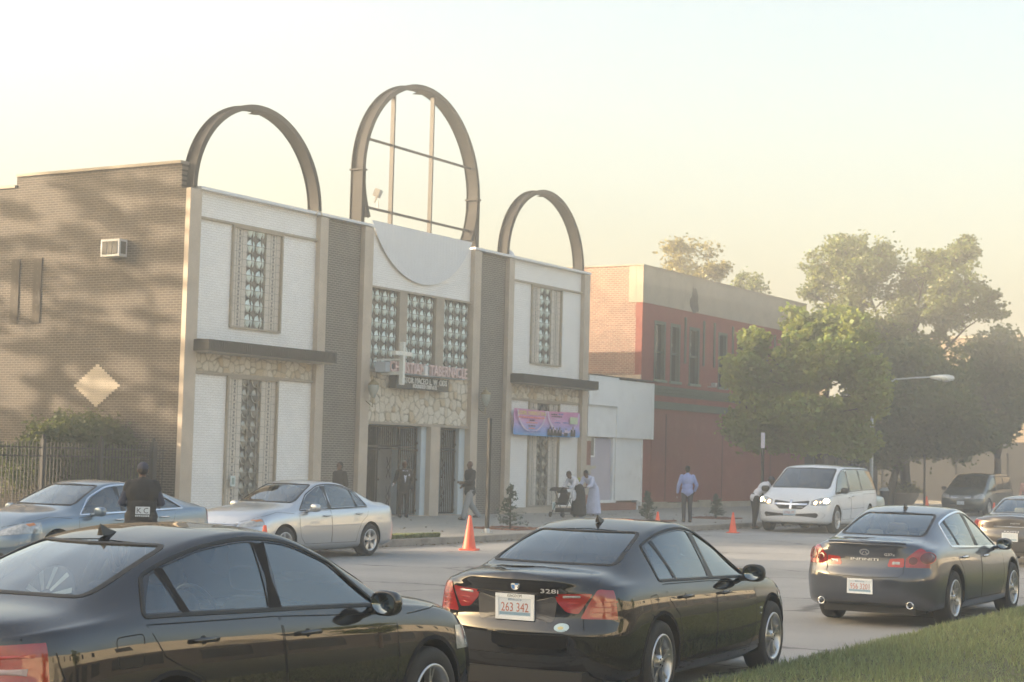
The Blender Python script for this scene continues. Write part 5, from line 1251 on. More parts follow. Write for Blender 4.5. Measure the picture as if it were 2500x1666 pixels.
# ---------------- silver saloon
cxs = dict(W=1.795, H=1.49, xf=2.33, xr=-2.475, xa=1.36, r=.32, roofx=-.1, xg0=-1.80, xw0=1.35, hi=1,
 top=[(-2.475, 1.0), (-2.42, 1.06), (-2.15, 1.08), (-1.85, 1.10), (-1.5, 1.22), (-1.1, 1.36), (-.7, 1.45), (-.3, 1.488), (.05, 1.49), (.4, 1.455), (.8, 1.30), (1.35, 1.05), (1.5, 1.02), (1.9, .94), (2.18, .83), (2.33, .66)],
 belt=[(-2.475, .93), (-2.1, .98), (-1.5, .975), (-.5, .95), (.9, .91), (1.5, .86), (2.05, .76), (2.33, .62)],
 rail=[(-2.475, .66, .98), (-2.1, .66, 1.035), (-1.8, .63, 1.065), (-1.4, .58, 1.20), (-1.0, .57, 1.33), (-.6, .575, 1.41), (-.1, .58, 1.44), (.3, .575, 1.42), (.65, .61, 1.30), (1.0, .655, 1.13), (1.3, .71, .99), (1.6, .71, .945), (2.0, .67, .85), (2.33, .6, .64)],
 offr=[(.15, .08), (.35, .0), (.62, .0), (.80, .05), (.98, .05), (1.08, .04)], offf=[(.15, .05), (.35, 0), (.55, .01), (.70, .10), (.95, .2)],
 panes=[(-.02, 1.14, .0, -.38), (-.93, -.12, .0, .0), (-1.28, -.98, .20, .0)], rear_glass=(1.11, .57, .50, 1.41), screen=(1.07, .65, .52, 1.43),
 doors=[[(-.07, .30), (.88, .30), (1.02, .44), (1.06, .64), (1.05, .88), (-.06, .93)], [(-.085, .30), (-.078, .935), (-1.32, .96), (-1.25, .80), (-1.05, .68), (-.93, .48), (-.88, .30)]],
 handles=[(.10, .82), (-.96, .845)], mirror=(.95, .93),
 seams=[([(1.06, .87), (1.5, .90), (1.95, .81), (2.2, .70)], 'y'), ([(.62, 1.02), (.66, .86), (.62, .60), (0, .58)], 'r')],
 lamps=[('taillight', [(.50, .78), (.93, .76), (.93, .97), (.80, .985), (.52, .93)], 'r', M_red, .004), ('headlight', [(.48, .62), (.94, .66), (.94, .80), (.72, .785), (.46, .68)], 'f', M_clear, .004)], wrap=.10, wrapf=.42)
Yc_ = 20.15
xr_ = at(904, 1321, 1, Yc_)[0]; xf_ = at(692, 1306, 1, Yc_)[0]
sC = sedan('silver_saloon', 'silver saloon with five-spoke wheels parked at the far kerb before the church door', ((xr_+xf_)/2, Yc_+.86, 0), pi, cxs, P_silver, G_cool, (5, 'star'), group=FAR)
front_fit(sC, [(-.42, .60), (.42, .60), (.46, .69), (-.46, .69)], [(-.5, .28), (.5, .28), (.45, .40), (-.45, .40)])
mb = MB(); seam(sC, mb, [(.82, .62), (-1.0, .64)], 'y', w=.02); seam(sC, mb, roundpoly([(-1.80, .72), (-1.64, .72), (-1.63, .88), (-1.81, .87)], .03, 3), 'y', side=-1, w=.005, closed=True); mb.build('side_moulding', mat('silver_moulding', (.36, .37, .38), .5), sC.root)
mb = MB()
for sd in (1, -1): sC.decal(mb, roundpoly([(1.92, .735), (2.03, .73), (2.06, .76), (1.94, .775)], .01, 2), 'y', .006, 0, sd, .002, 3)
mb.build('indicator', M_amb, sC.root)
sC.plate('f', 0, .46, '', frame=False, top=None); sC.finish(None)
# ---------------- slate-blue saloon
sx = dict(W=1.865, H=1.475, xf=2.34, xr=-2.53, xa=1.40, r=.335, roofx=-.1, xg0=-2.0, xw0=1.35, hi=1,
 top=[(-2.53, 1.0), (-2.48, 1.06), (-2.3, 1.09), (-2.05, 1.115), (-1.65, 1.215), (-1.2, 1.34), (-.75, 1.43), (-.3, 1.472), (.05, 1.475), (.4, 1.435), (.8, 1.28), (1.35, 1.05), (1.5, 1.02), (1.9, .95), (2.18, .84), (2.34, .66)],
 belt=[(-2.53, .96), (-2.1, 1.01), (-1.5, .995), (-.5, .96), (.9, .91), (1.5, .87), (2.05, .77), (2.34, .62)],
 rail=[(-2.53, .62, 1.0), (-2.25, .62, 1.05), (-1.95, .61, 1.095), (-1.55, .585, 1.20), (-1.1, .575, 1.315), (-.7, .58, 1.385), (-.1, .585, 1.425), (.3, .58, 1.40), (.65, .61, 1.28), (1.0, .66, 1.12), (1.3, .71, .985), (1.6, .72, .945), (2.0, .68, .85), (2.34, .6, .64)],
 offr=[(.15, .10), (.35, .03), (.55, .0), (.80, .06), (1.02, .05), (1.1, .03)], offf=[(.15, .05), (.35, 0), (.55, .01), (.70, .10), (.95, .2)],
 panes=[(-.08, 1.14, .0, -.36), (-.98, -.16, .0, .0), (-1.55, -1.02, .42, .05)], rear_glass=(1.13, .54, .49, 1.40), screen=(1.07, .65, .52, 1.41),
 doors=[[(-.12, .30), (.90, .30), (1.03, .44), (1.08, .64), (1.06, .88), (-.11, .94)], [(-.135, .30), (-.128, .945), (-1.36, .98), (-1.28, .80), (-1.08, .68), (-.96, .48), (-.91, .30)]],
 handles=[(.04, .84), (-1.04, .87)], mirror=(.95, .93), chrome_handle=1,
 seams=[([(1.08, .87), (1.5, .90), (1.95, .82), (2.2, .71)], 'y')],
 lamps=[('taillight', [(.55, .84), (.94, .80), (.94, .97), (.80, 1.0), (.56, .97)], 'r', M_redb, .004), ('headlight', [(.46, .60), (.95, .66), (.95, .84), (.70, .79), (.42, .67)], 'f', M_clear, .004)], wrap=.34, wrapf=.62)
xt = at(504, 1250, 1, 20.5)[0]
sS = sedan('slate_blue_saloon', 'slate blue fastback saloon with chrome window line behind the man in the vest', (xt-2.50, Yc_+.93, 0), pi, sx, P_blue, G_cool, (5, 'double'), group=FAR, chrome=True)
front_fit(sS, [(-.42, .42), (.42, .42), (.46, .70), (-.46, .70)], [(-.85, .24), (.85, .24), (.7, .36), (-.7, .36)], bars=5)
mb = MB()
for sd in (1, -1): sS.decal(mb, roundpoly([(1.82, .78), (1.93, .755), (1.96, .79), (1.84, .815)], .01, 2), 'y', .006, 0, sd, .002, 3)
mb.build('indicator', M_amb, sS.root)
mb = MB(); seam(sS, mb, roundpoly([(-1.84, .72), (-1.68, .72), (-1.67, .90), (-1.85, .89)], .03, 3), 'y', side=-1, w=.005, closed=True); seam(sS, mb, [(-1.36, .98), (-1.32, .82), (-1.27, .75)], 'y', side=-1); mb.build('fuel_flap', M_seam, sS.root)
sS.finish(None)
# ---------------- saloon at the right edge (rear view)
gx = dict(cxs); gx.update(W=1.85, seams=[([(.64, 1.05), (.70, .86), (.66, .56), (0, .53), (-.66, .56), (-.70, .86), (-.64, 1.05)], 'r')], wrap=.30, lamps=[('taillight', [(.60, .78), (.96, .76), (.96, .97), (.84, .985), (.62, .95)], 'r', M_redd, .004), ('headlight', cxs['lamps'][1][1], 'f', M_clear, .004)])
gx['rail'] = cxs['rail']
sG = sedan('charcoal_saloon', 'charcoal saloon cut off by the right edge, standing further out than the parked row', (36.95+2.45, 9.75, 0), .02, gx, P_grey, G_cool, (7, 'twist'), seats=M_tanseat, chrome=True)
sG.plate('r', 0, .62, '', frame=True, top=None, gap=.02)
mb = MB(); sG.decal(mb, roundpoly([(-.36, .82), (.36, .82), (.36, .85), (-.36, .85)], .01, 2), 'r', .004, 0, 1, .01, 3)
for sd in (1, -1): sG.decal(mb, [(sd*a, b) for a, b in roundpoly([(.50, .72), (.70, .72), (.70, .76), (.50, .76)], .01, 2)], 'r', .004, 1, 1, .004, 3)
mb.build('lid_trim', [M_chrome, M_clear], sG.root)
sG.badge_text('FAITH', 'r', -.02, .665+.05, .03, .30); sG.badge_text('NEW', 'r', -.1, .89, .03, .2); sG.finish(None)
# ---------------- pale saloon mostly hidden behind the white van
px_ = dict(gx); px_['hi'] = 0; px_['W'] = 1.75
sP = sedan('pale_saloon', 'pale grey-green saloon almost hidden behind the white minivan', (at(2166, 1210, 1, 20.2)[0]-2.45, 21.0, 0), pi, px_, P_mint, G_cool, (5, 'wide'), group=FAR); sP.finish(None)
# ---------------- minivans
vx = dict(zs=1.03, van=1, W=2.0, H=1.74, xf=2.47, xr=-2.66, xa=1.54, r=.34, roofx=.2, xw0=1.9, hi=1, cl=.42, q=3.2, sh=.03,
 top=[(-2.66, 1.50), (-2.60, 1.64), (-2.3, 1.705), (-1.2, 1.74), (0, 1.745), (.5, 1.715), (.8, 1.62), (1.3, 1.385), (1.85, 1.12), (2.0, 1.07), (2.2, 1.00), (2.36, .90), (2.47, .74)],
 belt=[(-2.66, 1.09), (-1.0, 1.07), (1.0, 1.00), (1.8, .95), (2.2, .86), (2.47, .70)],
 rail=[(-2.66, .70, 1.48), (-2.4, .76, 1.60), (-1.2, .785, 1.655), (.2, .785, 1.655), (.55, .77, 1.62), (.9, .78, 1.47), (1.4, .82, 1.21), (1.78, .86, 1.01), (2.0, .84, .96), (2.2, .80, .89), (2.47, .70, .70)],
 bot=[(-2.66, .34), (-2.2, .24), (0, .20), (2.0, .22), (2.47, .27)],
 offr=[(.2, .04), (.4, .0), (.95, .01), (1.1, .04), (1.5, .24), (1.65, .32)], offf=[(.2, .06), (.35, 0), (.55, .01), (.75, .07), (1.0, .2)],
 panes=[(.36, 1.52, .0, -.62), (-.82, .26, .0, -.02), (-2.36, -.90, .14, .0)], rear_glass=(1.12, .74, .62, 1.52), rnz=.05, screen=(1.13, .78, .68, 1.655),
 doors=[[(.32, .34), (1.08, .34), (1.16, .62), (1.45, .80), (1.50, .95), (.32, 1.0)], [(.30, .34), (.30, 1.0), (-.86, 1.04), (-.86, .34)]],
 handles=[(.45, .90), (.12, .93)], mirror=(1.28, 1.03), mirror_mat=M_blk, seatx=(.55, -.45, -1.5), seatz=.55,
 seams=[([(1.5, .95), (1.9, .93), (2.2, .84), (2.33, .76)], 'y'), ([(-.86, .98), (-2.4, 1.0)], 'y'), ([(-.88, .62), (1.1, .60)], 'y')],
 lamps=[('taillight', [(.80, .85), (1.02, .85), (1.02, 1.30), (.80, 1.30)], 'r', M_red, .004), ('headlight', [(.52, .70), (.86, .70), (1.02, .74), (1.02, .90), (.74, .89), (.52, .82)], 'f', M_clear, .004)], wrap=.14, wrapf=.40)
vfx = at(1937, 1240, 0, 49.4)
sW = sedan('white_minivan', 'white minivan with lit headlights facing the camera at the far kerb', (49.4+2.47*1.16, vfx[1]+.28, 0), pi+R(3.5), vx, P_white, G_tint, (9, 'plain'), scale=1.16, group='minivans at the far kerb')
front_fit(sW, [(-.47, .815), (.47, .815), (.46, .72), (.30, .595), (-.30, .595), (-.46, .72)], [(-.88, .46), (-.86, .50), (-.78, .525), (-.5, .44), (.5, .44), (.78, .525), (.86, .50), (.88, .46), (.82, .38), (-.82, .38)], bars=0)
mb = MB()
sW.strip(mb, [(y, .715) for y in np.linspace(-.44, .44, 14)], 'f', .05, .02, 0, False); sW.strip(mb, [(0, z) for z in np.linspace(.60, .815, 8)], 'f', .06, .024, 0, False)
mb.build('grille_trim', M_chrome, sW.root)
sW.badge_text('GRAND', 'f', .25, .635, .022, .16, off=.012)
sW.plate('f', -.02, .51, '17765 PT', frame=False, top=None, w=.33)
glow = mat('lit_headlamp', (1, .8, .5), .4, emit=(1, .80, .48), es=14); glow2 = mat('lit_side_lamp', (1, .5, .2), .4, emit=(1, .48, .16), es=5); mb = MB()
for sd in (1, -1):
    for yy, zz, rr, mi in ((.87, .815, .055, 0), (.63, .765, .042, 1), (.755, .78, .016, 1)):
        sW.decal(mb, [(sd*yy+rr*cos(t), zz+rr*sin(t)) for t in np.linspace(0, 2*pi, 16, endpoint=False)], 'f', .007, mi, 1, .003, 4)
mb.build('lit_lamp', [glow, glow2], sW.root)
sW.badge_text('ADA', 'f', .1, .96, .02, .05, off=.004)
mb = MB(); mb.box(-.9, 1.0, -.85, .85, .17, .24).build('underbody', M_blk, sW.root)
sW.finish(None)
dx = dict(vx); dx['hi'] = 0; dx['W'] = 1.92; dvy = at(2345, 1200, 0, 76.5)
sD = sedan('green_minivan', 'dark green minivan parked far up the street beyond the white one', (76.5+2.47*1.07, dvy[1], 0), pi, dx, P_green, G_tint, (7, 'wide'), scale=1.07, group='minivans at the far kerb')
front_fit(sD, [(-.40, .72), (.40, .72), (.38, .80), (-.38, .80)], [(-.6, .36), (.6, .36), (.55, .44), (-.55, .44)], bars=2)
sD.plate('f', 0, .52, '', frame=False, top=None); sD.finish(None)
# ================================================================ PEOPLE
def remesh(mb, name, mt, parent, vox=.009, smooth=3, crop=None):
    me = bpy.data.meshes.new('tmp'); me.from_pydata([tuple(v) for v in mb.v], [], mb.f); ob = bpy.data.objects.new('tmp', me); COL.objects.link(ob)
    m = ob.modifiers.new('r', 'REMESH'); m.mode = 'VOXEL'; m.voxel_size = vox; m.use_smooth_shade = True
    s = ob.modifiers.new('s', 'SMOOTH'); s.iterations = smooth; s.factor = .5
    out = bpy.data.meshes.new_from_object(ob.evaluated_get(bpy.context.evaluated_depsgraph_get())); out.name = name
    bpy.data.objects.remove(ob); bpy.data.meshes.remove(me)
    if crop:
        bm = bmesh.new(); bm.from_mesh(out); bmesh.ops.delete(bm, geom=[v for v in bm.verts if crop(v.co)], context='VERTS'); bm.to_mesh(out); bm.free()
    out.materials.clear(); out.materials.append(mt)
    for p in out.polygons: p.use_smooth = True
    o = bpy.data.objects.new(name, out); COL.objects.link(o)
    if parent: o.parent = parent; o['org'] = (0, 0, 0)
    return o
def cap(mb, a, b, ra, rb):
    a, b = Vector(a), Vector(b); d = (b-a); L = d.length; d = d.normalized() if L > 0 else Vector((0, 0, 1)); pts = []; rs = []
    for t in (-.98, -.8, -.45): pts.append(a+d*ra*t); rs.append(ra*sqrt(1-t*t))
    for t in (0, .33, .66, 1): pts.append(a.lerp(b, t)); rs.append(ra+(rb-ra)*t)
    for t in (.45, .8, .98): pts.append(b+d*rb*t); rs.append(rb*sqrt(1-t*t))
    mb.tube(pts, rs, 12)
def ell(mb, c, r, ax=None):
    q = MB(); q.sphere((0, 0, 0), 1, 0, 16, 12); M_ = ax if ax is not None else Matrix.Identity(3)
    mb.add([Vector(c)+M_ @ Vector((v[0]*r[0], v[1]*r[1], v[2]*r[2])) for v in q.v], q.f, 0, True)
SK = mat('skin_dark_brown', (.115, .055, .032), .5, var=.08); SKH = mat('hair_black', (.012, .010, .009), .8); SKG = mat('hair_grey', (.25, .24, .22), .9)
BASE = dict(pel=(0, 0, .96), wai=(0, 0, 1.12), che=(.01, 0, 1.33), nec=(0, 0, 1.50), hed=(.025, 0, 1.66),
  Lsh=(0, .185, 1.44), Rsh=(0, -.185, 1.44), Lel=(-.03, .25, 1.15), Rel=(-.03, -.25, 1.15), Lwr=(.05, .25, .91), Rwr=(.05, -.25, .91),
  Lhi=(0, .095, .93), Rhi=(0, -.095, .93), Lkn=(.02, .10, .50), Rkn=(.02, -.10, .50), Lan=(-.02, .105, .09), Ran=(-.02, -.105, .09))
def person(label, pos, rz, J=None, wear=(), hair=SKH, cap_m=None, scale=1, face=0, skin=SK, extra=None, hand_curl=.5, build=1.0, shoes=True, group=None):
    j = dict(BASE); j.update(J or {}); j = {k: Vector(v) for k, v in j.items()}
    root = empty('person', pos, label, 'person', group, rz=rz, org=(0, 0, 0)); root.scale = (scale,)*3
    up = (j['nec']-j['pel']).normalized()
    def torso(mb, g=0.0, bulk=build):
        lat = (j['Lsh']-j['Rsh']).normalized(); fw = lat.cross(up).normalized(); A = Matrix((fw, lat, up)).transposed()
        ell(mb, j['pel'], ((.115+g)*bulk, (.165+g)*bulk, .14+g), A); ell(mb, j['wai'], ((.105+g)*bulk, (.145+g)*bulk, .16+g), A)
        ell(mb, j['che'], ((.12+g)*bulk, (.175+g)*bulk, .19+g), A); c = (j['Lsh']+j['Rsh'])/2-up*.03; ell(mb, c, (.085+g, .17+g, .075+g), A)
    def arm(mb, s, g=0.0, to=1.0, lo=True):
        a, e, w_ = j[s+'sh'], j[s+'el'], j[s+'wr']; cap(mb, a, e, .058+g, .043+g)
        if lo: cap(mb, e, e.lerp(w_, to), .043+g, (.043+(.028-.043)*to)+g)
    def leg(mb, s, g=0.0, to=1.0):
        h, k, a = j[s+'hi'], j[s+'kn'], j[s+'an']; cap(mb, h, k, .088+g, .058+g); cap(mb, k, k.lerp(a, to), .058+g, .040+g)
    def hand(mb, s):
        e, w_ = j[s+'el'], j[s+'wr']; d = (w_-e).normalized(); side = Vector((1, 0, 0)); side = (side-d*side.dot(d)).normalized(); n = d.cross(side)
        A = Matrix((side, n, d)).transposed(); ell(mb, w_+d*.045, (.040, .018, .05), A); inn = Vector((0, -1 if s == 'L' else 1, 0)); inn = (inn-d*inn.dot(d)).normalized()
        for q, ln in zip((-.028, -.010, .009, .027), (.062, .075, .080, .070)):
            p0 = w_+d*.085+side*q; p1 = p0+d*ln*.5+inn*ln*.12*hand_curl*2; p2 = p1+d*ln*.35+inn*ln*.5*hand_curl; cap(mb, p0, p1, .0095, .009); cap(mb, p1, p2, .009, .0078)
        t0 = w_+d*.03+side*.034; t1 = t0+d*.035+side*.022+inn*.01; t2 = t1+d*.03+inn*.012; cap(mb, t0, t1, .012, .0105); cap(mb, t1, t2, .0105, .009)
    b = MB(); torso(b, -.012)
    for s in 'LR': arm(b, s, -.004); hand(b, s); leg(b, s, -.004); cap(b, j[s+'an'], j[s+'an']+Vector((.14, 0, -.045)), .04, .03); cap(b, j[s+'an']+Vector((-.05, 0, -.04)), j[s+'an']+Vector((0, 0, 0)), .035, .04)
    hd = j['hed']; cap(b, j['nec']-up*.03, hd-Vector((0, 0, .04)), .058, .052)
    F = Matrix.Rotation(face, 3, 'Z')
    tl = Matrix.Rotation(min(.6, atan2(up.x, up.z)*.6), 3, 'Y'); F = F @ tl
    H = lambda x, y, z: hd+F @ Vector((x, y, z))
    ell(b, H(-.008, 0, .018), (.095, .076, .098), F); ell(b, H(.022, 0, -.045), (.062, .055, .068), F); ell(b, H(.085, 0, -.012), (.020, .013, .026), F)
    ell(b, H(.098, 0, -.022), (.014, .018, .012), F); ell(b, H(.072, 0, -.062), (.020, .028, .012), F); ell(b, H(.062, 0, -.10), (.022, .024, .018), F)
    for q in (1, -1): ell(b, H(-.01, q*.078, -.005), (.022, .010, .032), F); ell(b, H(.078, q*.03, .022), (.014, .022, .008), F)
    body = remesh(b, 'body', skin, root)
    e = MB()
    for q in (1, -1): e.sphere(H(.080, q*.030, .004), .0115, 0, 8, 6)
    e.build('eye', mat('eye_dark', (.03, .02, .02), .2), root)
    if cap_m:
        c = MB(); ell(c, H(-.010, 0, .045), (.105, .086, .088), F); ell(c, H(.105, 0, .035), (.065, .06, .010), F); remesh(c, 'cap', cap_m, root, .007, 2, crop=lambda v, hz=H(0, 0, .02).z: v.z < hz)
        c = MB(); ell(c, H(-.028, 0, .0), (.082, .080, .07), F); remesh(c, 'hair', hair, root, .008, 2)
    elif hair:
        c = MB(); ell(c, H(-.026, 0, .040), (.092, .084, .090), F); ell(c, H(-.045, 0, -.015), (.065, .076, .07), F); remesh(c, 'hair', hair, root, .008, 2)
    for kind, mt in wear:
        m = MB()
        if kind == 'shirt': torso(m, .012); [arm(m, s, .014, .92) for s in 'LR']; cap(m, j['nec']-up*.05, j['nec']+up*.01, .085, .068); cr_ = None
        elif kind == 'polo': torso(m, .012); [arm(m, s, .016, 0, False) for s in 'LR']; cap(m, j['nec']-up*.05, j['nec']+up*.01, .085, .068)
        elif kind == 'jacket':
            torso(m, .030); [arm(m, s, .026, .95) for s in 'LR']; cap(m, j['nec']-up*.06, j['nec']+up*.005, .10, .075)
            A = Matrix.Identity(3); ell(m, j['pel']-up*.08, (.155*build, .20*build, .16), A)
        elif kind == 'vest': torso(m, .034, build*1.08); cap(m, j['nec']-up*.06, j['nec'], .10, .08); ell(m, j['pel']-up*.10, (.16*build, .215*build, .19)); [cap(m, j[s+'sh'], j[s+'sh'].lerp(j[s+'el'], .25), .085, .08) for s in 'LR']
        elif kind == 'trousers': ell(m, j['pel'], ((.125)*build, .172*build, .13)); [leg(m, s, .016, 1.0) for s in 'LR']
        elif kind == 'baggy': ell(m, j['pel'], ((.135)*build, .18*build, .14)); [(cap(m, j[s+'hi'], j[s+'kn'], .115, .095), cap(m, j[s+'kn'], j[s+'an']+Vector((0, 0, -.0)), .095, .082)) for s in 'LR']
        elif kind == 'dress':
            torso(m, .02); [arm(m, s, .02, .6) for s in 'LR']; n = 26
            for k in range(n):
                t = k/(n-1); c = j['pel'].lerp(Vector((j['pel'].x*.4, 0, .12)), t); ell(m, c, (.15+.10*t, .19+.12*t, .10))
        elif kind == 'top': torso(m, .016); [arm(m, s, .02, .5) for s in 'LR']
        elif kind == 'skirt':
            for k in range(26):
                t = k/25; c = j['wai'].lerp(j['pel'], min(1, t*3)).lerp(Vector((j['pel'].x*.4, 0, .12)), max(0, t-.2)/.8); ell(m, c, (.16+.10*t, .20+.12*t, .10))
        elif kind == 'shoes':
            for s in 'LR': cap(m, j[s+'an']+Vector((-.03, 0, -.045)), j[s+'an']+Vector((.15, 0, -.052)), .048, .040)
        remesh(m, {'shoes': 'shoe', 'polo': 'shirt', 'baggy': 'trousers', 'top': 'blouse'}.get(kind, kind), mt, root, .011, 4)
    if extra: extra(root, j)
    return root
def cm(name, c, r=.85): return mat(name, c, r, var=.12, vs=6, bump=.15, bs=14)
C_blk = cm('black_cloth', (.018, .017, .017)); C_navy = cm('navy_cloth', (.035, .04, .07)); C_white = cm('white_cloth', (.70, .70, .74)); C_sky = cm('periwinkle_cloth', (.27, .33, .60))
C_grey = cm('grey_trouser_cloth', (.25, .27, .29)); C_shoe = mat('black_shoe', (.02, .018, .016), .5); C_dnavy = cm('dark_navy_cloth', (.03, .034, .05)); C_lil = cm('pale_blue_white_cloth', (.60, .63, .80))
def gpos(px, Y, z=0): q = at(px, 1250, 1, Y); return (q[0], Y, z)
# man in vest, seen from behind
def logo(root, j):
    m = MB(); xs = -.20
    def bx(y0, y1, z0, z1, mi, d=0): m.box(xs-.004-d, xs-d, y0, y1, z0, z1, mi)
    bx(-.115, .10, 1.00, 1.115, 0)
    B = Matrix(((0, 0, -1, 0), (-1, 0, 0, 0), (0, 1, 0, 0), (0, 0, 0, 1)))
    m.text('K', .085, Matrix.Translation((xs-.006, .045, 1.015)) @ B, .002, 1, width=.07); m.text('C', .085, Matrix.Translation((xs-.006, -.055, 1.015)) @ B, .002, 1, width=.07)
    for k in range(8): bx(.10-k*.027-.02, .10-k*.027, .965, .985, 0)
    m.build('back_logo', [mat('logo_white', (.62, .66, .68), .6), mat('logo_dark', (.05, .05, .05), .7)], root)
person('heavy man in navy cap and black vest with white back logo, seen from behind', gpos(345, 18.6), R(46),
  dict(Lel=(.02, .30, 1.17), Rel=(.03, -.30, 1.17), Lwr=(.26, .22, 1.13), Rwr=(.26, -.20, 1.13)), [('shirt', C_navy), ('vest', C_blk), ('trousers', C_dnavy), ('shoes', C_shoe)], cap_m=C_navy, scale=1.01, build=1.18, extra=logo)
person('person in black standing against the grey brick behind the silver saloon', gpos(827, 28.3, .15), R(170), dict(), [('jacket', C_blk), ('trousers', C_blk), ('shoes', C_shoe)], scale=.93, build=1.1, hair=SKH)
def tux(root, j):
    m = MB(); n = 8
    pts = [(-.055, 1.475), (.055, 1.475), (0, 1.14)]
    V = lambda y, z: (.155+.02*(1-abs(y)/.06)-.03*max(0, (z-1.36))/.12, y, z)
    m.add([V(-.085, 1.47), V(-.04, 1.28), V(0, 1.08), V(.04, 1.28), V(.085, 1.47), (.13, 0, 1.48)], [(0, 1, 5), (1, 3, 5), (3, 4, 5), (1, 2, 3)], 0)
    m.box(.16, .185, -.035, .035, 1.455, 1.48, 1); m.add([(.165, .10, 1.33), (.165, .15, 1.33), (.168, .125, 1.385)], [(0, 1, 2)], 0); m.box(.158, .17, .10, .15, 1.30, 1.335, 0)
    m.build('shirt_front', [mat('white_shirt_front', (.68, .70, .80), .7), C_blk], root)
    g = MB(); w_ = j['Rwr']; e = j['Rel']; d = (w_-e).normalized(); ell(g, w_+d*.05, (.045, .03, .05)); [cap(g, w_+d*.07+Vector((q, 0, 0)), w_+d*.15+Vector((q*1.6, -.01, 0)), .012, .010) for q in (-.03, -.01, .01, .03)]
    remesh(g, 'glove', C_white, root, .008, 1)
person('grey-haired man in black tuxedo with white shirt standing in the church doorway', gpos(984, 29.75, .15), R(228), dict(Rel=(.08, -.28, 1.18), Rwr=(.24, -.38, 1.06)), [('jacket', C_blk), ('trousers', C_blk), ('shoes', C_shoe)], hair=SKG, face=.3, scale=.97, extra=tux)
def held(root, j):
    w_ = j['Lwr']; MB().box(w_.x+.02, w_.x+.22, w_.y-.04, w_.y+.05, w_.z-.02, w_.z+.05).build('held_parcel', mat('parcel_brown', (.10, .07, .045), .7), root)
person('bald man in black jacket and loose grey trousers striding towards the church door', gpos(1146, 27.6, .15), R(152), dict(pel=(0, 0, .93), Lhi=(0, .095, .90), Rhi=(0, -.095, .90), Lkn=(.16, .10, .50), Lan=(.26, .10, .10), Rkn=(-.07, -.10, .50), Ran=(-.36, -.10, .16),
  Lel=(.08, .24, 1.18), Lwr=(.32, .20, 1.12), Rel=(-.10, -.24, 1.16), Rwr=(.10, -.24, 1.03)), [('jacket', C_blk), ('baggy', C_grey), ('shoes', C_shoe)], hair=None, scale=.99, build=1.08, extra=held)
person('man in periwinkle long-sleeved shirt and dark trousers seen from behind, holding a paper', gpos(1677, 23.3, .15), R(40), dict(Lel=(-.02, .29, 1.16), Lwr=(.06, .30, .92), Rel=(-.03, -.30, 1.17), Rwr=(.10, -.27, .98)), [('shirt', C_sky), ('trousers', C_dnavy), ('shoes', C_shoe)], scale=1.0, build=1.15,
  extra=lambda r, j: MB().box(.09, .13, .29, .30, .76, .88).build('held_paper', mat('paper_white', (.7, .7, .7), .7), r))
lean = dict(pel=(-.05, 0, .95), wai=(.06, 0, 1.09), che=(.22, 0, 1.24), nec=(.36, 0, 1.35), hed=(.48, 0, 1.44), Lsh=(.31, .185, 1.30), Rsh=(.31, -.185, 1.30), Lel=(.42, .24, 1.02), Rel=(.40, -.24, 1.02), Lwr=(.55, .20, .98), Rwr=(.52, -.20, .95), Lhi=(-.05, .095, .92), Rhi=(-.05, -.095, .92), Lkn=(0, .10, .5), Rkn=(-.04, -.10, .5), Lan=(.0, .12, .09), Ran=(-.12, -.10, .09))
person('man in white polo and dark cap leaning over towards the white minivan', gpos(1846, 21.35), R(-42), lean, [('polo', C_white), ('trousers', C_blk), ('shoes', C_shoe)], cap_m=C_navy, scale=1.06)
lean2 = dict(lean); lean2.update(hed=(.46, 0, 1.46), Lel=(.45, .22, 1.05), Lwr=(.62, .15, 1.0), Rel=(.45, -.22, 1.05), Rwr=(.62, -.15, 1.0))
def wpat(root, j):
    m = MB()
    for y, z, mi in ((.06, 1.21, 0), (-.10, 1.17, 0)): m.sphere((.16-.13, y-.02, z+.09), .075, mi, 12, 8, .5, 1, 1.1)
    m.build('blouse_pattern', [mat('lime_print', (.36, .36, .06), .8)], root)
person('woman in long white dress bending over the pushchair', gpos(1447, 27.7, .15), R(172), lean2, [('dress', C_lil)], scale=.97)
person('woman in long black skirt and white patterned blouse bending beside the woman in white', gpos(1411, 27.3, .15), R(160), lean2, [('top', C_white), ('skirt', C_blk)], scale=.95, hair=mat('hair_brown', (.06, .04, .025), .9), extra=wpat)
person('person cut off by the right edge, standing far down the street', gpos(2508, 17.2), R(180), None, [('shirt', cm('salmon_cloth', (.5, .3, .25))), ('trousers', C_dnavy)], scale=1.05)
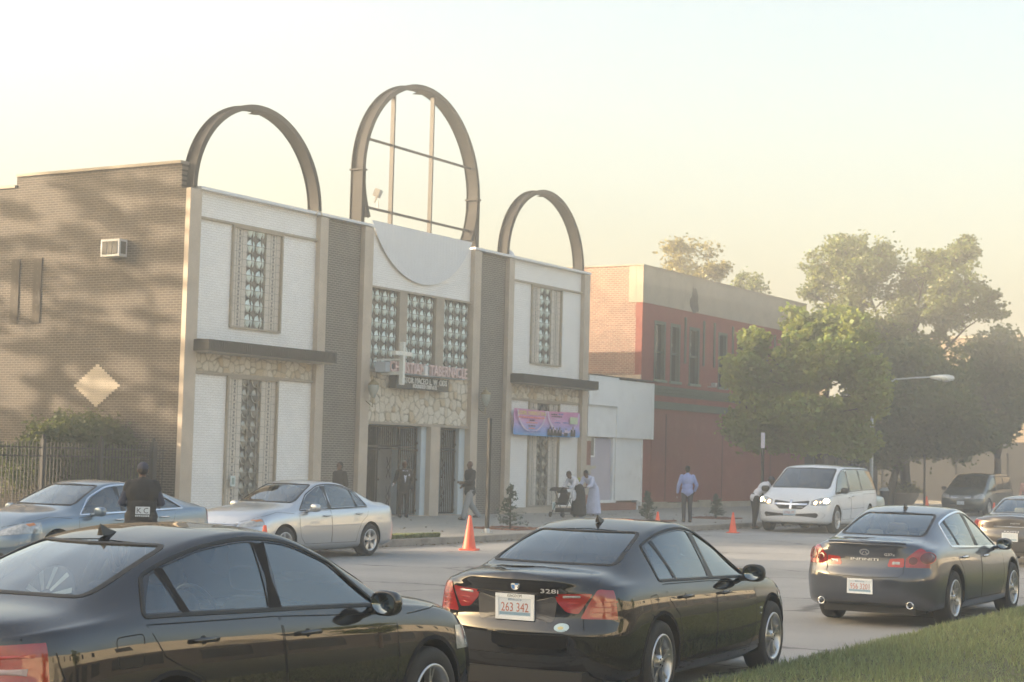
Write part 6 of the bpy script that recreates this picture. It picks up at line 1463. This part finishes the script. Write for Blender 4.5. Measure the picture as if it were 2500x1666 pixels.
# ================================================================ TREES, PLANTS, STREET THINGS
def leafm(name, c, tc, var=.35):
    if name in MATS: return MATS[name]
    m = bpy.data.materials.new(name); m.use_nodes = True; n = m.node_tree.nodes; l = m.node_tree.links; n.clear(); MATS[name] = m
    o = n.new('ShaderNodeOutputMaterial'); d = n.new('ShaderNodeBsdfDiffuse'); t = n.new('ShaderNodeBsdfTranslucent'); g = n.new('ShaderNodeBsdfGlossy'); g.inputs['Roughness'].default_value = .45; g.inputs[0].default_value = (.5, .5, .5, 1)
    geo = n.new('ShaderNodeNewGeometry'); mr = n.new('ShaderNodeMapRange'); mr.inputs[3].default_value = 1-var; mr.inputs[4].default_value = 1+var; l.new(geo.outputs['Random Per Island'], mr.inputs[0])
    hs = n.new('ShaderNodeHueSaturation'); hs.inputs['Color'].default_value = (*c, 1); l.new(mr.outputs[0], hs.inputs['Value']); mh = n.new('ShaderNodeMapRange'); mh.inputs[3].default_value = .47; mh.inputs[4].default_value = .53; l.new(geo.outputs['Random Per Island'], mh.inputs[0]); l.new(mh.outputs[0], hs.inputs['Hue'])
    l.new(hs.outputs[0], d.inputs[0]); t.inputs[0].default_value = (*tc, 1)
    m1 = n.new('ShaderNodeMixShader'); m1.inputs[0].default_value = .38; l.new(d.outputs[0], m1.inputs[1]); l.new(t.outputs[0], m1.inputs[2])
    m2 = n.new('ShaderNodeMixShader'); m2.inputs[0].default_value = .05; l.new(m1.outputs[0], m2.inputs[1]); l.new(g.outputs[0], m2.inputs[2]); l.new(m2.outputs[0], o.inputs[0]); return m
L_maple = leafm('maple_leaf', (.15, .19, .045), (.42, .46, .08)); L_ash = leafm('ash_leaf', (.10, .125, .038), (.27, .30, .065)); L_dark = leafm('dark_leaf', (.065, .088, .028), (.18, .22, .045)); L_yel = leafm('yellowing_leaf', (.17, .15, .045), (.38, .32, .08)); L_bush = leafm('bush_leaf', (.045, .06, .02), (.13, .16, .03))
BARK = mat('bark', (.09, .07, .05), .95, var=.4, vs=5, bump=1, bs=12)
def leaves(name, pts, size, mt, parent, seed=1, long=1.3, droop=.3):
    r = np.random.default_rng(seed); N = len(pts); P = np.array(pts)
    a = r.normal(size=(N, 3)); a[:, 2] *= .6; a /= np.linalg.norm(a, axis=1)[:, None]; b = r.normal(size=(N, 3)); b -= a*(a*b).sum(1)[:, None]; b /= np.linalg.norm(b, axis=1)[:, None]
    c = np.cross(a, b); s = size*r.uniform(.6, 1.35, N)[:, None]
    A = P-a*s*long*.5; B = P+b*s*.42+c*s*.12; C = P+a*s*long*.5; D = P-b*s*.42+c*s*.12
    V = np.stack([A, B, C, D], 1).reshape(-1, 3); F = np.arange(N*4).reshape(N, 4)
    o0 = np.array(parent['org'] if parent is not None else (0, 0, 0)); me = bpy.data.meshes.new(name)
    V = V-o0; me.vertices.add(len(V)); me.vertices.foreach_set('co', V.astype(np.float32).ravel()); me.loops.add(N*4); me.loops.foreach_set('vertex_index', F.ravel().astype(np.int32)); me.polygons.add(N); me.polygons.foreach_set('loop_start', (np.arange(N)*4).astype(np.int32)); me.update(calc_edges=True)
    me.materials.append(mt); ob = bpy.data.objects.new(name, me); COL.objects.link(ob)
    if parent is not None: ob.parent = parent
    return ob
def tree(name, label, cat, base, clumps, leafmat, size, per, trunk_r=.18, seed=1, fork=.35, group=None, sub=9, spread=.30, limbs_vis=1):
    r = random.Random(seed); base = Vector(base); root = empty(name, base, label, cat, group); tr = MB(); top = max(c[2] for c in clumps)
    cx = sum(c[0] for c in clumps)/len(clumps); cy = sum(c[1] for c in clumps)/len(clumps)
    fk = base.lerp(Vector((cx, cy, top)), fork); fk.x = base.x*.7+cx*.3; fk.y = base.y*.7+cy*.3
    tr.tube([base-Vector((0, 0, .1)), base+Vector((0, 0, .15)), base.lerp(fk, .5)+Vector((r.uniform(-.1, .1), r.uniform(-.1, .1), 0)), fk], [trunk_r*1.5, trunk_r*1.1, trunk_r*.95, trunk_r*.85], 10)
    tk = tr.build('trunk', BARK, root); lm = MB(); pts = []
    C_ = [Vector(c[:3]) for c in clumps]; lead = [0]
    while len(lead) < min(6, len(C_)): lead.append(max(range(len(C_)), key=lambda i: min((C_[i]-C_[j]).length for j in lead)))
    paths = []
    for i in lead:
        d_ = C_[i]-fk; jj = lambda: Vector((r.uniform(-.2, .2), r.uniform(-.2, .2), 0))
        pa = [fk, fk+Vector((d_.x*.12, d_.y*.12, d_.z*.3))+jj(), fk+Vector((d_.x*.38, d_.y*.38, d_.z*.6))+jj(), fk+Vector((d_.x*.7, d_.y*.7, d_.z*.85)), C_[i]]
        lm.tube(pa, [trunk_r*.6, trunk_r*.42, trunk_r*.28, trunk_r*.15, trunk_r*.05], 7); paths.append(pa)
    for ci, c in enumerate(clumps):
        q = Vector(c[:3]); R0 = c[3]
        cand = [(p[k].lerp(p[k+1], t), k) for p in paths for k in range(1, 4) for t in (0, .5)]; cand = [(x_, k_) for x_, k_ in cand if x_.z < q.z+.2] or cand
        st, k_ = min(cand, key=lambda e: (e[0]-q).length); mid = st.lerp(q, .55)+Vector((r.uniform(-.1, .1), r.uniform(-.1, .1), .08))
        if ci not in lead: lm.tube([st, mid, q], [trunk_r*.16, trunk_r*.10, trunk_r*.03], 5)
        for k in range(sub):
            u = Vector((r.gauss(0, 1), r.gauss(0, 1), r.gauss(0, 1))).normalized()*R0*(r.random()**.4); s_ = q+Vector((u.x, u.y, u.z*(.8 if name != 'lot_tree' else .3)))
            lm.tube([mid.lerp(q, r.uniform(.3, 1)), mid.lerp(s_, .7)*.5+s_*.5, s_], [trunk_r*.08, trunk_r*.05, trunk_r*.02], 4, caps=False)
            sg = R0*spread*r.uniform(.7, 1.25)
            fz = .3 if name == 'lot_tree' else .75
            for m in range(per): pts.append((s_.x+r.gauss(0, sg), s_.y+r.gauss(0, sg), s_.z+r.gauss(0, sg*fz)))
    lm.build('limbs', BARK, root); leaves('crown', pts, size, leafmat, root, seed); return root
def clump_px(lst, Yd):
    """crown clumps given at their image direction and a world X depth"""
    return [(*at(px, py, 0, X), r) for px, py, X, r in lst]
r_ = random.Random(3)
def blob(cx, cy, hw, hh, X, n, rad, dX=3.0, seed=1, edge=.5):
    r = random.Random(seed); out = []
    while len(out) < n:
        u, v, w_ = r.uniform(-1, 1), r.uniform(-1, 1), r.uniform(-1, 1)
        if u*u+v*v+w_*w_ > 1: continue
        out.append((*at(cx+u*hw, cy+v*hh, 0, X+w_*dX), rad*r.uniform(.7, 1.25)))
    return out
TG = 'trees along the street at the right'
mp = blob(1975, 960, 165, 130, 64.5, 36, .80, 2.2, 5)+blob(2000, 1060, 170, 45, 65, 14, .75, 1.8, 55)+blob(1830, 880, 40, 80, 63.5, 9, .55, 1.0, 6)+blob(2080, 820, 60, 60, 66, 7, .7, 1.5, 7)+blob(1900, 1040, 120, 45, 64, 10, .7, 1.5, 77)+blob(1985, 810, 50, 40, 65, 5, .6, 1.0, 78)+blob(2000, 880, 90, 60, 64.5, 9, .75, 1.5, 79)
tree('maple_tree', 'broad maple with sunlit left side standing behind the white minivan', 'tree', (*at(2010, 1200, 1, 25.2)[:2], .15), mp, L_maple, .17, 62, .2, 11, .3, TG, sub=13, spread=.22)
th = blob(2085, 655, 95, 80, 84, 24, 1.0, 3, 8)+blob(2310, 700, 95, 85, 84, 20, .95, 3, 9)+blob(2200, 780, 150, 60, 84, 12, .9, 3, 10)+blob(2410, 745, 25, 30, 84, 4, .7, 1, 12)+blob(2000, 690, 25, 40, 84, 4, .6, 1, 13)+blob(2370, 610, 22, 30, 84, 3, .5, 1, 14)+blob(2190, 850, 120, 45, 84, 12, .8, 2.5, 141)+blob(2060, 760, 60, 50, 84, 6, .8, 2, 142)
tree('ash_tree', 'tall airy tree with yellowing top and bare lower limbs, highest in the street', 'tree', (*at(2215, 1200, 0, 84)[:2], 0), th, L_ash, .15, 46, .26, 12, .3, TG, sub=13, spread=.19)
dk = blob(2240, 1000, 155, 80, 80, 28, 1.05, 3, 15)+blob(2370, 1065, 90, 30, 80, 9, .75, 2, 16)+blob(2140, 1070, 100, 45, 80, 12, .85, 2, 161)+blob(2290, 930, 70, 60, 80, 9, .9, 2, 162)+blob(2190, 900, 70, 60, 80, 8, .9, 2, 17)
tree('dark_tree', 'dark low spreading tree below the tall airy one, over the street lamp', 'tree', (*at(2170, 1200, 0, 80)[:2], 0), dk, L_dark, .19, 78, .2, 13, .3, TG)
rt = blob(2430, 900, 75, 80, 88, 24, .95, 2.5, 18)+blob(2470, 960, 50, 90, 88, 10, .9, 2, 181)+blob(2400, 1020, 90, 55, 88, 12, .9, 2, 19)
tree('dark_tree', 'dark dense tree nearest the right edge, in front of the tan warehouse', 'tree', (*at(2440, 1200, 0, 88)[:2], 0), rt, L_dark, .19, 70, .2, 14, .3, TG)
ry = blob(1690, 640, 55, 45, 86, 9, .75, 1.5, 20)+blob(1655, 600, 25, 25, 86, 3, .5, 1, 21)+blob(1745, 665, 25, 20, 86, 4, .5, 1, 22)
tree('rear_tree', 'yellowing treetop rising above the roof of the red building', 'tree', (*at(1700, 1200, 0, 86)[:2], 0), ry, L_yel, .17, 24, .2, 15, .5, 'trees behind the red building', sub=8, spread=.36)
r2_ = blob(1835, 695, 30, 28, 92, 6, .5, 1, 23)+blob(1800, 715, 30, 14, 92, 3, .4, 1, 24)
tree('rear_tree', 'small treetop just above the far roofline of the red building', 'tree', (*at(1835, 1200, 0, 92)[:2], 0), r2_, L_ash, .16, 26, .15, 16, .6, 'trees behind the red building', sub=7, spread=.36)
# layered trees beyond the lot that throw the streaked shadows on the side wall
for i, (x, y, d_, lb) in enumerate(((19.6, 61.0, 30, 'layered tree farther back beyond the vacant lot, outside the left edge'), (19.0, 56.8, 29, 'layered tree nearer the street in the vacant lot, outside the left edge'))):
    rr_ = random.Random(i+45); cl = []
    for zw in (.3, 1.5, 2.9, 4.3, 5.3, 6.9, 8.3, 9.9):
        ox, oy = rr_.uniform(-1.4, 1.4), rr_.uniform(-1.4, 1.4); R_ = rr_.uniform(2.3, 3.3); tl = rr_.uniform(-.03, .06); z_ = zw+.194*d_
        for k in range(14): a = rr_.uniform(0, 2*pi); q = R_*rr_.random()**.5; cl.append((x+ox+q*cos(a), y+oy+q*sin(a), z_+tl*q*cos(a), .26))
    tree('lot_tree', lb, 'tree', (x, y, 0), cl, L_dark, .16, 36, .2, 60+i, .3, 'trees beyond the vacant lot', sub=6, spread=.48)
for i, (x, lb) in enumerate(((-6, 'left tree'), (16, 'middle tree'), (41, 'right tree'))):
    rr_ = random.Random(i+80); cl = []
    for k in range(16): a = rr_.uniform(0, 2*pi); q = 2.6*rr_.random()**.5; cl.append((x+q*cos(a), -15+q*sin(a), rr_.uniform(3, 7), .9))
    tree('lawn_tree', lb+' of three standing behind the camera before the pale shops', 'tree', (x, -15, 0), cl, L_maple, .25, 30, .2, 90+i, .3, 'trees behind the camera', sub=6, spread=.3)
# bush behind the fence
def blobY(cx, cy, hw, hh, Y, n, rad, dY, seed):
    r = random.Random(seed); out = []
    while len(out) < n:
        u, v, w_ = r.uniform(-1, 1), r.uniform(-1, 1), r.uniform(-1, 1)
        if u*u+v*v+w_*w_ < 1: out.append((*at(cx+u*hw, cy+v*hh, 1, Y+w_*dY), rad*r.uniform(.7, 1.2)))
    return out
bc = blobY(180, 1080, 130, 30, 32.2, 22, .5, .9, 30)+blobY(160, 1130, 180, 30, 32.2, 24, .55, .9, 31)+blobY(320, 1130, 25, 40, 32.0, 6, .35, .5, 32)
bp_ = at(170, 1190, 1, 32.2)
def bush():
    root = empty('leafy_bush', (bp_[0], bp_[1], .0), 'large rounded green bush behind the iron fence beside the church side wall', 'bush'); pts = []; r = random.Random(9); st = MB()
    for c in bc:
        st.tube([(bp_[0]+r.uniform(-.6, .6), bp_[1]+r.uniform(-.4, .4), 0), ((bp_[0]+c[0])/2, (bp_[1]+c[1])/2, c[2]*.5), c[:3]], [.04, .03, .01], 5)
        for k in range(9):
            u = Vector((r.gauss(0, 1), r.gauss(0, 1), r.gauss(0, 1))).normalized()*c[3]*r.random()**.4
            for m in range(60): pts.append((c[0]+u.x+r.gauss(0, .15), c[1]+u.y+r.gauss(0, .15), max(.05, c[2]+u.z+r.gauss(0, .13))))
    st.build('stems', BARK, root); leaves('foliage', pts, .085, L_bush, root, 5)
bush()
# young spruces in brick-edged pits
N_sp = leafm('spruce_needles', (.12, .145, .11), (.15, .18, .12))
def spruce(pos, h, label, seed):
    r = random.Random(seed); root = empty('young_spruce', pos, label, 'tree', 'young spruces in the pavement pits'); x, y, z = pos
    MB().tube([(x, y, z-.05), (x, y, z+h*.5), (x, y, z+h)], [.025, .018, .004], 6).build('trunk', BARK, root); pts = []; br = MB()
    for k in range(70):
        t = k/70; zz = z+.08+h*.92*t; L_ = (.40*h)*(1-t)**.8*r.uniform(.6, 1.15)+.02; a = r.uniform(0, 2*pi); e = Vector((x+L_*cos(a), y+L_*sin(a), zz+L_*r.uniform(-.05, .35)))
        br.tube([(x, y, zz), e], [.006, .002], 4, caps=False)
        for m in range(12): q = Vector((x, y, zz)).lerp(e, r.uniform(.15, 1)); pts.append((q.x+r.gauss(0, .022), q.y+r.gauss(0, .022), q.z+r.gauss(0, .018)))
    br.build('branches', BARK, root); leaves('needles', pts, .045, N_sp, root, seed, long=1.8)
    b = MB()
    for k in range(-6, 7):
        for (dx, dy, hor) in ((k*.11, -.66, 1), (k*.11, .66, 1), (-.72, k*.1, 0), (.72, k*.1, 0)):
            b.box(x+dx-(.05 if hor else .03), x+dx+(.05 if hor else .03), y+dy-(.03 if hor else .045), y+dy+(.03 if hor else .045), z-.01, z+r.uniform(.03, .055))
    tag(b.build('brick_edging', mat('edging_brick', (.26, .12, .08), .9, var=.3, vs=8), None, (x, y, z)), 'low red brick edging of the pit round the '+label.split(' in front')[0].split(' near')[0].split(' beside')[0], 'edging', 'brick pit edgings')
    tag(MB().quad((x-.68, y-.62, z+.006), (x+.68, y-.62, z+.006), (x+.68, y+.62, z+.006), (x-.68, y+.62, z+.006)).build('soil_patch', mat('soil', (.07, .055, .04), 1, var=.4, vs=8, bump=1, bs=30)), kind='structure')
q = at(1245, 1290, 1, 23.6); spruce((q[0], 23.6, .15), 1.18, 'fullest young spruce near the dark sign post', 1)
q = at(1580, 1262, 1, 24.4); spruce((q[0], 24.4, .15), .92, 'thin young spruce in front of the broken shopfront corner', 2)
q = at(1748, 1262, 1, 24.4); spruce((q[0], 24.4, .15), .80, 'smallest young spruce beside the blue-shirted man', 3)
# lawn on the camera side
def lawn():
    m = mat('lawn_soil', (.10, .105, .05), 1, var=.4, vs=4, bump=1, bs=40); nx, ny = 90, 22
    f = lambda x, y: (.25-.02*((y-3)/3)**2*(1 if y < 3 else .3)+.02*sin(x*.9)*cos(y*.7)) if y < 5.8 else .15
    tag(MB().grid(nx, ny, lambda i, j: (-20+i*1.9, -28+j*(6.03+28)/(ny-1), f(-20+i*1.9, -28+j*(6.03+28)/(ny-1)))).build('lawn', m), kind='structure')
    r = np.random.default_rng(4); N = 85000; X = 7+26*r.random(N)**.85; Y = 6.10-3.9*r.random(N)**1.3
    h = r.uniform(.03, .085, N)*(1+.35*(r.random(N) < .06)); a = r.uniform(0, 2*pi, N); w_ = r.uniform(.003, .006, N)+X*.00012; ln = r.normal(0, .03, (N, 2))
    clump = .75+.5*np.sin(X*1.7+np.sin(Y*2.1)*2)*np.sin(Y*1.9+X*.6); h *= clump*.6+.55
    z0 = np.array([f(x, y) for x, y in zip(X, Y)])-.01
    A = np.stack([X-w_*np.cos(a), Y-w_*np.sin(a), z0], 1); B = np.stack([X+w_*np.cos(a), Y+w_*np.sin(a), z0], 1); C = np.stack([X+ln[:, 0], Y+ln[:, 1], z0+h], 1)
    V = np.stack([A, B, C], 1).reshape(-1, 3); me = bpy.data.meshes.new('grass'); me.vertices.add(N*3); me.vertices.foreach_set('co', V.astype(np.float32).ravel()); me.loops.add(N*3); me.loops.foreach_set('vertex_index', np.arange(N*3, dtype=np.int32)); me.polygons.add(N); me.polygons.foreach_set('loop_start', (np.arange(N)*3).astype(np.int32)); me.update(calc_edges=True)
    me.materials.append(leafm('grass_blade', (.20, .23, .11), (.32, .36, .16), .5)); ob = bpy.data.objects.new('grass', me); COL.objects.link(ob); tag(ob, kind='stuff')
    N = 12000; X = r.uniform(28.5, 34, N); Y = 22.13+1.1*r.random(N)**1.2*(1-(X-28.5)/5.6)
    pts = np.stack([X, Y, .155+r.uniform(0, .08, N)], 1); tag(leaves('verge_grass', pts, .06, MATS['grass_blade'], None, 3), kind='stuff')
lawn()
def litter():
    r = np.random.default_rng(12); P = []
    for k in range(700): P.append((r.uniform(20, 75), 21.93-abs(r.normal(0, .16)), .012))
    for k in range(260): P.append((r.uniform(8, 34), 6.2+abs(r.normal(0, .2)), .012))
    for k in range(160): P.append((r.uniform(30, 60), r.uniform(22.4, 29.5), .165))
    tag(leaves('fallen_leaves', P, .045, leafm('dry_leaf', (.16, .10, .045), (.1, .07, .03)), None, 6, droop=0), kind='stuff')
    x, y, _ = at(2070, 1484, 2, 0); tag(MB().grid(4, 3, lambda i, j: (x+i*.07, y+j*.05, .012+.012*((i+j) % 2))).build('paper_scrap', mat('paper_white', (.7, .7, .7), .7), None, (x, y, 0)), 'white scrap of paper lying on the road under the charcoal blue saloon', 'litter')
litter()
# traffic cones
def cone(pos, s, label):
    x, y, z = pos; root = empty('traffic_cone', pos, label, 'traffic cone', 'orange traffic cones along the street'); oc = mat('cone_orange', (.85, .13, .06), .5, var=.1, vs=5); a = rng.uniform(0, .6)
    b = MB(); hw = .19; pts = roundpoly([(-hw, -hw), (hw, -hw), (hw, hw), (-hw, hw)], .05, 3); b.prism(pts, lambda u, v, d: (u*cos(a)-v*sin(a), u*sin(a)+v*cos(a), d), 0, .03); b.v = [(x+v[0]*s, y+v[1]*s, z+v[2]*s) for v in b.v]; b.build('base', oc, root)
    c = MB(); c.lathe([(.145*s, .028*s), (.135*s, .06*s), (.03*s, .70*s), (.026*s, .71*s), (.022*s, .70*s), (.022*s, .6*s)], (x, y, z), n=24); c.build('cone_body', oc, root)
for px, Y, s, lb in ((1148, 20.1, 1.06, 'largest orange traffic cone, standing in the road by the sign post'), (648, 19.6, 1.0, 'orange traffic cone in front of the silver saloon front wheel'), (1606, 21.3, .9, 'orange traffic cone seen just over the middle black saloon roof'),
    (1790, 20.55, .85, 'orange traffic cone between the blue-shirted man and the white minivan'), (2262, 23.0, 1.0, 'small far orange traffic cone left of the green minivan'), (2427, 19.1, 1.05, 'orange traffic cone beside the rear of the green minivan')):
    cone(gpos(px, Y, 0 if Y < 21.95 else .15), s, lb)
# sign posts and the street lamp
M_post = mat('dark_post', (.03, .028, .026), .75, var=.2)
def post(px, Y, h, label, sleeve=False):
    x, y, z = gpos(px, Y, .15); root = empty('sign_post', (x, y, z), label, 'post', 'bare posts along the far kerb')
    MB().box(x-.035, x+.035, y-.03, y+.03, z+.02, z+h-.1).box(x-.05, x-.035, y-.034, y+.034, z+.02, z+h-.1).box(x+.035, x+.05, y-.034, y+.034, z+.02, z+h-.1).build('pole', M_post, root)
    b = MB().box(x-.14, x+.14, y-.11, y+.11, z, z+.02)
    for sx_ in (-.1, .1):
        for sy_ in (-.07, .07): b.lathe([(0, .05), (.015, .05), (.018, .02), (.018, .0)], (x+sx_, y+sy_, z+.015), n=6)
    b.lathe([(.075, .02), (.07, .10), (.055, .12)], (x, y, z), n=10); b.build('base_plate', mat('galvanised', (.42, .45, .47), .4, metal=.6), root)
    if sleeve: MB().box(x-.054, x+.054, y-.05, y+.05, z+h-.52, z+h).build('white_sleeve', mat('sleeve_white', (.6, .58, .66), .6), root)
post(1190, 22.55, 2.95, 'bare dark steel post standing by the largest cone'); post(1860, 22.5, 2.95, 'dark post with white sleeve behind the leaning man', True); post(2256, 22.6, 2.6, 'farthest dark post, left of the green minivan')
def lamp():
    x, y, z = gpos(2126, 22.7, .15); m = mat('lamp_white_paint', (.55, .60, .62), .45, metal=.2, var=.08); root = empty('street_lamp', (x, y, z), 'white street lamp with its arm reaching out of the maple over the road', 'street lamp')
    MB().tube([(x, y, z), (x, y, z+2.5), (x, y, z+5.1)], [.085, .07, .05], 12).lathe([(.16, 0), (.16, .05), (.1, .12), (.085, .3)], (x, y, z), n=12).build('pole', m, root)
    p = [at(a, b, 0, X) for a, b, X in ((2128, 985, x), (2150, 945, x), (2185, 927, x), (2230, 923, x-.1), (2272, 921, x-.2))]
    MB().tube([(x, y, z+4.6)]+p, [.05, .045, .04, .035, .03, .03], 8).build('arm', m, root)
    a, b = at(2270, 921, 0, x-.2), at(2330, 924, 0, x-.3); h = MB(); d = (b-a); n = 8
    h.tube([a, a+d*.12, a+d*.4, a+d*.75, a+d*.95, b], [.03, .07, .115, .13, .09, .02], 14); h.build('lamp_head', m, root)
    c = (a+b)/2+Vector((0, 0, -.05))+d*.15; g = MB(); g.sphere(c, .13, 0, 14, 8, 1.2, 1.6, .9); g.build('lamp_glass', mat('lamp_bowl', (.42, .46, .44), .15, coat=.5), root)
lamp()
# bowl planter and litter bin
x, y, z = gpos(2200, 30.0, .15); x, y, z = at(2200, 1226, 0, 84)[0], at(2200, 1226, 0, 84)[1], .0
pr = empty('bowl_planter', (x, y, 0), 'round concrete bowl planter with dry grasses beside the dark wall', 'planter'); k_ = 1.0
MB().lathe([(0, .05), (.42, .05), (.45, .12), (.62, .30), (.82, .62), (.88, .80), (.90, .84), (.84, .84), (.80, .74), (0, .70)], (x, y, 0), n=28).build('bowl', mat('planter_concrete', (.40, .33, .27), .85, var=.15), pr)
pts = [(x+rng.gauss(0, .38), y+rng.gauss(0, .38), .85+abs(rng.gauss(0, .22))) for k in range(1500)]; leaves('dry_grass', pts, .09, L_yel, pr, 8, long=2)
x, y = at(2163, 1210, 0, 80)[:2]; br = empty('litter_bin', (x, y, 0), 'dark litter bin with white lid near the bowl planter', 'bin')
MB().lathe([(0, .02), (.26, .02), (.30, .95), (0, .95)], (x, y, 0), n=18).build('drum', mat('bin_dark', (.03, .035, .04), .6), br); MB().lathe([(.32, .95), (.32, 1.0), (.2, 1.1), (0, 1.12)], (x, y, 0), n=18).build('lid', M_plate, br)
# pushchair
def pushchair():
    x, y, z = gpos(1372, 27.6, .15); root = empty('pushchair', (x, y, z), 'dark folding pushchair in front of the two bending women', 'pushchair'); k = M_blk; f = MB()
    P = lambda a, b, c: (x+a, y+b, z+c)
    for s in (-.22, .22):
        f.tube([P(-.35, s, .08), P(.1, s, .55), P(.62, s, 1.02), P(.72, s, 1.0)], .013, 6); f.tube([P(.42, s, .08), P(.1, s, .6), P(-.12, s, .85)], .013, 6); f.tube([P(-.35, s, .10), P(.42, s, .10)], .010, 6)
    f.tube([P(.72, -.22, 1.0), P(.72, .22, 1.0)], .016, 6); f.build('frame', k, root)
    for a in (-.35, .42):
        for s in (-.24, .24): MB().lathe([(0, -.02), (.06, -.02), (.085, -.015), (.09, 0), (.085, .015), (.06, .02), (0, .02)], P(a, s, .09), 'y', 18).build('wheel', M_tyre, root)
    c = MB(); c.grid(9, 7, lambda i, j: P(-.18+.34*cos(pi*.15+i*pi*.62/8)-.1, -.2+.4*j/6, .62+.36*sin(pi*.15+i*pi*.62/8))); c.build('hood', C_blk, root)
    s_ = MB(); s_.grid(6, 5, lambda i, j: P(-.2+.42*i/5, -.19+.38*j/4, .42+.06*cos(i)+(.38*max(0, i-2)/3))); s_.build('seat', C_blk, root)
    MB().box(x-.15, x+.35, y-.17, y+.17, z+.16, z+.30).build('basket', k, root)
    tag(MB().sphere((x+.3, y-.26, z+.72), .17, 0, 14, 10, .8, .4, 1.1).box(x+.28, x+.32, y-.27, y-.25, z+.85, z+1.0).build('white_bag', C_white, None, (x+.3, y-.26, z+.6)), 'white cloth bag hung from the pushchair handle', 'bag')
pushchair()
# ================================================================ one object per loose piece for repeated parts
def split_pieces(o):
    me = o.data; nv = len(me.vertices); co = np.empty(nv*3); me.vertices.foreach_get('co', co); co = co.reshape(-1, 3); par = list(range(nv))
    def fd(a):
        while par[a] != a: par[a] = par[par[a]]; a = par[a]
        return a
    for p in me.polygons:
        a = fd(p.vertices[0])
        for v in p.vertices[1:]: par[fd(v)] = a
    root = np.array([fd(i) for i in range(nv)]); u, isl = np.unique(root, return_inverse=True); k = len(u)
    lo = np.full((k, 3), 1e9); hi = -lo; np.minimum.at(lo, isl, co); np.maximum.at(hi, isl, co); size = (hi-lo).max(1)
    gap = np.maximum(0, np.maximum(lo[:, None]-hi[None], lo[None]-hi[:, None])); near = np.sqrt((gap**2).sum(2)) <= np.maximum(.02, .5*np.maximum(size[:, None], size[None]))
    grp = list(range(k))
    for a in range(k):
        for b in range(a+1, k):
            if near[a, b]:
                ga, gb = grp[a], grp[b]
                if ga != gb: grp = [ga if g == gb else g for g in grp]
    ids = sorted(set(grp))
    if len(ids) < 2: return
    pg = np.array(grp)[isl]; name = o.name.split('.')[0]
    for gi, g in enumerate(ids):
        keep = np.nonzero(pg == g)[0]; mp = {int(v): i for i, v in enumerate(keep)}; F = [p for p in me.polygons if p.vertices[0] in mp]
        m2 = bpy.data.meshes.new(name); m2.from_pydata([tuple(co[i]) for i in keep], [], [[mp[v] for v in p.vertices] for p in F])
        for m in me.materials: m2.materials.append(m)
        m2.polygons.foreach_set('material_index', [p.material_index for p in F]); m2.polygons.foreach_set('use_smooth', [p.use_smooth for p in F]); m2.update()
        if gi == 0: keep_me = m2
        else: c = bpy.data.objects.new(name, m2); COL.objects.link(c); c.parent = o.parent; c.location = o.location
    o.data = keep_me
SPLIT = {'jamb', 'arch_lip', 'wheel_arch', 'window_pillar', 'window_trim', 'glass_seal', 'eye', 'lamp_insert', 'lit_lamp', 'exhaust_pipe', 'indicator', 'green_pilaster_strip', 'panel_seam', 'shop_window', 'roof_coping', 'shoe', 'side_moulding', 'window_stain', 'lid_trim', 'fuel_flap'}
bpy.context.view_layer.update()
for o in [o for o in bpy.data.objects if o.type == 'MESH' and o.name.split('.')[0] in SPLIT]: split_pieces(o)
# ================================================================ HAZE
def haze(dens=.0040, col=(.93, .97, .97), g=.1):
    m = bpy.data.materials.new('haze_air'); m.use_nodes = True; n = m.node_tree.nodes; l = m.node_tree.links; n.clear()
    o = n.new('ShaderNodeOutputMaterial'); v = n.new('ShaderNodeVolumePrincipled'); v.inputs['Density'].default_value = dens; v.inputs['Color'].default_value = (*col, 1)
    v.inputs['Anisotropy'].default_value = g; l.new(v.outputs[0], o.inputs['Volume'])
    tag(MB().box(-310, 410, -310, 410, -1.4, 18.5).build('haze', m), kind='stuff')
haze()
clean()
